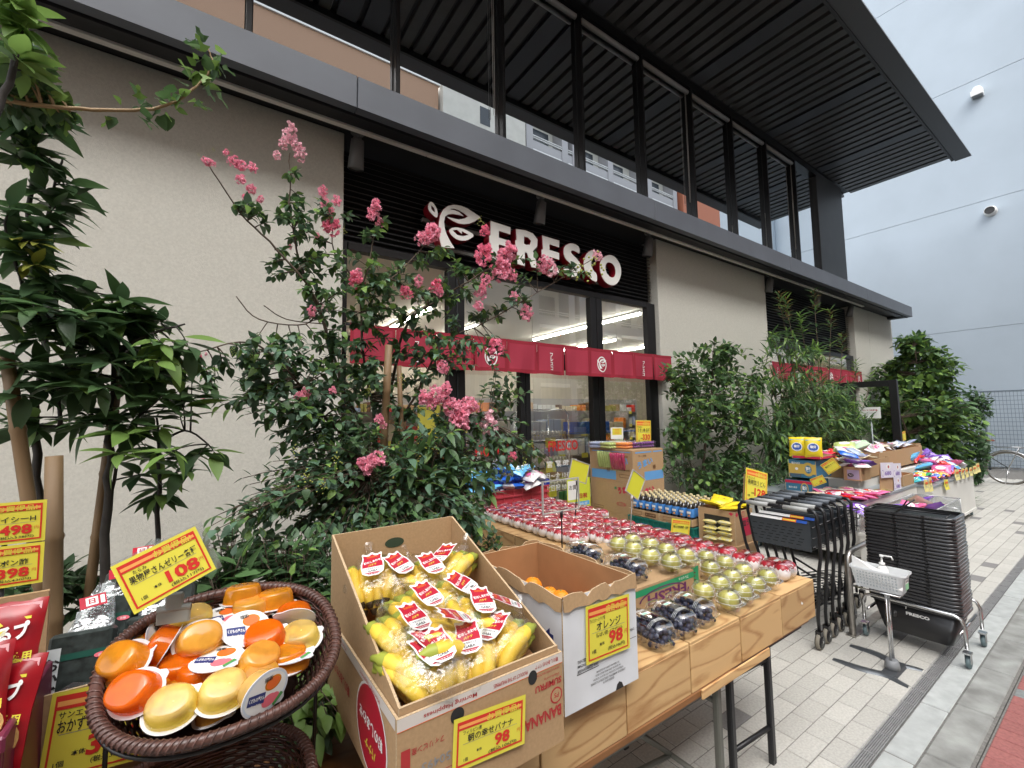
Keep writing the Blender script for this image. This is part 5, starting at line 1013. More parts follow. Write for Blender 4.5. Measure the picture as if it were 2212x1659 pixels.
# pears, two per pack
PEAR = mat('green_yellow_pear', (.52, .46, .12), .45, ns=14, c2=(.42, .4, .09), bs=300, bst=.12, rnd=.2); pe = thing('pear_pack', '', 'pears', (0, 0, 0), 0, 'clear two fruit packs of green pears')
for y in (-.056, .056): b = MB(); b.lathe([(.001, -.034), (.02, -.034), (.036, -.02), (.0425, 0), (.039, .02), (.022, .035), (.006, .034), (.001, .03)], 20, 0, T(0, y, .046)); part('pear', b, PEAR, pe); b = MB(); b.tube([(0, y, .076), (.002, y, .088)], .0018, 5); part('stalk', b, BROWNP, pe)
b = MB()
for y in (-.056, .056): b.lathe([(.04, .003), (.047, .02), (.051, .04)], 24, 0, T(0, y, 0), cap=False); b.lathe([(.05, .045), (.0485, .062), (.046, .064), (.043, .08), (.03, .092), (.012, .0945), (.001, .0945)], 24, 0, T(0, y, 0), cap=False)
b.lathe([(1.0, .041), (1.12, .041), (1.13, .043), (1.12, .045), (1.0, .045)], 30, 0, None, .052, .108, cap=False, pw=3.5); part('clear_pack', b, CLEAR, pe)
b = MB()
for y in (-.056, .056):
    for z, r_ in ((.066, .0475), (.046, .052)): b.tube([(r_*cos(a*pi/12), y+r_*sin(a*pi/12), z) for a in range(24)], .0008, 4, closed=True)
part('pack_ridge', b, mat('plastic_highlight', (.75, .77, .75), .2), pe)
fst = True
for i, (x, y, z, lb) in enumerate(((1.862, 1.14, .759, 'pear pack at the crate edge right beside the nearest grape box'), (1.99, 1.145, .759, 'pear pack with a yellowish fruit, second along the crate edge'), (2.118, 1.155, .759, 'pear pack third along the crate edge'), (2.25, 1.165, .759, 'pear pack next to the rightmost red fruit tray'), (2.16, 1.40, .759, 'pear pack in the second row behind the third edge pack'), (2.30, 1.40, .759, 'pear pack in the second row next to the red fruit line'),
        (1.80, 1.375, .867, 'pear pack on the front right of the FRESH carton'), (1.935, 1.385, .867, 'pear pack overhanging the right end of the FRESH carton'), (1.83, 1.61, .867, 'pear pack on the carton, back row left'), (1.965, 1.62, .86, 'pear pack on the cartons, back row right'), (2.10, 1.65, .80, 'pear pack behind the cartons beside the red fruit'))):
    o = pe if fst else dup(pe); fst = False; o.location = (x, y, z); o.rotation_euler = (0, 0, radians(AR.uniform(-6, 6))); o['label'] = lb
# grapes
GRP = mat('dark_blue_grape', (.018, .02, .045), .5, ns=20, c2=(.035, .04, .075), isl=.35); gp = thing('grape_pack', '', 'grapes', (0, 0, 0), 0, 'clear packs of dark grapes'); GR = random.Random(8)
b = MB(); ngr = 0; pos = []
for a in range(900):
    x, y, z = GR.uniform(-.05, .05), GR.uniform(-.088, .088), GR.uniform(.016, .072)
    if (x/.06)**2+(y/.1)**2 > 1 or (z-.016) > .056*(1-(x/.07)**2)*(1-(y/.12)**2): continue
    if all((x-p[0])**2+(y-p[1])**2+(z-p[2])**2 > .0185**2 for p in pos): pos.append((x, y, z))
pos = pos[:95]
for p_ in pos: b = MB(); b.ball(p_, GR.uniform(.0105, .0125), 8); part('grape', b, GRP, gp) if 0 else None
gm = MB()
for p_ in pos: gm.ball(p_, GR.uniform(.0105, .0125), 9)
part('grapes', gm, GRP, gp, kind='stuff')
b = MB(); b.tube([(0, .09, .05), (0, .02, .045), (.01, -.06, .04), (.004, -.105, .03)], .002, 5); part('stalk', b, STEMG, gp)
b = MB(); clamshell(b, .062, .105, .09); part('clear_pack', b, CLEAR, gp)
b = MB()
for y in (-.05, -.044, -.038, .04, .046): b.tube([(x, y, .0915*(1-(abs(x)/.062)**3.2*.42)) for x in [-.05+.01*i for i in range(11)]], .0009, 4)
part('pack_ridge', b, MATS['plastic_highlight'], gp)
p = Print(); p.rect(-.02, .02, -.006, .01, STK, .0); p.rect(-.018, .005, -.004, .008, mat('mint_print', (.35, .65, .5), .5), .0004); p.put(gp, T(0, .01, .0935), 'sticker')
fst = True
for i, (x, y, z, rz, lb) in enumerate(((1.395, 1.13, .759, -4, 'nearest grape pack on the crate edge beside the orange carton'), (1.535, 1.135, .759, 2, 'middle grape pack of the three on the crate edge'), (1.672, 1.14, .759, 5, 'grape pack on the crate edge next to the pears'), (1.60, 1.41, .868, 3, 'grape pack on the front left of the FRESH carton'), (1.472, 1.43, .80, -3, 'grape pack beside the white orange carton, half hidden by its rim'), (1.60, 1.68, .868, 6, 'grape pack on the carton in the rear row, right'), (1.47, 1.70, .83, -5, 'grape pack in the rear row, left, near the red fruit'))):
    o = gp if fst else dup(gp); fst = False; o.location = (x, y, z); o.rotation_euler = (0, 0, radians(rz)); o['label'] = lb
# =================================================================== SIGN HOLDERS
def holder(label, bl, br, tl, Y, yellow, pole_px, zb, pm, foot=None):
    M, w, h = basis(at(*bl, Y), at(*br, Y), at(*tl, Y)); c = M.translation; t = thing('sign_holder', label, 'sign holder', (c.x, Y, zb))
    b = MB(); tk = .007
    for a in ((-w/2, w/2, -h/2, -h/2+tk), (-w/2, w/2, h/2-tk, h/2), (-w/2, -w/2+tk, -h/2+tk, h/2-tk), (w/2-tk, w/2, -h/2+tk, h/2-tk)): b.box(a[0], a[1], a[2], a[3], -.004, .004)
    part('frame', b, mat('clear_frame_edge', (.5, .49, .46), .2, trans=.3), t, M=t.matrix_basis.inverted() @ M)
    if yellow: b = MB(); b.box(-w/2+tk, w/2-tk, -h/2+tk, h/2-tk, -.002, .001); part('yellow_sheet', b, mat('lime_yellow_sheet', (.62, .62, .04), .5), t, M=t.matrix_basis.inverted() @ M)
    q = at(*pole_px, Y); b = MB(); top = M @ Vector((0, -h/2, 0)); b.tube([top, top+Vector((0, 0, -.05)), (q.x, Y, zb)], .0038, 6); part('pole', b, pm, t, world=True)
    b = MB(); b.tube([top+Vector((0, 0, .004)), top+Vector((0, 0, -.03))], .008, 8); part('clip', b, pm, t, world=True); b = MB(); b.lathe([(.04, 0), (.04, .006), (.01, .012)], 16); part('foot', b, pm, t)
    return t
def E6(x, y): return ((1900+x*.27125)*.5486, (1650+y*.27125)*.5486)
def E5(x, y): return ((2300+x*.31646)*.5486, (1650+y*.31646)*.5486)
holder('empty clear frame on a thin black stand behind the orange carton', E6(870, 1395), E6(1405, 1300), E6(870, 905), 1.84, False, E6(1145, 1659), .759, BLK)
holder('tilted yellow sign on a black stand behind the red fruit trays', E6(1235, 860), E6(1500, 945), E6(1235, 545), 2.62, True, E6(1345, 1500), .80, BLK)
holder('tilted yellow sign on a clear pole among the red fruit and pears', E5(510, 895), E5(670, 1015), E5(535, 565), 1.93, True, E5(560, 1380), .80, mat('clear_pole', (.5, .5, .48), .2, trans=.2))
# =================================================================== JELLY BASKETS
def r7(x, y): return (x*.3472, 1083+y*.3472)
WICK = mat('dark_brown_wicker', (.07, .03, .022), .35, ns=60, na=.35, isl=.25); WICKR = mat('wicker_rim', (.095, .045, .035), .35, ns=50, na=.3, isl=.25); WIRE = mat('black_wire', (.012, .012, .012), .35)
def wicker(label, M):
    t = thing('wicker_basket', label, 'basket', M=M, group=None)
    A, B, H = .214, .172, .115; n = 96
    def oval(a, s_, z, wob=0, ph=0): c_, q_ = cos(a), sin(a); e = 2/2.35; x = math.copysign(abs(c_)**e, c_)*(A*s_+wob*cos(ph)); y = math.copysign(abs(q_)**e, q_)*(B*s_+wob*cos(ph)); return (x, y, z)
    L = 17; b = MB()
    for i in range(L):
        f = i/(L-1); z = -H*(1-f); s_ = .66+.34*f**.7
        b.tube([oval(2*pi*k/n, s_, z, .0022, pi*(k/2+i)) for k in range(n)], .0034, 5, closed=True)
    part('weave', b, WICK, t)
    b = MB()
    for k in range(48):
        a = 2*pi*(k+.5)/48; b.tube([oval(a, .66+.34*(i/6)**.7, -H*(1-i/6)) for i in range(7)], .0026, 4)
    part('stakes', b, WICK, t, kind='stuff')
    b = MB(); b.lathe([(.001, -H), (.66, -H)], 32, 0, None, A, B, cap=False, pw=2.35); part('bottom', b, WICK, t)
    b = MB(); b.tube([oval(2*pi*k/72, 1.0, .004) for k in range(72)], .0105, 8, closed=True); part('rim', b, WICKR, t)
    b = MB(); m_ = 110
    for k in range(m_):
        a0 = 2*pi*k/m_; pts = []
        for j in range(5): a = a0+j*.017; q = 2*pi*(j/4)*.62-.6; p = oval(a, 1.0+.052*cos(q)/1.0, .004+.0112*sin(q)); pts.append(p)
        b.tube(pts, .0028, 4, cap=False)
    part('rim_binding', b, WICKR, t, kind='stuff'); return t
bm = T(.065, 1.178, 1.10) @ R('Z', 2) @ R('X', 27.6)
jb = wicker('oval brown wicker basket of orange jelly cups tilted on a wire stand', bm)
jb2 = wicker('second dark wicker basket on the lower tier under the jelly basket', T(.02, 1.20, .80) @ R('X', 8))
ws = thing('wire_stand', 'black wire stand holding the two wicker baskets', 'stand', (.065, 1.2, 0)); b = MB()
def ov(a, A, B): return (math.copysign(abs(cos(a))**.85, cos(a))*A, math.copysign(abs(sin(a))**.85, sin(a))*B)
b.tube([bm @ Vector((*ov(2*pi*k/48, .216, .174), -.024)) for k in range(48)], .0042, 6, closed=True); part('ring', b, WIRE, ws, world=True)
b = MB(); b.tube([T(.02, 1.20, .80) @ R('X', 8) @ Vector((*ov(2*pi*k/48, .212, .170), -.03)) for k in range(48)], .0042, 6, closed=True); part('ring', b, WIRE, ws, world=True)
for sx in (-1, 1): b = MB(); p = bm @ Vector((sx*.2, .09, -.024)); b.tube([p, (p.x+sx*.012, p.y+.07, .80), (p.x, p.y+.12, .0)], .005, 6); part('leg', b, WIRE, ws, world=True)
JEL = {}
jelly = jellymat
J_O = jelly('orange_jelly', (.86, .33, .02)); J_D = jelly('deep_orange_jelly', (.82, .17, .006)); J_Y = jelly('pale_fruit_jelly', (.86, .60, .2), .5); J_A = jelly('amber_jelly', (.84, .42, .06)); FLN = mat('white_cup_flange', (.78, .78, .80), .25, trans=.1)
FRUIT = mat('fruit_piece', (.85, .62, .2), .4); MINT = mat('green_leaf_print', (.08, .3, .08), .4); NAVYL = mat('navy_label', (.015, .03, .16), .35); PEACHP = mat('peach_pink_print', (.75, .16, .2), .4); LBLU = mat('pale_blue_lid', (.62, .7, .8), .3)
def cupmesh():
    b = MB(); b.lathe([(1.0, 0), (.97, .01), (.92, .025), (.87, .031), (.78, .0348), (.66, .036), (.35, .0368), (.001, .037)], 28, 0, None, .043, .036, cap=False, pw=2.2)
    return b
cup_b = cupmesh()
fl_ = MB(); nn = 36; ring = []
for k in range(nn):
    a = 2*pi*k/nn; r_ = 1.0+(.16 if abs(((a-pi*.25+pi) % (2*pi))-pi) < .14 else 0); ring.append((.0495*cos(a)*r_, .0425*sin(a)*r_))
fl_.prism(ring, -.0016, .0)
cups = {}
def cup(kind, label, zx, zy, dz, yaw, tilt, lid=False):
    u, v = r7(zx, zy); d = _r2*((u-1106)/958.66)+_d2*((v-829.5)/958.66)+_f
    t_ = (1.082+dz-.523*1.178-EYE)/(d.z-.523*d.y); p = Vector((d.x*t_, d.y*t_, EYE+d.z*t_))
    M = T(*p) @ R('Z', yaw) @ R('X', tilt) @ SC(1.0)
    if (kind, lid) not in cups:
        t = thing('jelly_cup', label, 'jelly cup', M=M, group='oval jelly cups in the wicker basket')
        part('jelly', None, None, t, me=cup_b.mesh('jelly', [{'o': J_O, 'd': J_D, 'y': J_Y, 'a': J_A}[kind]]), M=T(0, 0, 0) if not lid else R('X', 180))
        part('flange', None, None, t, me=fl_.mesh('flange', [FLN]), M=T(0, 0, 0) if not lid else R('X', 180))
        if kind == 'y' and not lid: b = MB(); b.ball((.008, -.004, .026), .014, 10, 0, None, (1.3, 1, .8)); b.ball((-.016, .006, .024), .012, 10, 0, None, (1, 1.3, .8)); part('fruit_piece', b, FRUIT, t)
        if lid:
            p_ = Print(); p_.z = .003; p_.disc(0, 0, .047, .040, LBLU, .0022, 30); p_.disc(.0, .001, .044, .037, WHITE, .0025, 30); p_.disc(.014, .014, .018, .014, J_O, .003, 20); p_.disc(.014, .014, .015, .0115, ORANGE, .0032, 20); p_.disc(.008, -.018, .016, .012, PEACHP, .003, 16); p_.disc(.02, -.019, .011, .01, PEACHP, .0031, 16); p_.poly([(.02, -.036), (.04, -.02), (.034, -.014), (.016, -.03)], MINT, .0032)
            p_.poly([(-.04, -.006), (-.004, -.016), (-.001, .004), (-.037, .012)], NAVYL, .0034); p_.text('くだもの屋さん', -.02, -.001, .0085, WHITE, .034, .03, -14, z=.0038); p_.text('ミックス', -.022, -.012, .005, WHITE, .02, .02, -14, z=.0038)
            for q in range(8): p_.rect(-.006+q*.0022, -.0049+q*.0022+(q % 3)*.0004, .022, .031, BLACK, .0036)
            p_.put(t, None, 'lid_print')
        cups[kind, lid] = t
    else: t = dup(cups[kind, lid], M=M, label=label)
    return t
for a in (('o', 'pale orange jelly cup dome leaning at the left rim of the basket', 790, 1000, .03, -42, 48), ('d', 'deep orange jelly cup dome at the front left, largest in view', 850, 1190, .034, -32, 50), ('y', 'pale fruit jelly cup at the front rim, left of the other pale one', 1075, 1290, .024, -15, 38),
          ('y', 'pale fruit jelly cup at the front rim with a white flange on the right', 1385, 1195, .034, 5, 36), ('y', 'pale jelly cup with a white pointed flange at the back left', 1185, 770, .012, 20, 15), ('a', 'amber jelly cup lying on its side in the left middle', 1240, 865, .03, 8, 55),
          ('o', 'orange jelly cup dome upright at the very back, left one', 1510, 615, .0, -10, -5), ('o', 'orange jelly cup dome upright at the very back, right one', 1712, 645, .0, 5, -3), ('d', 'deep orange jelly cup on its side at the right back', 1825, 745, .01, 170, 60),
          ('d', 'deep orange jelly cup in the right middle below the label lid', 1650, 865, .018, -20, 30), ('y', 'pale fruit jelly cup near the right rim', 1870, 865, .0, -30, 25), ('a', 'amber jelly cup right of centre leaning back', 1600, 1010, .02, 30, 35),
          ('d', 'deep orange jelly cup standing on edge at left middle', 1050, 900, .02, 80, -60), ('a', 'amber jelly cup near the front right rim', 1590, 1130, .012, 25, 40), ('d', 'orange jelly cup low in the centre under the labelled lid', 1130, 1060, -.012, 0, 20),
          ('o', 'orange jelly cup under the label at right front', 1780, 1010, -.008, 10, 10), ('a', 'amber jelly cup hidden low at the back middle', 1560, 700, -.004, 0, 5), ('d', 'orange jelly cup low behind the front pale cups', 1230, 1110, -.01, 40, 10)):
    cup(*a)
for k_, (x_, y_) in enumerate(sorted(((900, 1090), (960, 1180), (1000, 980), (1130, 900), (1300, 900), (1450, 860), (1500, 1000), (1700, 1030), (1420, 1080), (1180, 1200), (1350, 1300), (905, 960)))): cup('dao'[k_ % 3], 'orange jelly cup low in the basket, %s from the left among the covered ones' % ORD[k_], x_, y_, -.028, 37*k_, 12)
for a in (('d', 'jelly cup lid with orange and peach picture in the centre of the basket', 1350, 980, .036, -14, 8), ('a', 'jelly cup lid with a navy label at the back left of centre', 1390, 720, .02, 20, 12), ('o', 'jelly cup lid facing up near the right rim', 1810, 950, .014, -6, 2),
          ('y', 'jelly cup lid seen at a slant in the upper middle', 1530, 790, .034, 14, 40)): cup(*a, lid=True)
dup(cups['d', True], M=T(*(atz(*r7(1000, 860), 1.12))) @ R('Z', 70) @ R('X', 62), label='jelly cup lid seen almost edge on at the left middle of the basket')
dup(cups['y', True], M=T(*(atz(*r7(1650, 1190), 1.065))) @ R('Z', 30) @ R('X', 98), label='jelly cup lid tipped on edge at the front right rim')
for k, (x, y) in enumerate(((-.07, -.02), (.0, .03), (.07, -.02), (.1, .04), (-.02, -.06))): dup(cups['y' if k % 2 else 'o', False], M=T(.02, 1.2, .72) @ T(x, y, .0) @ R('Z', 40*k) @ R('X', 10), label='jelly cup in the lower basket, '+['at its left', 'at its back middle', 'at its right', 'at its back right', 'at its front'][k], group='jelly cups in the lower basket')
card_px('tilted yellow price card in a clear sleeve clipped to the jelly basket rim', r7(835, 705), r7(1345, 420), r7(705, 400), (1.17, 1.20, 1.185), maker='たらみ', name='果物屋さんゼリー各種', price='108', tax='117')
M, w, h = basis(at(*r7(835, 705), 1.172), at(*r7(1385, 405), 1.202), at(*r7(700, 385), 1.187)); cs = thing('card_sleeve', 'clear plastic sleeve around the tilted jelly price card', 'sleeve', M=M); b = MB(); b.box(-w/2, w/2, -h/2, h/2, -.0035, -.0025); part('sleeve', b, ACR, cs)
cp = thing('card_clip', 'clear plastic clip holding the jelly price card on the basket rim', 'clip', M=T(*at(*r7(1085, 660), 1.225)) @ R('Z', -14) @ R('X', -8)); b = MB(); b.bbox(-.03, .03, -.006, .006, -.03, .0, .003); b.bbox(-.016, .016, -.008, .004, .0, .03, .003); b.tube([(-.03, 0, -.002), (.03, 0, -.002)], .008, 8); part('body', b, mat('clear_clip', (.35, .35, .31), .2, trans=.3), cp)
# =================================================================== NORI CARTON AND LEFT GOODS
nx, q = carton('brown cardboard carton of nori seaweed packets at the lower left', -.294, .067, 1.37, 1.72, .58, 1.031)
NORI = mat('dark_nori_pack', (.035, .045, .042), .3, ns=60, na=.5); TEAL = mat('dark_green_band', (.01, .07, .05), .4); PLASW = mat('pale_print', (.6, .64, .64), .4)
npk = thing('nori_packet', '', 'nori packet', (0, 0, 0), 0, 'plastic wrapped nori packets in the left carton'); b = MB(); b.bbox(-.05, .05, -.024, .024, 0, .15, .006); part('seaweed', b, NORI, npk)
p = Print(); p.z = .0016; p.rect(-.05, -.027, 0, .125, PLASW, .0008); p.text('おかず', -.0385, .07, .075, BLACK, None, .03, 0, True); p.rect(-.027, .05, .1, .112, TEAL, .0008); p.disc(.038, .1, .012, .005, PEACHP, .0012); p.text('お徳', .038, .1, .005, WHITE); p.put(npk, T(0, -.0245, 0) @ R('X', 90))
b = MB(); vs = []
for j in range(9):
    t_ = j/8; w_ = .056*(1-.75*t_**1.6); d_ = .028*(1-.8*t_)
    for k in range(16): a = 2*pi*k/16; vs.append((w_*math.copysign(abs(cos(a))**.6, cos(a))*(1+.05*sin(a*5+j)), d_*math.copysign(abs(sin(a))**.6, sin(a))+.10*t_**2, .03+.21*t_+.006*sin(a*4+j)))
b.add(vs, [(j*16+k, j*16+(k+1) % 16, (j+1)*16+(k+1) % 16, (j+1)*16+k) for j in range(8) for k in range(16)], 0, None, True); part('wrapper', b, film('crinkled_wrapper', (.93, .95, .95), .12, .14, .6, .05, 45, .8), npk)
p = Print(); p.z = .001; p.rect(-.022, .022, -.016, .016, DKRED, .0); p.rect(-.012, .008, -.011, .011, WHITE, .0006); p.text('日', -.002, 0, .014, DKRED, None, .04); p.rect(.012, .019, -.011, .011, WHITE, .0006); p.put(npk, T(-.004, .036, .205) @ R('Y', 12) @ R('X', 48) @ R('Z', 28), 'red_tag')
for i, (x, y, z, rz, rx, lb) in enumerate(((-.195, 1.285, 1.02, -8, -16, 'nearest nori packet at the left front of the carton with white label strip'), (-.075, 1.30, 1.02, -4, -16, 'nori packet beside the wicker basket, half hidden by its rim'), (-.175, 1.39, 1.05, -14, -20, 'second nori packet in the left row with red tag'), (-.15, 1.48, 1.08, -18, -22, 'nori packet leaning highest at the back'), (-.055, 1.40, 1.05, -8, -20, 'nori packet behind the tilted price card'))):
    o = npk if i == 0 else dup(npk); k_n = 1.37/1.225; o.matrix_world = T(x*k_n, y*k_n, EYE-(EYE-z)*k_n) @ R('Z', rz) @ R('X', rx) @ SC(k_n); o['label'] = lb
M, w, h = basis(at(*r7(224, 1780), 1.358), at(*r7(880, 1600), 1.358), at(*r7(246, 1213), 1.358)); card('largest yellow price card on the nori carton, partly behind the wicker basket', M, w, h, maker='サンエイ', name='おかずのりおはよう', price='348', tax='375')
RBAG = mat('red_snack_bag', (.36, .006, .012), .28, ns=22, c2=(.24, .004, .01), nd=3); MAR = mat('maroon_crate_plastic', (.16, .02, .05), .4); PNKW = mat('pale_pink_print', (.75, .4, .42), .35); BISC = mat('snack_picture', (.6, .35, .12), .5, ns=80, na=.4)
def pillow(b, w, h, d, m=0, M=None, seed=0, nx=10, ny=12):
    """crimped-end film bag lying in x (width) / y (height), thickness along z"""
    vs = []; r_ = random.Random(seed); o = r_.uniform(0, 90)
    for s_ in (1, -1):
        for j in range(ny+1):
            for i in range(nx+1):
                u, v = i/nx*2-1, j/ny*2-1; f = max(0, 1-abs(u)**3.2)**.6*max(0, 1-abs(v)**2.6)**.7; wr = noise.noise(Vector((u*2.2+o, v*2.2, s_)))*.18+noise.noise(Vector((u*6+o, v*4, s_)))*.08
                vs.append((u*w/2*(1-.06*(1-abs(v))), v*h/2+.01*h*sin(u*9)*(abs(v) > .95), s_*(d/2*f*(1+wr)+.0008)))
    N1 = (nx+1)*(ny+1); f = []
    for j in range(ny):
        for i in range(nx): p = j*(nx+1)+i; f += [(p, p+1, p+nx+2, p+nx+1), (N1+p, N1+p+nx+1, N1+p+nx+2, N1+p+1)]
    b.add(vs, f, m, M, True)
mc = thing('plastic_crate', 'maroon plastic crate at the left edge full of red snack bags', 'crate', (-.38, 1.22, .58)); b = MB(); b.bbox(-.15, .125, -.1, -.088, 0, .50, .003); b.bbox(-.15, .125, .2, .212, 0, .5, .003); b.bbox(.113, .125, -.087, .199, 0, .5, .003); b.bbox(-.15, .13, -.106, -.08, .485, .51, .004); part('walls', b, MAR, mc)
b = MB(); b.box(-.148, .113, -.087, .199, .38, .39); part('floor', b, MAR, mc)
rb = thing('snack_bag', '', 'snack bag', (0, 0, 0), 0, 'red snack bags in the maroon crate'); b = MB(); pillow(b, .135, .18, .04, 0, None, 2); part('bag', b, RBAG, rb)
p = Print(); p.z = .021; p.rect(-.06, .06, .07, .084, PNKW, .006); p.text('プチ', -.02, .03, .05, YEL, .08, .05, 8); p.disc(.03, -.04, .035, .03, BISC, .019, 18); p.text('うまい', -.03, -.05, .03, WHITE, .07, .04, 8); p.rect(-.055, .0, -.075, -.062, YEL, .013); p.text('るプ', .03, .035, .03, WHITE, .045, .05, 8); p.disc(-.035, .0, .018, .012, BISC, .0195, 14); p.disc(.0, -.02, .02, .014, BISC, .0192, 14); p.rect(-.05, .05, .055, .06, YEL, .015); p.text('徳用', .045, -.01, .018, YEL, .03, .03); p.put(rb, None, 'bag_print')
for i, (x, y, z, rz, lb) in enumerate(((-.31, 1.27, 1.17, -4, 'red snack bag standing behind with a pale top strip'), (-.335, 1.20, 1.12, 6, 'front red snack bag with snack picture at the left edge'), (-.30, 1.235, 1.08, -20, 'lower red snack bag squeezed at the crate rim'))):
    o = rb if i == 0 else dup(rb); o.matrix_world = T(x, y, z) @ R('Z', rz) @ R('X', 72); o['label'] = lb
b = MB(); b.box(-.40, -.262, 1.40, 1.41, .95, 1.24); solo('backing_board', b, KRAFT, 'brown cardboard board behind the red snack bags', 'board')
for (z0, z1, nm, pr_, tx, lb) in ((1.331, 1.425, '雨スパイシーH', '498', '538', 'upper of the two yellow price cards at the left edge'), (1.236, 1.328, 'リ玉葱ポン酢', '398', '430', 'lower of the two yellow price cards at the left edge')):
    M, w, h = basis((-.435, 1.503, z0), (-.293, 1.5, z0), (-.438, 1.503, z1)); card(lb, M, w, h, name=nm, price=pr_, tax=tx)
b = MB(); b.tube([(-.36, 1.512, .58), (-.36, 1.512, 1.42)], .005, 6); solo('card_pole', b, WIRE, 'thin black pole holding the two left price cards', 'pole')
b = MB(); b.bbox(-.75, -.125, 1.03, 1.62, .553, .579, .006)
tl = thing('folding_table', 'brown table at the far left under the nori carton and maroon crate', 'table', (-.45, 1.3, 0)); part('tabletop', b, BRT, tl, world=True)
for x, y in ((-.7, 1.07), (-.17, 1.07), (-.7, 1.58), (-.17, 1.58)): b = MB(); b.bbox(x-.014, x+.014, y-.014, y+.014, 0, .553, .004); part('leg', b, STEELG, tl, world=True)
# =================================================================== RIGHT HAND GOODS
def F1(x, y): return ((2900+x*.27125)*.5486, (1650+y*.27125)*.5486)
def F2(x, y): return ((3400+x*.27125)*.5486, (1650+y*.27125)*.5486)
TEALC = mat('teal_plastic_crate', (.01, .17, .14), .4); COFF = mat('dark_coffee_bottle', (.012, .008, .006), .12, coat=.5); CAPG = mat('beige_bottle_cap', (.6, .5, .28), .4); LABK = mat('black_label', (.02, .02, .025), .35); LABB = mat('blue_label', (.06, .22, .55), .3); LABW = mat('silver_label', (.6, .65, .72), .3)
# umaibo cartons
YC, XC = 3.05, 3.62
yb = onwall(1275, 1000, XC).y; xr = at(1433, 1000, YC).x
SK = mat('sky_blue_carton_print', (.12, .32, .62), .6); CRP = mat('crimson_carton_print', (.5, .02, .06), .6)
def two_sides(t, q, fprint, lprint):
    X0, X1, Y0, Y1, hf, hb = q
    if fprint: fprint.put(t, FRONT(0, Y0-.0004, hf/2))
    if lprint: lprint.put(t, LEFTF(X0-.0004, 0, hf/2))
zt = 1.235; Hh = .335
for k, lb in enumerate(('top brown snack carton with blue panels and blue lettering beside the door', 'middle brown snack carton with crimson lettering in the stack by the door', 'lowest carton in the snack stack by the door, behind the fruit')):
    c_, q = carton(lb, XC, xr, YC, yb, zt-Hh*(k+1)+.003, zt-Hh*k-.002, top=True); w = q[1]-q[0]; d = q[3]-q[2]
    pf, pl = Print(), Print(); pf.z = pl.z = .0016
    if k == 0:
        pf.rect(-w*.42, w*.1, .135, .148, SK, .0006); pf.rect(w*.16, w*.46, .135, .148, SK, .0006); pf.text('うまい', -w*.12, .03, .075, SK, w*.5, .05, 12); pf.text('棒', w*.18, -.02, .05, BROWNP); pf.rect(-w*.15, w*.48, -.15, -.06, SK, .0006); pf.text('チーズ味', -w*.2, .105, .022, BROWNP, w*.25)
        pl.text('うまい', d*.23, .04, .1, SK, d*.32, .05, 8); pl.text('棒', -d*.05, -.05, .05, BROWNP); pl.text('30入×20袋', d*.33, -.04, .022, BROWNP, d*.2); pl.rect(-d*.46, d*.12, -.15, -.055, SK, .0006); pl.frame(d*.2, d*.42, -.12, -.085, .004, BROWNP); pl.rect(-d*.45, d*.45, .14, .15, SK, .0006); pl.text('チーズ味', d*.3, .1, .022, BROWNP, d*.2)
    else:
        pl.text('うまい', d*.3, .09, .07, CRP, d*.3, .06, 10); pl.text('棒', d*.1, .1, .03, GREENP); pl.disc(d*.22, -.06, d*.11, .02, CRP, .0006); pl.disc(d*.22, -.06, d*.1, .016, KRAFT, .001); pl.text('たこ焼味', d*.22, -.06, .018, CRP, d*.17); pf.text('うまい', -w*.1, .07, .07, CRP, w*.5, .06, 12); pl.frame(-d*.42, -d*.2, -.14, -.11, .004, BROWNP)
    for P_i in (pf, pl):
        P_i.mb.v = [(-v[0] if 0 else v[0], v[1], v[2]) for v in P_i.mb.v]
    # the left face print runs from the far (left in view) to the near corner
    pl.mb.v = [(-v[0], v[1], v[2]) for v in pl.mb.v] if 0 else pl.mb.v
    two_sides(c_, q, pf, pl)
b = MB(); b.bbox(XC-.02, xr+.02, YC-.02, yb, 0, zt-Hh*3-.001, .006); solo('low_platform', b, KRAFTD, 'low brown base under the snack carton stack', 'platform')
# snack bundle on top
SNM = [mat('snack_%s' % n_, c_, .25, rnd=.1, coat=.3) for n_, c_ in (('purple', (.14, .03, .2)), ('lime', (.5, .6, .2)), ('crimson', (.5, .03, .12)), ('orange', (.8, .25, .04)), ('silver_blue', (.35, .42, .6)), ('white', (.72, .72, .72)), ('yellow', (.8, .62, .03)), ('blue', (.03, .14, .6)), ('sky', (.15, .5, .85)), ('green', (.05, .4, .15)), ('teal', (.02, .45, .5)), ('pink', (.75, .15, .35)), ('cream', (.7, .6, .42)), ('olive', (.4, .36, .1)), ('red', (.7, .02, .02)), ('pale_green', (.55, .75, .5)), ('violet', (.22, .1, .5)))]
SN = dict(zip('purple lime crimson orange silver_blue white yellow blue sky green teal pink cream olive red pale_green violet'.split(), SNM))
def stick_pack(label, x, y, z, rz, col, n=6, lay=2, L=.14, rx=0):
    t = thing('snack_pack', label, 'snack pack', M=T(x, y, z) @ R('Z', rz) @ R('X', rx) @ SC(1.3), group='wrapped packs of snack sticks on the top carton')
    for j in range(lay):
        for i in range(n): b = MB(); b.tube([(-.0125*n+.025*i+.0125, -L/2, .014+.026*j), (-.0125*n+.025*i+.0125, -L/2+.012, .014+.026*j), (-.0125*n+.025*i+.0125, L/2-.012, .014+.026*j), (-.0125*n+.025*i+.0125, L/2, .014+.026*j)], [.004, .0125, .0125, .004], 7); part('stick', b, SN[col], t)
    b = MB(); b.bbox(-.0125*n-.006, .0125*n+.006, -L/2-.01, L/2+.01, .0, .026*lay+.008, .008); part('wrap', b, CLEARC, t)
d_ = yb-YC
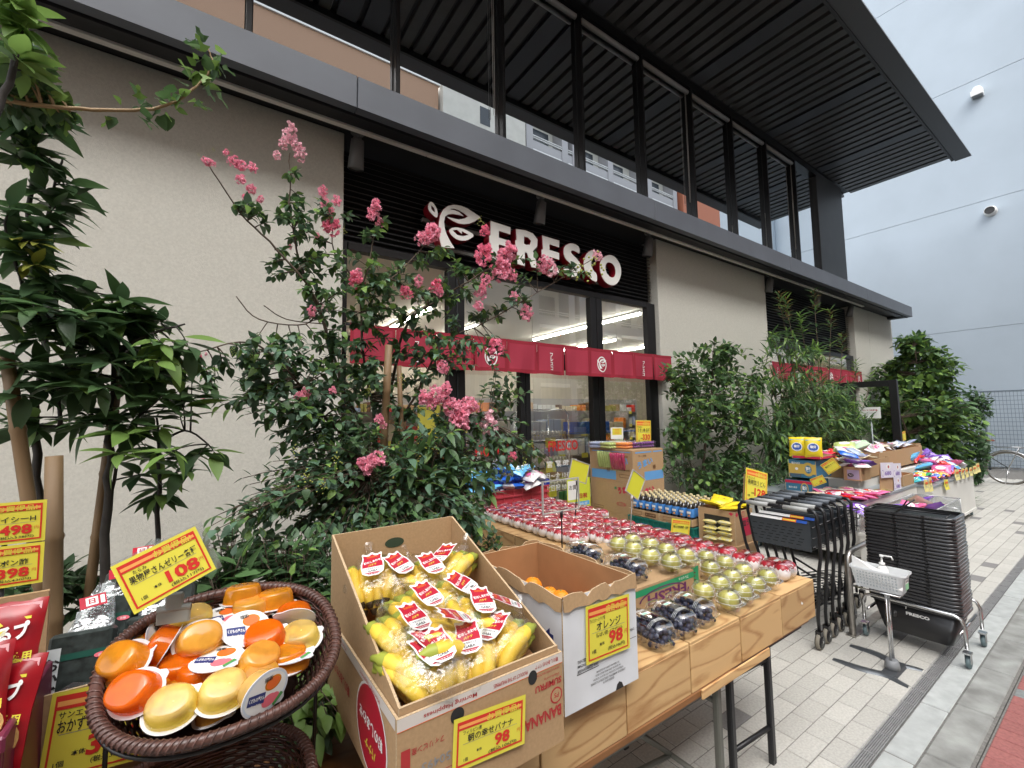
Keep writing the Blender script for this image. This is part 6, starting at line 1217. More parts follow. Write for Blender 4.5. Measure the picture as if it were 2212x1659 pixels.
for i, (fx_, fy_, col, rz, lb) in enumerate(((.55, .35, 'purple', 5, 'purple snack stick pack at the right end of the top carton'), (.78, .3, 'purple', -8, 'purple snack stick pack at the outer right corner'), (.3, .38, 'orange', 12, 'orange wrapped snack pack in the middle of the top carton'), (.12, .55, 'lime', -10, 'lime green snack pack on the left of the carton top'), (.15, .85, 'silver_blue', 8, 'silvery blue snack pack at the far left'), (.6, .75, 'lime', 90, 'lime snack pack at the back of the carton top'), (.4, .62, 'white', 30, 'whitish snack pack near the small yellow card'))):
    stick_pack(lb, XC+(xr-XC)*fx_, YC+d_*fy_, zt+.004, rz, col)
stick_pack('lime snack stick pack hanging down the left side of the carton', XC-.03, YC+d_*.62, 1.12, 90, 'lime', rx=80); stick_pack('crimson snack stick pack hanging down over the carton corner', XC-.03, YC+d_*.32, 1.11, 90, 'crimson', rx=80)
M, w, h = basis(at(*E5(652, 330), 3.2), at(*E5(835, 325), 3.2), at(*E5(638, 15), 3.2)); card('upright orange and yellow price card on the snack cartons by the door', M, w, h, maker='やおきん', name='うまい棒 各種', price='330', tax='357', orange=True)
M2 = M.copy() @ T(.012, .0, -.02); b = MB(); b.box(-w/2, w/2, -h/2, h/2*1.02, -.003, .003); bb = thing('backing_board', 'cardboard backing behind the upright snack price card', 'board', M=M2); part('board', b, KRAFT, bb)
M, w, h = basis(at(*E5(333, 250), 3.5), at(*E5(487, 245), 3.5), at(*E5(328, 105), 3.5)); c_ = thing('notice_card', 'small white and yellow notice standing behind the snack packs', 'card', M=M); b = MB(); b.box(-w/2, w/2, -h/2, h/2, -.001, .001); part('card', b, WHITE, c_); p = Print(); p.rect(-w*.38, w*.38, -h*.15, h*.42, YEL, .0014); [p.rect(-w*.2, w*.2, h*(.3-.12*i), h*(.33-.12*i), ORANGE, .0019) for i in range(4)]; p.put(c_)
# coffee bottles
XB0 = 3.50
bt = thing('coffee_bottle', '', 'bottle', (0, 0, 0), 0, 'dark coffee bottles with beige caps standing in trays')
b = MB(); b.lathe([(.001, 0), (.028, .0), (.032, .006), (.032, .055), (.029, .06), (.032, .066), (.032, .07)], 14, pw=3); b.lathe([(.032, .142), (.031, .15), (.026, .162), (.016, .175), (.0125, .18), (.0125, .184)], 14, pw=2.2, cap=False); part('bottle', b, COFF, bt)
b = MB(); b.lathe([(.0325, .07), (.033, .072), (.033, .14), (.0325, .142)], 14, pw=3, cap=False); lbp = part('bottle_label', b, LABK, bt)
b = MB(); b.quad((-.0335, .02, .1), (-.0335, -.02, .1), (-.0335, -.02, .12), (-.0335, .02, .12), 0); b.quad((-.0336, .012, .076), (-.0336, -.012, .076), (-.0336, -.008, .092), (-.0336, .008, .092), 1); part('label_print', b, [WHITE, mat('amber_print', (.7, .3, .05), .4)], bt)
b = MB(); b.lathe([(.0145, .182), (.015, .184), (.015, .2), (.013, .203)], 14); part('cap', b, CAPG, bt)
fst = True
for iy in range(9):
    for ix in range(6):
        x, y = XB0+.04+.0685*ix, 2.36+.0735*iy
        if fst: o = bt; fst = False
        else: o = dup(bt)
        o.location = (x, y, .632); o['label'] = '%s labelled coffee bottle, %s from the near end, %s row from the fruit' % ('blue' if iy < 5 else 'black', ORD[iy], ORD[ix])
        o['group'] = 'coffee bottles with %s labels' % ('blue' if iy < 5 else 'black')
        if iy < 5:
            for ch in o.children:
                if ch.name.startswith('bottle_label'):
                    if 'bl' not in JEL: m_ = ch.data.copy(); m_.materials[0] = LABB; JEL['bl'] = m_
                    ch.data = JEL['bl']
for (y0, y1, lb) in ((2.325, 2.66, 'nearer brown cardboard tray holding blue labelled coffee bottles'), (2.665, 3.02, 'farther brown cardboard tray holding black labelled coffee bottles')):
    c_, q = carton(lb, XB0-.002, XB0+.43, y0, y1, .625, .685, name='bottle_tray', cat='tray'); p = Print(); p.z = .001; p.rect(.02, .14, -.018, .016, BROWNP, .0005); p.text('職人の珈琲 無糖', .08, 0, .014, KRED, .1); p.frame(-.13, -.02, -.016, .014, .003, BROWNP); p.put(c_, LEFTF(q[0]-.0004, 0, .03))
def mesh_crate(label, x0, x1, y0, y1, z0, z1, m, n=8):
    t = thing('plastic_crate', label, 'crate', ((x0+x1)/2, (y0+y1)/2, z0)); b = MB()
    for z in (z0, (z0+z1)/2-.006, z1-.014):
        b.box(x0, x1, y0, y0+.008, z, z+.014); b.box(x0, x1, y1-.008, y1, z, z+.014); b.box(x0, x0+.008, y0+.008, y1-.008, z, z+.014); b.box(x1-.008, x1, y0+.008, y1-.008, z, z+.014)
    part('rims', b, m, t, world=True); b = MB()
    for i in range(n+1):
        x = x0+.004+(x1-x0-.012)*i/n; b.box(x, x+.006, y0+.001, y0+.006, z0+.01, z1-.01); y = y0+.004+(y1-y0-.012)*i/n; b.box(x0+.001, x0+.006, y, y+.006, z0+.01, z1-.01)
    part('ribs', b, m, t, world=True, kind='stuff'); b = MB(); b.box(x0+.01, x1-.01, y0+.01, y1-.01, z0+.004, z0+.01); b.box(x0+.012, x0+.014, y0+.012, y1-.012, z0+.01, z1-.016); b.box(x0+.012, x1-.012, y0+.012, y0+.014, z0+.01, z1-.016); part('inner_wall', b, m, t, world=True); return t
for k in range(4): mesh_crate(['topmost', 'second', 'third', 'lowest'][k]+' teal plastic crate stacked under the coffee bottle trays', XB0-.01, XB0+.45, 2.31, 3.03, .62-.155*(k+1)+.002, .62-.155*k-.002, TEALC, 12)
card_px('small yellow price card hanging on the coffee bottle trays', E5(1075, 1460), E5(1305, 1480), E5(1072, 1232), 2.33, maker='UCC', name='職人の珈琲無糖・低糖', price='', tax='', orange=True, head='広告の品')
# noodle carton
xu0, xu1, yu0, yu1 = 3.555, 3.83, 1.975, 2.30
uc, q = carton('brown carton of yellow noodle packs with a cut out window showing the packs', xu0, xu1, yu0, yu1, .53, .80); w = q[1]-q[0]; d = q[3]-q[2]
p = Print(); p.z = .0012; p.rect(-w*.12, w*.5, -.075, .075, CRP, .0006); p.text('皿う', w*.08, .03, .05, BLACK, w*.34, .03); p.frame(-w*.12, w*.02, .085, .125, .005, CRP); p.poly([(-w*.4, .09), (-w*.32, .11), (-w*.4, .13), (-w*.48, .11)], CRP, .0006); p.text('NET 126.6g×10', -w*.2, -.11, .008, BROWNP, w*.3); p.put(uc, FRONT(0, q[2]-.0004, .135))
p = Print(); p.z = .0012; p.rect(-d*.33, d*.36, -.06, .085, BLACK, .0004); p.poly([(d*.4, .1), (d*.34, .12), (d*.4, .14 - .01), (d*.46, .12)], CRP, .0006); p.frame(-d*.38, -d*.08, -.115, -.09, .004, BROWNP); p.text('NET', d*.42, -.095, .012, BROWNP); p.put(uc, LEFTF(q[0]-.0004, 0, .135))
NPK = mat('noodle_pack_yellow', (.75, .6, .03), .3, ns=60, c2=(.5, .5, .45), nd=2)
def bag(name, label, cat, w, h, d, mats, M, group=None, seed=0, print_=None):
    t = thing(name, label, cat, M=M, group=group); b = MB(); pillow(b, w, h, d, 0, None, seed); part('bag', b, mats, t)
    if print_: print_.put(t, None, 'bag_print')
    return t
for j in range(4):
    for i in range(2):
        M_ = T(xu0-.002, yu0+.085+.125*i, .575+.042*j-.012*i) @ R('Z', -90) @ R('X', 12*(-1)**j)
        b = MB(); pillow(b, .12, .07, .036, 0, None, i+j*3, 6, 6); wp = part('noodle_pack', b, [NPK], uc, M=uc.matrix_basis.inverted() @ M_)
NR = random.Random(6)
nprt = Print(); nprt.z = .018; nprt.rect(-.04, .04, -.03, .03, ORANGE, .015); nprt.text('皿うどん', 0, .012, .02, YEL, .07, .04); nprt.rect(-.03, .03, -.028, -.01, BROWNP, .0165)
n0 = bag('noodle_pack', '', 'noodle pack', .15, .16, .035, [SN['yellow']], T(0, 0, 0), 'yellow noodle packs heaped on the carton', 3, nprt)
for i, (x, y, z, rz, rx, ry) in enumerate(((3.63, 2.22, .83, 80, 18, 0), (3.68, 2.08, .83, 60, -14, 10), (3.76, 2.2, .845, 20, 10, -18), (3.62, 2.04, .815, 100, 5, 8), (3.76, 2.05, .81, 40, -12, 12))):
    o = n0 if i == 0 else dup(n0); o.matrix_world = T(x, y, z) @ R('Z', rz) @ R('X', rx) @ R('Y', ry); o['label'] = 'yellow noodle pack '+['leaning at the far left of the heap', 'in the middle of the heap', 'at the top right of the heap by the price card', 'lying flat at the near left corner', 'at the near right corner of the heap'][i]
u2, q = carton('lower brown carton under the noodle carton', 3.54, 3.86, 1.96, 2.31, .26, .526, top=True); u3, q = carton('bottom brown carton under the noodle cartons', 3.53, 3.87, 1.95, 2.31, .0, .256, top=True)
M, w, h = basis(at(*F1(120, 1150), 2.36), at(*F1(440, 1230), 2.30), at(*F1(205, 750), 2.36)); card('slanted yellow price card standing behind the noodle packs', M, w, h*1.15, maker='ヒガシフーズ', name='長崎皿うどん', price='128', tax='138', orange=True)
b = MB(); M3 = M @ T(-.07, -.02, -.03); b.box(-.08, .08, -h/2, h*.42, -.003, .003); bb = thing('backing_board', 'plain cardboard flap behind the slanted noodle price card', 'board', M=M3); part('board', b, KRAFT, bb)
# blue packs in the red crate
mesh_crate('pink red plastic crate of blue boxes behind the red fruit', 2.19, 2.84, 3.45, 3.58, .80, .925, mat('coral_red_plastic', (.5, .06, .08), .4), 6)
bxp = thing('blue_box', '', 'box', (0, 0, 0), 0, 'blue snack boxes standing in the pink red crate'); b = MB(); b.bbox(-.027, .027, -.035, .035, 0, .13, .002); part('box', b, [mat('deep_blue_box', (.015, .04, .36), .3)], bxp); p = Print(); p.z = .001; p.rect(-.022, .022, -.05, -.01, LBLU, .0005); p.rect(-.022, .022, .01, .014, WHITE); p.put(bxp, FRONT(0, -.0355, .065))
for i, x in enumerate((2.24, 2.30, 2.36, 2.42, 2.48)): o = bxp if i == 0 else dup(bxp); o.location = (x, 3.51, .88); o['label'] = 'deep blue box standing in the pink red crate, '+['first at the left', 'second from the left', 'third from the left', 'fourth from the left', 'fifth, next to the lying one'][i]
o = dup(bxp, M=T(2.59, 3.5, .985) @ R('Z', 4) @ R('Y', 90) @ R('Z', 90), label='blue box lying on its side on the standing boxes'); o = dup(bxp, M=T(2.74, 3.51, .93) @ R('Y', 80), label='blue box lying at the right end of the crate')
PR = random.Random(12)
def heap(name, label, cat, group, spots, size, cols, depth=.03, jig=14, flat=0, prt=True):
    proto = {}; rk = {s_: i_ for i_, s_ in enumerate(sorted(spots, key=lambda q: q[0]**2+q[1]**2))}
    for i, (x, y, z) in enumerate(spots):
        nth = ', %s nearest' % ORD[rk[(x, y, z)]]
        c = cols[PR.randrange(len(cols))]; k = (c, PR.randrange(2))
        M_ = T(x, y, z) @ R('Z', PR.uniform(0, 180)) @ R('X', flat+PR.uniform(-jig, jig)) @ R('Y', PR.uniform(-jig, jig))
        if k not in proto:
            p_ = None
            if prt: p_ = Print(); w_, h_ = size; p_.z = depth*.54; p_.disc(0, 0, w_*.26, h_*.2, WHITE if c not in ('white', 'cream') else SN['pink'], depth*.52, 12); p_.rect(-w_*.25, w_*.2, h_*.22, h_*.3, DKRED if c in ('white', 'cream', 'pink', 'yellow') else YEL, depth*.45)
            proto[k] = bag(name, label.replace('#', c.replace('_', ' '))+nth, cat, size[0], size[1], depth, [SN[c]], M_, group, i, p_)
        else: o = dup(proto[k], M=M_, label=label.replace('#', c.replace('_', ' '))+nth)
heap('snack_bag', '# snack bag piled behind the deep blue boxes by the shop door', 'snack bag', 'blue snack bags by the door', [(2.0+.12*i+PR.uniform(-.02, .02), 3.5+PR.uniform(-.04, .04), z+PR.uniform(-.01, .01)) for z, n_ in ((.95, 7), (1.03, 7), (1.10, 6)) for i in range(n_)], (.18, .16), ['sky', 'sky', 'blue', 'white'], .06, 22)
b = MB(); b.bbox(1.9, 2.84, 3.40, 3.66, 0, .79, .01); solo('display_stand', b, BROWNP, 'dark stand under the blue snack display by the door', 'stand')
# decals on the door glass
gd = thing('door_decal', 'red FRESCO lettering on the right sliding door glass', 'lettering'); p = Print(); p.z = 0; p.text('FRESCO', 0, 0, .115, mat('red_decal', (.5, .02, .02), .5), .44, .022); p.put(gd); gd.matrix_world = T(at(*E6(1175, 385), 3.79).x, 3.79, at(*E6(1175, 385), 3.79).z) @ R('X', 90)
gd2 = dup(gd, label='red FRESCO lettering on the left sliding door glass behind leaves'); gd2.matrix_world = T(2.42, 3.79, gd.matrix_world.translation.z) @ R('X', 90)
q_ = at(*E6(1100, 830), 3.79); gd3 = thing('hours_decal', 'white opening hours lettering on the door glass', 'lettering', M=T(q_.x+.02, 3.788, q_.z) @ R('X', 90)); p = Print(); p.z = 0; p.text('営 業 時 間', .04, .14, .075, WHITE, .44, .01); p.text('月〜金 10:00〜', .02, .01, .07, WHITE, .44, .0); p.text('土日祝 10:00〜', .02, -.12, .07, WHITE, .44, .0); p.put(gd3)
po = at(*E6(1400, 1050), 3.6); pt = thing('poster_stand', 'lime yellow poster with red lettering between the door and the cartons', 'poster', M=T(po.x, 3.6, po.z-.08) @ R('X', 90)); b = MB(); b.box(-.17, .17, -.36, .22, -.004, .0); part('sheet', b, mat('lime_poster', (.6, .68, .05), .5), pt); p = Print(); p.z = .002; p.rect(-.16, -.02, .0, .2, WHITE, .001); p.text('お買', -.09, .13, .05, BLACK); p.text('日祝', .06, .03, .055, DKRED, .12, .03); p.rect(-.12, .15, -.075, -.03, LBLUE, .001); p.text('お知らせ', .02, -.053, .03, WHITE, .2); p.text('00', .08, -.13, .05, DKRED); p.put(pt)
# =================================================================== SHOPPING CARTS
ct = thing('shopping_cart', '', 'shopping cart', (0, 0, 0), 0, 'nested black shopping carts'); TB = mat('black_painted_tube', (.018, .018, .02), .3, .3); GRIP = mat('grey_grip', (.09, .105, .125), .5); GRIPL = mat('light_grey_grip', (.33, .34, .33), .5); PANL = mat('dark_grey_plastic_panel', (.055, .065, .075), .45); RUB = mat('caster_rubber', (.03, .03, .03), .6); WHL = mat('caster_black', (.015, .015, .016), .25)
# local origin under the rear wheels line, x forward
HY = .255
b = MB(); b.tube([(-.14, -HY+.05, .945), (-.14, HY-.05, .945)], .0115, 8); part('handle', b, TB, ct)
for y0, y1 in ((-.2, -.05), (.05, .2)): b = MB(); b.tube([(-.14, y0, .945), (-.14, y1, .945)], .0165, 10); part('grip', b, GRIP, ct)
for s_ in (-1, 1):
    b = MB(); b.tube([(-.14, s_*(HY-.055), .945), (-.14, s_*(HY-.02), .94), (-.142, s_*HY, .915), (-.15, s_*HY, .86), (-.13, s_*HY, .8), (-.10, s_*(HY-.01), .64), (-.085, s_*(HY-.03), .55), (-.03, s_*(HY-.075), .22), (.0, s_*(HY-.085), .12)], .0115, 8); part('side_frame', b, TB, ct)
    b = MB(); b.tube([(-.06, s_*(HY-.045), .4), (.2, s_*.13, .24), (.43, s_*.11, .17), (.43, s_*.11, .12)], .009, 6); part('lower_frame', b, TB, ct)
    for wx, wy, r_ in ((.0, s_*(HY-.085), .052), (.43, s_*.11, .045)):
        b = MB(); b.lathe([(.012, -.012), (r_-.006, -.012), (r_, -.008), (r_, .008), (r_-.006, .012), (.012, .012)], 22, 1, T(wx, wy, r_) @ R('X', 90)); b.lathe([(.001, -.017), (r_*.82, -.017), (r_*.82, .017), (.001, .017)], 18, 0, T(wx, wy, r_) @ R('X', 90), cap=False); b.box(wx-.02, wx+.02, wy-.018, wy+.018, r_*1.7, r_*1.7+.03, 0); b.lathe([(.001, 0), (.008, .0), (.008, .003), (.001, .003)], 8, 2, T(wx, wy-.018, r_) @ R('X', 90)); part('wheel', b, [WHL, mat('grey_tyre', (.22, .2, .16), .6), CHROME], ct)
b = MB(); b.add([(-.115, -.2, .845), (-.115, .2, .845), (-.075, .185, .655), (-.075, -.185, .655), (-.111, -.2, .845), (-.111, .2, .845), (-.071, .185, .655), (-.071, -.185, .655)], [(0, 1, 2, 3), (7, 6, 5, 4), (0, 4, 5, 1), (3, 2, 6, 7)]); part('seat_panel', b, PANL, ct)
b = MB()
for j in range(6):
    for i in range(7 - (j % 2)): y = -.15+.05*i+.012*(j % 3); z = .8-.022*j; x = -.1155+.04*(.845-z)/.19-.001; b.quad((x, y+.03, z), (x, y, z), (x, y, z+.004), (x, y+.03, z+.004))
part('slots', b, mat('slot_shadow', (.01, .01, .01), .9), ct)
b = MB()
for i in range(9): y = -.17+.0425*i; b.tube([(-.08, y, .66), (.25, y*.92, .63)], .003, 4); b.tube([(.25, y*.92, .63), (.29, y*.92, .80)], .003, 4)
for z, x in ((.67, .26), (.73, .275), (.8, .29)): b.tube([(-.09, -.2, z+.02), (x, -.175, z), (x, .175, z), (-.09, .2, z+.02)], .0035 if z < .8 else .006, 5)
part('upper_rack', b, TB, ct)
b = MB()
for i in range(7): y = -.13+.043*i; b.tube([(-.02, y, .26), (.42, y*.8, .2)], .003, 4)
b.tube([(-.03, -.16, .27), (.43, -.115, .21), (.43, .115, .21), (-.03, .16, .27)], .005, 5); part('lower_rack', b, TB, ct)
b = MB(); b.box(-.122, -.1, -.19, .19, .846, .862); part('panel_cap', b, PANL, ct)
fst = True
cl = ['front cart with light grey grips, nearest to the fruit tables', 'second cart with light grey grips', 'third cart, first with dark grey grips', 'fourth nested cart with dark grey grips', 'fifth nested cart with dark grey grips', 'last cart at the back of the nest']
carts = [ct]+[dup(ct) for _ in range(5)]
for k in range(6):
    o = carts[k]; o.location = (3.47+.135*k, 1.555+.006*k, 0); o.rotation_euler = (0, 0, radians(1.0)); o['label'] = cl[k]
    if k < 2:
        for ch in o.children:
            if ch.name.startswith('grip'): m_ = ch.data.copy(); m_.materials[0] = GRIPL; ch.data = m_
        p = Print(); p.z = .002; p.rect(-.185, .03, -.010, .010, WHITE, .001); p.rect(.03, .12, -.010, .010, ORANGE, .001); p.rect(.035, .115, -.004, .004, YEL, .0015); p.rect(.12, .185, -.010, .010, BLUEP, .001); p.put(o, T(-.123, 0, .858) @ R('Z', -90) @ R('X', 55), 'advert_strip')
co = thing('cart_corral', 'brushed steel hoop rail beside the nested carts', 'rail', (3.88, 1.33, 0)); b = MB(); b.tube([(3.875, 1.33, 0), (3.875, 1.33, .50), (3.885, 1.33, .54), (3.915, 1.33, .565), (3.96, 1.33, .575), (5.5, 1.33, .575), (5.54, 1.33, .55), (5.55, 1.33, .5), (5.55, 1.33, 0)], .0215, 12); part('hoop', b, STEEL, co, world=True)
b = MB(); b.box(3.83, 5.6, 1.30, 1.36, .0, .006); part('base_plate', b, STEEL, co, world=True)
# =================================================================== BASKET STACK
BK = mat('black_basket_plastic', (.012, .012, .013), .32, coat=.15)
bk = thing('shopping_basket', '', 'basket', (4.14, 1.01, .1), 0, 'stacked black shopping baskets')
def rrect(a, b_, r_, n=5): return [(sx*(a-r_)+r_*cos(t_), sy*(b_-r_)+r_*sin(t_)) for sx, sy, t0 in ((1, 1, 0), (-1, 1, pi/2), (-1, -1, pi), (1, -1, 3*pi/2)) for t_ in [t0+pi/2*i/n for i in range(n+1)]]
def loft(b, rings, m=0, cap_bottom=True, sm=True):
    o = len(b.v); n = len(rings[0][0])
    for pts, z in rings: b.v += [(x, y, z) for x, y in pts]
    for j in range(len(rings)-1):
        for i in range(n): b.f.append((o+j*n+i, o+j*n+(i+1) % n, o+(j+1)*n+(i+1) % n, o+(j+1)*n+i)); b.m.append(m); b.s.append(sm)
    if cap_bottom: b.f.append(tuple(o+n-1-i for i in range(n))); b.m.append(m); b.s.append(False)
HB = .215
b = MB(); loft(b, [(rrect(.115, .17, .03), 0), (rrect(.12, .178, .032), .01), (rrect(.148, .228, .04), HB-.02), (rrect(.148, .228, .04), HB-.02)], 0); loft(b, [(rrect(.144, .222, .04), HB-.02), (rrect(.115, .17, .03), .012)], 0); part('body', b, BK, bk)
b = MB(); loft(b, [(rrect(.148, .228, .04), HB-.022), (rrect(.162, .242, .045), HB-.018), (rrect(.163, .243, .045), HB-.006), (rrect(.158, .238, .045), HB), (rrect(.146, .226, .04), HB)], 0, False); part('rim', b, mat('basket_rim_plastic', (.03, .03, .032), .22, coat=.4), bk)
b = MB()
for y in (-.09, .06): b.box(-.168, -.160, y-.008, y+.008, HB-.018, HB-.002)
part('handle_lug', b, BK, bk); fst = True
NB = 28
for k in range(NB):
    o = bk if fst else dup(bk); fst = False; o.location = (4.095+.002*sin(k*2.1), 1.0+.002*sin(k*1.3), .082+.0224*k); o.rotation_euler = (0, 0, radians(.5*sin(k)))
    o['label'] = ('black shopping basket, %s from the top of the tall stack' % ORD[NB-1-k]) if 0 < k < NB-1 else ('lowest black basket with white FRESCO lettering, resting in the wheeled stand' if k == 0 else 'topmost black shopping basket, open, with one handle raised')
    if k == 0:
        p = Print(); p.z = .0; p.text('FRESCO', 0, 0, .022, WHITE, .12, .05); sl_a = math.degrees(math.atan2(.03, .19)); p.put(o, T(-.146, -.02, .15) @ R('Z', -90) @ R('X', 90+sl_a)); b = MB()
        for j in range(6):
            for i in range(14): y = -.15+.0225*i; z = .03+.018*j; x = -.1165-.028*z/.195-.0015; (j < 3 or abs(y) > .08) and b.quad((x, y+.007, z), (x, y, z), (x-.001, y, z+.009), (x-.001, y+.007, z+.009))
        part('wall_holes', b, mat('hole_shadow', (.002, .002, .002), .9), o, kind='stuff')
    if k == NB-1:
        b = MB(); b.tube([(-.16, .06, HB-.01), (-.12, -.02, HB+.07), (-.1, -.04, HB+.09)], .005, 6); b.tube([(.16, .09, HB-.01), (-.1, -.0, HB+.08)], .005, 6); part('handle', b, BK, o); b = MB(); b.tube([(-.15, .2, HB+.003), (-.02, .2, HB+.003), (-.02, -.2, HB+.003), (-.15, -.2, HB+.003)], .005, 5); part('handle', b, BK, o)
sn = thing('basket_stand', 'chrome wheeled stand with grey casters under the basket stack', 'stand', (4.14, 1.0, 0))
for x in (3.925, 4.36):
    b = MB(); b.tube([(x, 1.27, .12), (x, 1.27, .25), (x, 1.255, .29), (x, 1.22, .305), (x, .80, .305), (x, .765, .29), (x, .75, .25), (x, .75, .12)], .0105, 8); part('hoop', b, CHROME, sn, world=True)
for y in (.775, 1.245): b = MB(); b.tube([(3.925, y, .20), (4.36, y, .20)], .009, 8); part('cross_tube', b, CHROME, sn, world=True)
CASG = mat('grey_blue_caster', (.12, .17, .18), .5)
for x in (3.925, 4.36):
    for y in (.75, 1.27): b = MB(); b.lathe([(.01, -.011), (.034, -.011), (.038, -.007), (.038, .007), (.034, .011), (.01, .011)], 20, 0, T(x+.02, y, .038) @ R('X', 90)); b.box(x-.005, x+.03, y-.015, y-.0125, .035, .09, 1); b.box(x-.005, x+.03, y+.0125, y+.015, .035, .09, 1); b.box(x-.02, x+.03, y-.02, y+.02, .09, .1, 1); part('caster', b, [CASG, CHROME], sn, world=True)
# =================================================================== SANITISER STAND
sa = thing('sanitizer_stand', 'chrome pole stand on an H-shaped grey base in front of the baskets', 'stand', (3.54, 1.05, 0)); BASEG = mat('grey_cast_base', (.11, .12, .13), .35, .6)
for x, nm in ((3.40, 1), (3.69, 1)):
    b = MB(); vs = []
    for i in range(11):
        y = 1.285-.375*i/10; w_ = .017+.014*sin(pi*min(1, i/10*.9+.1)); h_ = .006+.008*sin(pi*i/10); xs2 = x+(.04*(x < 3.5)-.04*(x > 3.5))*(math.exp(-((i-7)/2.0)**2))
        vs += [(xs2-w_, y, 0), (xs2-w_*.6, y, h_), (xs2+w_*.6, y, h_), (xs2+w_, y, 0)]
    b.add(vs, [(4*i+j, 4*i+j+1, 4*i+j+5, 4*i+j+4) for i in range(10) for j in range(3)], 0, None, True); part('foot', b, BASEG, sa, world=True)
b = MB(); b.add([(3.41, .975, 0), (3.68, .975, 0), (3.68, 1.06, 0), (3.41, 1.06, 0), (3.43, .985, .013), (3.66, .985, .013), (3.66, 1.05, .013), (3.43, 1.05, .013)], [(4, 5, 6, 7), (0, 1, 5, 4), (1, 2, 6, 5), (2, 3, 7, 6), (3, 0, 4, 7)]); part('cross_plate', b, BASEG, sa, world=True)
b = MB(); b.lathe([(.04, 0), (.036, .03), (.03, .05), (.024, .052)], 16, 0, T(3.545, 1.02, .013), sx=1.2); part('socket', b, mat('socket_grey', (.2, .21, .22), .5), sa, world=True)
for x in (3.525, 3.57): b = MB(); b.tube([(x, 1.02, .03), (x, 1.02, .47)], .0075, 8); part('pole', b, CHROME, sa, world=True)
b = MB(); b.lathe([(.001, 0), (.018, .002), (.018, .014), (.001, .016)], 10, 0, T(3.56, 1.0, .345) @ R('X', 90)); part('knob', b, BLACK, sa, world=True)
YS0, YS1 = 1.0, 1.2
ybl = onwall((3300+85*.4823)*.5486, (1900+620*.4823)*.5486, 3.50).y; ybr = onwall((3300+600*.4823)*.5486, (1900+640*.4823)*.5486, 3.50).y
yc_, hy_ = (ybl+ybr)/2+.012, abs(ybl-ybr)/2*.86; zb_, zt_ = .485, .61
b = MB(); b.tube([(3.47, yc_-hy_*.8, zb_-.006), (3.62, yc_-hy_*.8, zb_-.006), (3.62, yc_+hy_*.8, zb_-.006), (3.47, yc_+hy_*.8, zb_-.006)], .005, 6, closed=True); b.tube([(3.54, yc_-hy_*.8, zb_-.006), (3.54, yc_+hy_*.8, zb_-.006)], .005, 6); part('basket_ring', b, CHROME, sa, world=True)
WP = mat('white_translucent_plastic', (.72, .74, .75), .35, trans=.35); wb = thing('white_basket', 'small white plastic basket with a hand sanitiser notice on the pole stand', 'basket', (3.54, yc_, zb_))
rr0, rr1 = rrect(.055, hy_*.84, .02), rrect(.075, hy_*1.0, .025)
b = MB(); loft(b, [(rr0, 0), ([(x*1.01, y*1.01) for x, y in rr0], .003), (rr1, zt_-zb_), ([(x*1.08, y*1.04) for x, y in rr1], zt_-zb_), ([(x*1.08, y*1.04) for x, y in rr1], zt_-zb_-.012)], 0, True); part('body', b, WP, wb)
b = MB()
for j in range(5):
    for i in range(13):
        y = -hy_*.7+hy_*1.4*i/12; z = .02+.018*j; x = -.0565-.018*z/(zt_-zb_)-.0013; b.quad((x, y+.004, z), (x, y-.004, z), (x, y-.004, z+.011), (x, y+.004, z+.011))
part('grid_holes', b, mat('grid_shade', (.42, .46, .48), .5), wb, kind='stuff')
b = MB(); vs = [(-.06, hy_*.9, .06), (-.062, -hy_*.9, .03), (-.03, -hy_*.9, .10), (-.045, 0, .13), (-.05, hy_*.92, .185)]; b.add([(x, y, z) for x, y, z in vs], [(0, 1, 2, 3, 4)]); part('paper_sheet', b, WHITE, wb)
p = Print(); p.z = .001; p.rect(-.03, .03, -.03, .03, WHITE, .0); p.rect(-.03, .03, -.03, .005, mat('light_green_print', (.3, .6, .35), .5), .0006); p.text('手指消毒', 0, .018, .01, BLACK, .045); p.put(wb, T(0, -hy_*.93-.003, .06) @ R('X', 90))
pb = thing('pump_bottle', 'white pump bottle standing in the small white basket', 'bottle', (3.56, yc_-.01, zb_+.004)); b = MB(); b.lathe([(.001, 0), (.03, 0), (.032, .01), (.032, .11), (.02, .13), (.013, .135)], 16); part('bottle', b, WHITE, pb); b = MB(); b.lathe([(.016, .134), (.016, .152), (.006, .155), (.005, .185), (.011, .187), (.011, .2)], 12); b.tube([(0, 0, .196), (.0, -.05, .198), (.0, -.056, .18)], .005, 6); part('pump', b, WHITE, pb)
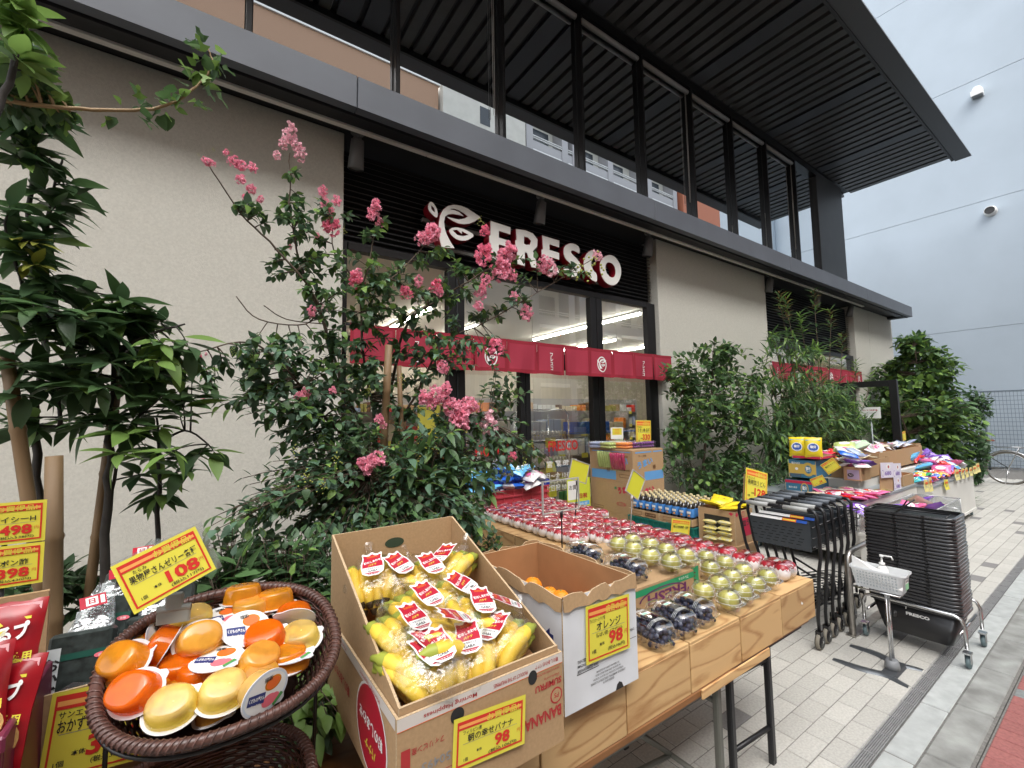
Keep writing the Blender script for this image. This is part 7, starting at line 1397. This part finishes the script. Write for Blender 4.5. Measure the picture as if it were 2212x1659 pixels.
# =================================================================== WAGONS AND FAR GOODS
WW = mat('white_wagon_panel', (.66, .65, .61), .45, ns=3, na=.06); WGR = mat('grey_wagon_trim', (.3, .33, .35), .4, .3)
def wagon(label, x0, x1, y0, y1, z0, z1, plexi=0.):
    t = thing('display_wagon', label, 'wagon', ((x0+x1)/2, (y0+y1)/2, 0)); zb = z1-plexi
    for nm, q in (('front_panel', (x0+.012, x1-.012, y0, y0+.012)), ('back_panel', (x0+.012, x1-.012, y1-.012, y1)), ('end_panel', (x0, x0+.012, y0, y1)), ('end_panel', (x1-.012, x1, y0, y1))): b = MB(); b.bbox(q[0], q[1], q[2], q[3], z0, zb-.03, .002); part(nm, b, WW, t, world=True)
    b = MB(); b.box(x0-.008, x1+.008, y0-.008, y1+.008, zb-.03, zb-.0); part('rim', b, WGR if not plexi else WW, t, world=True)
    b = MB(); b.box(x0-.01, x1+.01, y0-.01, y0+.02, z0-.03, z0-.001); b.box(x0-.01, x1+.01, y1-.02, y1+.01, z0-.03, z0-.001); part('base_rail', b, WW, t, world=True)
    for x in (x0+.08, x1-.05):
        for y in (y0+.05, y1-.05): b = MB(); b.lathe([(.001, -.012), (.04, -.012), (.04, .012), (.001, .012)], 16, 0, T(x+.03, y, .041) @ R('X', 90)); b.box(x-.01, x+.04, y-.018, y+.018, .06, z0-.03); part('caster', b, [CASG, CHROME], t, world=True)
    if plexi:
        for q in ((x0, x1, y0, y0+.004), (x0, x1, y1-.004, y1), (x0, x0+.004, y0+.005, y1-.005), (x1-.004, x1, y0+.005, y1-.005)): b = MB(); b.box(*q, zb, z1); part('clear_panel', b, ACR, t, world=True)
        b = MB(); b.tube([(x0, y0, z1), (x1, y0, z1), (x1, y1, z1), (x0, y1, z1)], .006, 6, closed=True); [b.tube([(x, y, zb), (x, y, z1)], .006, 6) for x in (x0, x1) for y in (y0, y1)]; part('trim', b, mat('clear_trim', (.55, .56, .56), .25, .3), t, world=True)
    return t
wagon('white display wagon nearest the carts, loaded with boxes and packs', 5.45, 7.30, 1.72, 2.85, .14, .69)
wagon('low display wagon with clear plastic sides full of white and purple packs', 5.25, 7.02, 1.29, 1.69, .14, .60, .17)
wagon('large white display wagon at the far end with candy bags on top', 7.42, 9.62, 1.60, 2.70, .13, .66)
def facebox(label, TL, BR, X, depth, fr=KRAFT, name='cardboard_box', top=True, prt=None, front=None, inner=None):
    a = onwall(*F1(*TL), X); c = onwall(*F1(*BR), X); y1, y0 = max(a.y, c.y), min(a.y, c.y); z1, z0 = max(a.z, c.z), min(a.z, c.z)
    o, q = carton(label, X, X+depth, y0, y1, z0, z1, m=fr, inner=inner or KRAFT, top=top, name=name)
    if prt: P = Print(); P.z = .0014; prt(P, y1-y0, z1-z0); P.put(o, LEFTF(q[0]-.0005, 0, (z1-z0)/2))
    return o, (X, y0, y1, z0, z1)
SB = mat('teal_blue_box', (.04, .16, .26), .5); MUST = mat('mustard_print', (.55, .38, .08), .5)
def pr_a(P, w, h): P.rect(-w*.5, w*.5, h*.3, h*.5, CRP, .0004); P.disc(w*.2, -h*.05, w*.14, h*.42, MUST, .0006); P.disc(w*.2, -h*.05, w*.11, h*.34, SB, .0009); P.text('塩分', w*.2, 0, h*.3, WHITE, w*.17, .04); P.text('塩分×水分', -w*.22, h*.0, h*.14, WHITE, w*.32, .02)
def pr_b(P, w, h): P.rect(-w*.5, w*.5, -h*.28, h*.3, MUST, .0004); P.disc(w*.22, 0, w*.22, h*.4, MUST, .0006, 24); P.disc(w*.22, 0, w*.12, h*.24, SB, .0009); P.text('塩分', w*.22, h*.06, h*.2, WHITE, w*.18, .04); P.text('チャージ', w*.22, -h*.1, h*.12, WHITE, w*.18, .03); P.text('塩分×水分', -w*.22, h*.34, h*.14, WHITE, w*.32, .02); P.disc(-w*.2, .0, w*.06, h*.08, WHITE, .0009, 12); P.frame(-w*.46, -w*.05, -h*.46, -h*.32, h*.03, BROWNP)
facebox('lowest red and blue salt candy carton on the white wagon', (705, 875), (1120, 1120), 5.62, .42, SB, prt=pr_a); _, bb1 = facebox('mustard and blue salt candy carton in the middle of the stack', (750, 590), (1165, 868), 5.62, .40, SB, prt=pr_b)
_, bb2 = facebox('shallow red printed tray on top of the salt candy cartons', (808, 528), (1225, 586), 5.60, .40, CRP, name='box_tray', top=False)
def ybag(M, lb, seed):
    P = Print(); P.z = .034; P.disc(0, .0, .055, .05, WHITE, .030, 20); P.disc(0, 0, .045, .042, BLUEP, .0315, 20); P.text('塩分', 0, .006, .032, WHITE, .06, .05); P.rect(-.07, .07, .075, .085, LBLUE, .02); P.text('チャージ', 0, -.035, .014, WHITE, .06, .04)
    return bag('candy_bag', lb, 'candy bag', .17, .22, .06, [SN['yellow']], M, 'standing yellow candy bags', seed, P)
yb0 = ybag(T(5.64, (bb2[1]+bb2[2])/2+.10, bb2[4]+.10) @ R('Z', -78) @ R('X', 86), 'leftmost standing yellow candy bag on the red tray', 1)
dup(yb0, M=T(5.68, (bb2[1]+bb2[2])/2+.03, bb2[4]+.10) @ R('Z', -84) @ R('X', 84), label='middle standing yellow candy bag on the red tray'); dup(yb0, M=T(5.62, (bb2[1]+bb2[2])/2-.07, bb2[4]+.10) @ R('Z', -70) @ R('X', 86), label='rightmost standing yellow candy bag, turned toward the street')
heap('snack_bag', '# snack bag behind the yellow candy bags', 'snack bag', 'pale snack bags behind the yellow ones', [(5.95+.14*i, 1.98+.06*(i % 3), bb2[4]+.05+.05*(i % 2)) for i in range(6)], (.2, .17), ['pale_green', 'white', 'lime'], .07, 30); heap('snack_bag', '# snack bag right of the yellow candy bags on the tray', 'snack bag', 'dark blue and white snack bags', [(5.75, 1.9, bb2[4]+.03), (5.85, 1.86, bb2[4]+.05)], (.18, .15), ['blue', 'silver_blue'], .06, 30)
M, w, h = basis(onwall(*F1(1370, 790), 5.55), onwall(*F1(1485, 720), 5.55), onwall(*F1(1340, 590), 5.55)); card('small yellow card leaning on the corner of the salt candy cartons', M, w*1.6, h, price='', tax='', name='塩分チャージ')
M, w, h = basis(onwall(*F1(1155, 975), 5.5), onwall(*F1(1280, 930), 5.5), onwall(*F1(1155, 840), 5.5)); card('small yellow 28 yen card hanging from the salt candy cartons', M, w*1.5, h, price='28', tax='30', name='')
_, b3 = facebox('brown box of purple and white packs with a lilac label, mid wagon', (1550, 690), (1815, 905), 6.15, .30, top=False, prt=lambda P, w, h: (P.rect(-w*.3, w*.4, -h*.4, h*.3, mat('lilac_print', (.35, .3, .42), .5), .0004), P.disc(-w*.1, -h*.1, w*.18, h*.14, BLACK, .0008), P.text('チョコ', -w*.1, -h*.1, h*.14, WHITE, w*.2, .02)))
heap('snack_bag', '# pack piled high in the brown mid wagon box', 'snack bag', 'purple and white packs in the brown box', [(6.2+.09*(i % 3), (b3[1]+b3[2])/2+.09*(i//3)-.08, b3[4]+.02+.04*(i % 2)) for i in range(8)], (.16, .11), ['white', 'violet', 'white', 'pink'], .035, 35)
heap('snack_bag', '# flat pack spread on the near end of the white wagon', 'snack bag', 'loose red and white packs on the wagon', [(5.52+.13*(i % 5), 1.78+.095*(i//5)+PR.uniform(-.02, .02), .715+.028*((i*3) % 3)) for i in range(24)], (.19, .13), ['red', 'white', 'pink', 'white', 'cream', 'crimson'], .03, 16)
heap('snack_bag', '# flat pack on the near right edge of the white wagon', 'snack bag', 'pale flat packs on the wagon edge', [(5.5+.17*i, 1.745, .72) for i in range(5)], (.2, .14), ['cream', 'olive', 'pink', 'sky'], .03, 12)
# 680 board
M, w, h = basis(at(*F2(245, 1130), 1.74), at(*F2(500, 1160), 1.735), at(*F2(165, 640), 1.74)); t = thing('backing_board', 'tall cardboard board carrying white and violet 680 yen cards', 'board', M=M); b = MB(); b.box(-w/2, w/2, -h/2, h/2, -.004, .0); part('board', b, KRAFT, t)
VIO = mat('violet_print', (.2, .12, .4), .5); LIL = mat('lilac_white_card', (.68, .66, .75), .5)
M2, w2, h2 = basis(at(*F2(255, 860), 1.72), at(*F2(440, 845), 1.72), at(*F2(210, 635), 1.72)); c_ = thing('price_card', 'white and violet 680 yen card on the cardboard board', 'price card', M=M2); b = MB(); b.box(-w2/2, w2/2, -h2/2, h2/2, 0, .001); part('card', b, LIL, c_); P = Print(); P.z = .002; P.text('680', w2*.05, -h2*.2, h2*.28, VIO, w2*.5, .03); P.disc(w2*.1, h2*.22, w2*.18, h2*.2, WHITE, .0013); P.disc(w2*.1, h2*.22, w2*.06, h2*.1, DKRED, .0016); P.disc(-w2*.35, -h2*.2, w2*.08, h2*.22, VIO, .0013); P.disc(-w2*.35, -h2*.2, w2*.06, h2*.18, WHITE, .0016); P.put(c_)
dup(c_, M=M2 @ T(w2*.85, -.01, -.006) @ SC(.7, 1, 1), label='narrow violet printed card right of the 680 yen card'); dup(c_, M=M2 @ T(w2*.85, -h2*.95, -.008) @ SC(.6, .9, 1), label='lower violet printed card under the narrow one')
# cartons at the back
carton('long brown carton heaped with white packs on the far wagon', 7.15, 9.0, 2.02, 2.4, .83, 1.06); carton('brown carton of snack bars in front of the long one', 6.35, 7.35, 1.98, 2.36, .80, 1.0); carton('brown box end right of the long carton', 9.05, 9.3, 2.1, 2.6, .80, 1.08); carton('small brown and red printed box beside the 680 yen board', 6.9, 7.3, 1.74, 1.96, .69, .82)
b = MB(); b.bbox(6.3, 9.4, 1.99, 2.68, .665, .795, .01); solo('riser', b, WW, 'white riser under the rear cartons on the wagons', 'riser')
heap('snack_bag', '# pack heaped along the long brown carton', 'snack bag', 'white packs in the long carton', [(7.25+.115*i, 2.16+PR.uniform(-.05, .08), 1.07+PR.uniform(-.01, .05)) for i in range(15)], (.2, .14), ['white', 'cream', 'white', 'silver_blue'], .04, 35)
heap('snack_bag', '# bag at the rear left of the far goods', 'snack bag', 'red and orange bags at the rear', [(6.6+.16*i, 2.5+PR.uniform(-.05, .05), 1.03+PR.uniform(-.02, .05)) for i in range(9)], (.22, .17), ['red', 'orange', 'crimson', 'red'], .06, 30)
heap('snack_pack', '# snack bar pack in the front brown carton', 'snack pack', 'snack bars in the front carton', [(6.42+.1*i, 2.15+PR.uniform(-.08, .08), 1.0+PR.uniform(-.01, .02)) for i in range(9)], (.18, .06), ['yellow', 'cream', 'blue', 'white'], .025, 20)
heap('candy_pack', '# small candy pack on the far wagon', 'candy', 'small bright candy packs', [(7.5+.105*(i % 17)+PR.uniform(-.03, .03), 1.68+.09*(i//17)+PR.uniform(-.02, .02), .69+PR.uniform(0, .05)) for i in range(51)], (.12, .1), ['red', 'orange', 'yellow', 'pink', 'green', 'blue', 'teal', 'red', 'crimson'], .045, 35)
heap('candy_bag', '# candy bag heaped at the far right end of the wagon', 'candy bag', 'violet and red candy bags', [(8.5+.13*(i % 8)+PR.uniform(-.03, .03), 1.72+.17*(i//8)+PR.uniform(-.03, .03), .74+.06*(i//8)+PR.uniform(0, .06)) for i in range(24)], (.21, .18), ['violet', 'red', 'white', 'violet', 'pink', 'sky'], .07, 40)
heap('candy_bag', '# pack with violet corner in the clear sided wagon', 'candy bag', 'white and violet packs in the clear wagon', [(5.4+.17*(i % 9)+PR.uniform(-.03, .03), 1.38+.16*(i//9)+PR.uniform(-.02, .02), .50+.05*(i//9)+PR.uniform(0, .04)) for i in range(20)], (.2, .17), ['white', 'pink', 'violet', 'cream', 'white'], .05, 35)
PAP = mat('yellow_paper', (.74, .66, .26), .7)
for i, (a, c, e) in enumerate((((1330, 890), (1395, 880), (1265, 740)), ((1420, 870), (1460, 860), (1350, 730)), ((1480, 850), (1520, 835), (1430, 725)), ((1540, 830), (1580, 815), (1490, 720)), ((1590, 800), (1640, 790), (1530, 690)), ((1640, 780), (1690, 765), (1590, 655)), ((880, 1060), (940, 1050), (790, 890)), ((950, 1060), (1000, 1040), (860, 880)), ((1180, 1030), (1240, 1020), (1168, 880)))):
    M, w, h = basis(at(*F2(*a), 1.575), at(*F2(*c), 1.57), at(*F2(*e), 1.58)); t = thing('paper_tag', 'yellow paper tag hanging on the far wagon rim, '+['first', 'second', 'third', 'fourth', 'fifth', 'sixth, outermost', 'nearest pair, left', 'nearest pair, right', 'bright one low on the panel'][i], 'tag', M=M, group='yellow paper tags on the wagon rim'); b = MB(); b.add([(-w/2, -h/2, .01), (w/2, -h/2, .012), (w/2, 0, .002), (-w/2, 0, 0), (w/2, h/2, 0), (-w/2, h/2, .004)], [(0, 1, 2, 3), (3, 2, 4, 5)]); part('paper', b, PAP if i < 8 else YEL, t); P = Print(); P.z = .012; [P.rect(-w*.3, w*.3, -h*(.1+.09*k), -h*(.07+.09*k), GREYP) for k in range(3)]; P.rect(-w*.3, w*.3, h*.1, h*.3, ORANGE, .008); P.put(t)
for (a, c, e, Y, lb) in (((500, 290), (550, 270), (505, 175), 2.3, 'yellow card standing among the far packs, left one'), ((575, 320), (622, 300), (590, 175), 2.3, 'yellow card standing among the far packs, right one')):
    M, w, h = basis(at(*F2(*a), Y), at(*F2(*c), Y), at(*F2(*e), Y)); card(lb, M, w, h, price='', tax='', name='')
# black frame and notice
fr_ = thing('black_frame', 'tall black steel frame beside the far bush with a white notice on it', 'frame', (9.0, 2.5, 0))
for y in (2.30, 3.05): b = MB(); b.bbox(8.96, 9.04, y-.05, y+.05, 0, 2.085, .004); part('post', b, BLK, fr_, world=True)
b = MB(); b.bbox(8.96, 9.04, 2.35, 3.0, 1.99, 2.085, .004); part('top_bar', b, BLK, fr_, world=True)
no = thing('notice', 'white notice plate with red and grey lines beside the black frame', 'notice', M=T(8.9, 2.60, 1.57) @ R('Z', -90) @ R('X', 90)); b = MB(); b.box(-.14, .14, -.09, .09, -.004, 0); part('plate', b, WHITE, no); P = Print(); P.z = .001; P.text('フレスコ駐輪場', 0, .04, .028, DKRED, .2, .02); P.text('お客様専用駐輪場です', 0, -.005, .016, GREYP, .2); P.text('ご利用ください', 0, -.035, .016, GREYP, .18); P.put(no)
b = MB(); b.tube([(8.93, 2.60, 0), (8.93, 2.60, 1.5)], .012, 6); part('pole', b, WGR, no, world=True)
# =================================================================== BICYCLE
bi = thing('bicycle', 'old bicycle with brown saddle and rear rack parked by the mesh fence', 'bicycle', (14.1, 2.3, 0)); BXX = 14.1; RW = .335; yr, yf = 1.80, 2.88; FRM = mat('bicycle_frame_green', (.03, .035, .03), .35, .3); TYR = mat('bicycle_tyre', (.16, .145, .12), .8)
for y in (yr, yf):
    b = MB(); b.tube([(BXX, y+RW*cos(a*pi/18), RW+RW*sin(a*pi/18)) for a in range(36)], .018, 6, closed=True); wh = part('wheel', b, TYR, bi, world=True)
    b = MB(); b.tube([(BXX, y+(RW-.022)*cos(a*pi/18), RW+(RW-.022)*sin(a*pi/18)) for a in range(36)], .011, 5, closed=True)
    for k in range(18): a = 2*pi*k/18; b.tube([(BXX+.02*(-1)**k, y, RW), (BXX, y+(RW-.02)*cos(a), RW+(RW-.02)*sin(a))], .0014, 3)
    o = part('rim', b, CHROME, wh, me=b.mesh('rim', CHROME, bi.matrix_basis.inverted()))
bbk = (BXX, 2.24, .29); st_ = (BXX, 2.13, .62); hd = (BXX, 2.66, .74); b = MB()
for a, c, r_ in ((bbk, (BXX, 2.07, .80), .016), (bbk, hd, .018), (st_, (BXX, 2.68, .68), .014), ((BXX, yr, RW), bbk, .010), ((BXX, yr, RW), st_, .009), (hd, (BXX, 2.62, .92), .014), (hd, (BXX, yf, RW), .013)): b.tube([a, c], r_, 7)
part('frame', b, FRM, bi, world=True)
b = MB(); b.tube([(BXX, yr+(RW+.035)*cos(a), RW+(RW+.035)*sin(a)) for a in [-.2+i*.22 for i in range(15)]], .016, 5, flat=.5); part('mudguard', b, CHROME, bi, world=True)
b = MB(); b.add([(BXX-.015, 2.24, .885), (BXX+.015, 2.24, .885), (BXX+.03, 2.12, .89), (BXX+.09, 2.0, .90), (BXX+.07, 1.96, .90), (BXX-.07, 1.96, .90), (BXX-.09, 2.0, .90), (BXX-.03, 2.12, .89), (BXX, 2.1, .93), (BXX, 1.98, .94)], [(0, 1, 2, 8), (2, 3, 9, 8), (3, 4, 9), (4, 5, 9), (5, 6, 9), (6, 7, 8, 9), (7, 0, 8), (7, 6, 5, 4, 3, 2, 1, 0)], 0, None, True); part('saddle', b, mat('brown_leather', (.16, .035, .02), .4), bi, world=True)
b = MB(); b.box(BXX-.06, BXX+.06, 1.50, 1.97, .765, .775); [b.tube([(BXX+s_*.06, 1.62, .765), (BXX+s_*.05, yr, RW)], .005, 5) for s_ in (-1, 1)]; b.tube([(BXX-.06, 1.5, .79), (BXX-.06, 1.97, .79)], .006, 5); part('rear_rack', b, CHROME, bi, world=True)
b = MB(); b.tube([(BXX-.24, 2.50, .98), (BXX-.2, 2.62, 1.0), (BXX, 2.62, .93), (BXX+.2, 2.62, 1.0), (BXX+.24, 2.50, .98)], .011, 6); part('handlebar', b, CHROME, bi, world=True)
b = MB(); b.lathe([(.001, -.004), (.09, -.004), (.09, .004), (.001, .004)], 18, 0, T(BXX-.03, 2.24, .29) @ R('Y', 90)); b.tube([(BXX-.04, 2.24, .29), (BXX-.05, 2.20, .13)], .008, 5); b.box(BXX-.11, BXX-.03, 2.17, 2.22, .11, .13); part('crank', b, CHROME, bi, world=True)
b = MB(); b.tube([(BXX-.02, yr, RW), (BXX-.12, yr+.05, .01)], .009, 6); part('kickstand', b, CHROME, bi, world=True)
# =================================================================== SHOP INTERIOR
SHF = mat('shelf_grey', (.35, .34, .33), .5, .2); goods = [SN[k] for k in ('red', 'cream', 'white', 'white', 'cream', 'orange', 'crimson', 'silver_blue', 'green', 'olive')]+[KRAFT, BROWNP]
IR = random.Random(17)
def shelf(label, x, y, w, n=4, h0=.25, dz=.36, rz=0):
    t = thing('shelf_unit', label, 'shelf', (x, y, 0), radians(rz)); b = MB(); b.box(-w/2, w/2, .36, .39, 0, h0+dz*n)
    for i in range(n): b.box(-w/2, w/2, 0, .355, h0+dz*i-.02, h0+dz*i)
    b.box(-w/2-.03, -w/2-.002, 0, .39, 0, h0+dz*n); b.box(w/2+.002, w/2+.03, 0, .39, 0, h0+dz*n); part('rack', b, SHF, t); b = MB()
    for i in range(n):
        xx = -w/2+.02
        while xx < w/2-.08:
            ww = IR.uniform(.06, .16); hh = IR.uniform(.12, .27); m_ = IR.randrange(len(goods)); k = IR.randint(1, 4)
            for _ in range(k):
                if xx+ww > w/2: break
                b.bbox(xx, xx+ww-.006, .01+IR.uniform(0, .04), .3, h0+dz*i+.001, h0+dz*i+hh, .006, m_); xx += ww
    part('products', b, goods, t, kind='stuff'); b = MB()
    for i in range(n):
        for k in range(int(w/.5)): b.box(-w/2+.15+k*.5, -w/2+.29+k*.5, -.006, -.002, h0+dz*i-.06, h0+dz*i+.02)
    part('price_tags', b, YEL, t, kind='stuff'); return t
shelf('shelf of colourful groceries inside the shop behind the left window bay', 1.6, 5.0, 2.0); shelf('shelf of groceries seen through the right sliding door', 4.6, 5.4, 2.2); shelf('long back wall shelf inside the shop', 3.6, 8.6, 4.2, 5); shelf('back wall shelf at the right inside the shop', 8.2, 8.4, 4.0, 5); shelf('shelf behind the second window', 10.0, 5.2, 3.4, 4); shelf('low shelf deep inside behind the left door', 2.8, 6.6, 1.8, 3); shelf('shelf with bags inside at the right edge of the entrance', 6.6, 6.4, 1.8, 4)
er = thing('egg_rack', 'wire rack of egg trays inside the right sliding door', 'rack', (3.42, 4.25, 0)); b = MB()
for x in (-.42, .42):
    for y in (0, .4): b.tube([(x, y, 0), (x, y, 1.62)], .01, 6)
for z in (.35, .68, .98, 1.3): b.box(-.42, .42, 0, .4, z-.012, z)
b.tube([(-.42, 0, 1.62), (-.36, 0, 1.68), (.36, 0, 1.68), (.42, 0, 1.62)], .01, 6); part('rack', b, CHROME, er)
EGG = mat('egg_shell', (.72, .66, .58), .5, isl=.12); b = MB()
for z in (.36, .69, .99, 1.31):
    for lay in (0, 1):
        for i in range(16):
            for j in range(3+lay): b.ball((-.38+.05*i+.01*lay, .03+.06*j, z+.03+.05*lay), .022, 6, 0, None, (1, 1, 1.25))
part('eggs', b, EGG, er, kind='stuff'); b = MB()
for z in (.62, .92, 1.22): b.box(-.33, -.17, -.02, -.015, z, z+.12); b.box(.02, .18, -.02, -.015, z, z+.12)
part('price_tags', b, YEL, er, kind='stuff')
pn_ = thing('window_poster', 'yellow and white notices stuck inside the left window', 'poster', (1.75, 3.86, 1.2)); b = MB(); b.box(1.62, 1.84, 3.83, 3.834, 1.42, 1.72); b.box(1.62, 1.84, 3.83, 3.834, 1.08, 1.38); b.box(1.62, 1.84, 3.83, 3.834, .78, 1.04, 1); part('sheets', b, [YEL, WHITE], pn_, world=True)
bx_ = thing('blue_item_display', 'bright blue boxed goods on a high shelf inside the right bay', 'display', (4.6, 4.4, 1.5)); b = MB(); b.box(4.0, 5.2, 4.3, 4.75, 1.36, 1.38); [b.bbox(4.05+.16*i, 4.19+.16*i, 4.32, 4.6, 1.385, 1.52, .004) for i in range(4)]; part('boxes', b, SN['blue'], bx_, world=True, kind='stuff')
b = MB(); [b.tube([(x, 4.5, 0), (x, 4.5, 1.36)], .012, 6) for x in (4.05, 5.15)]; part('legs', b, CHROME, bx_, world=True)
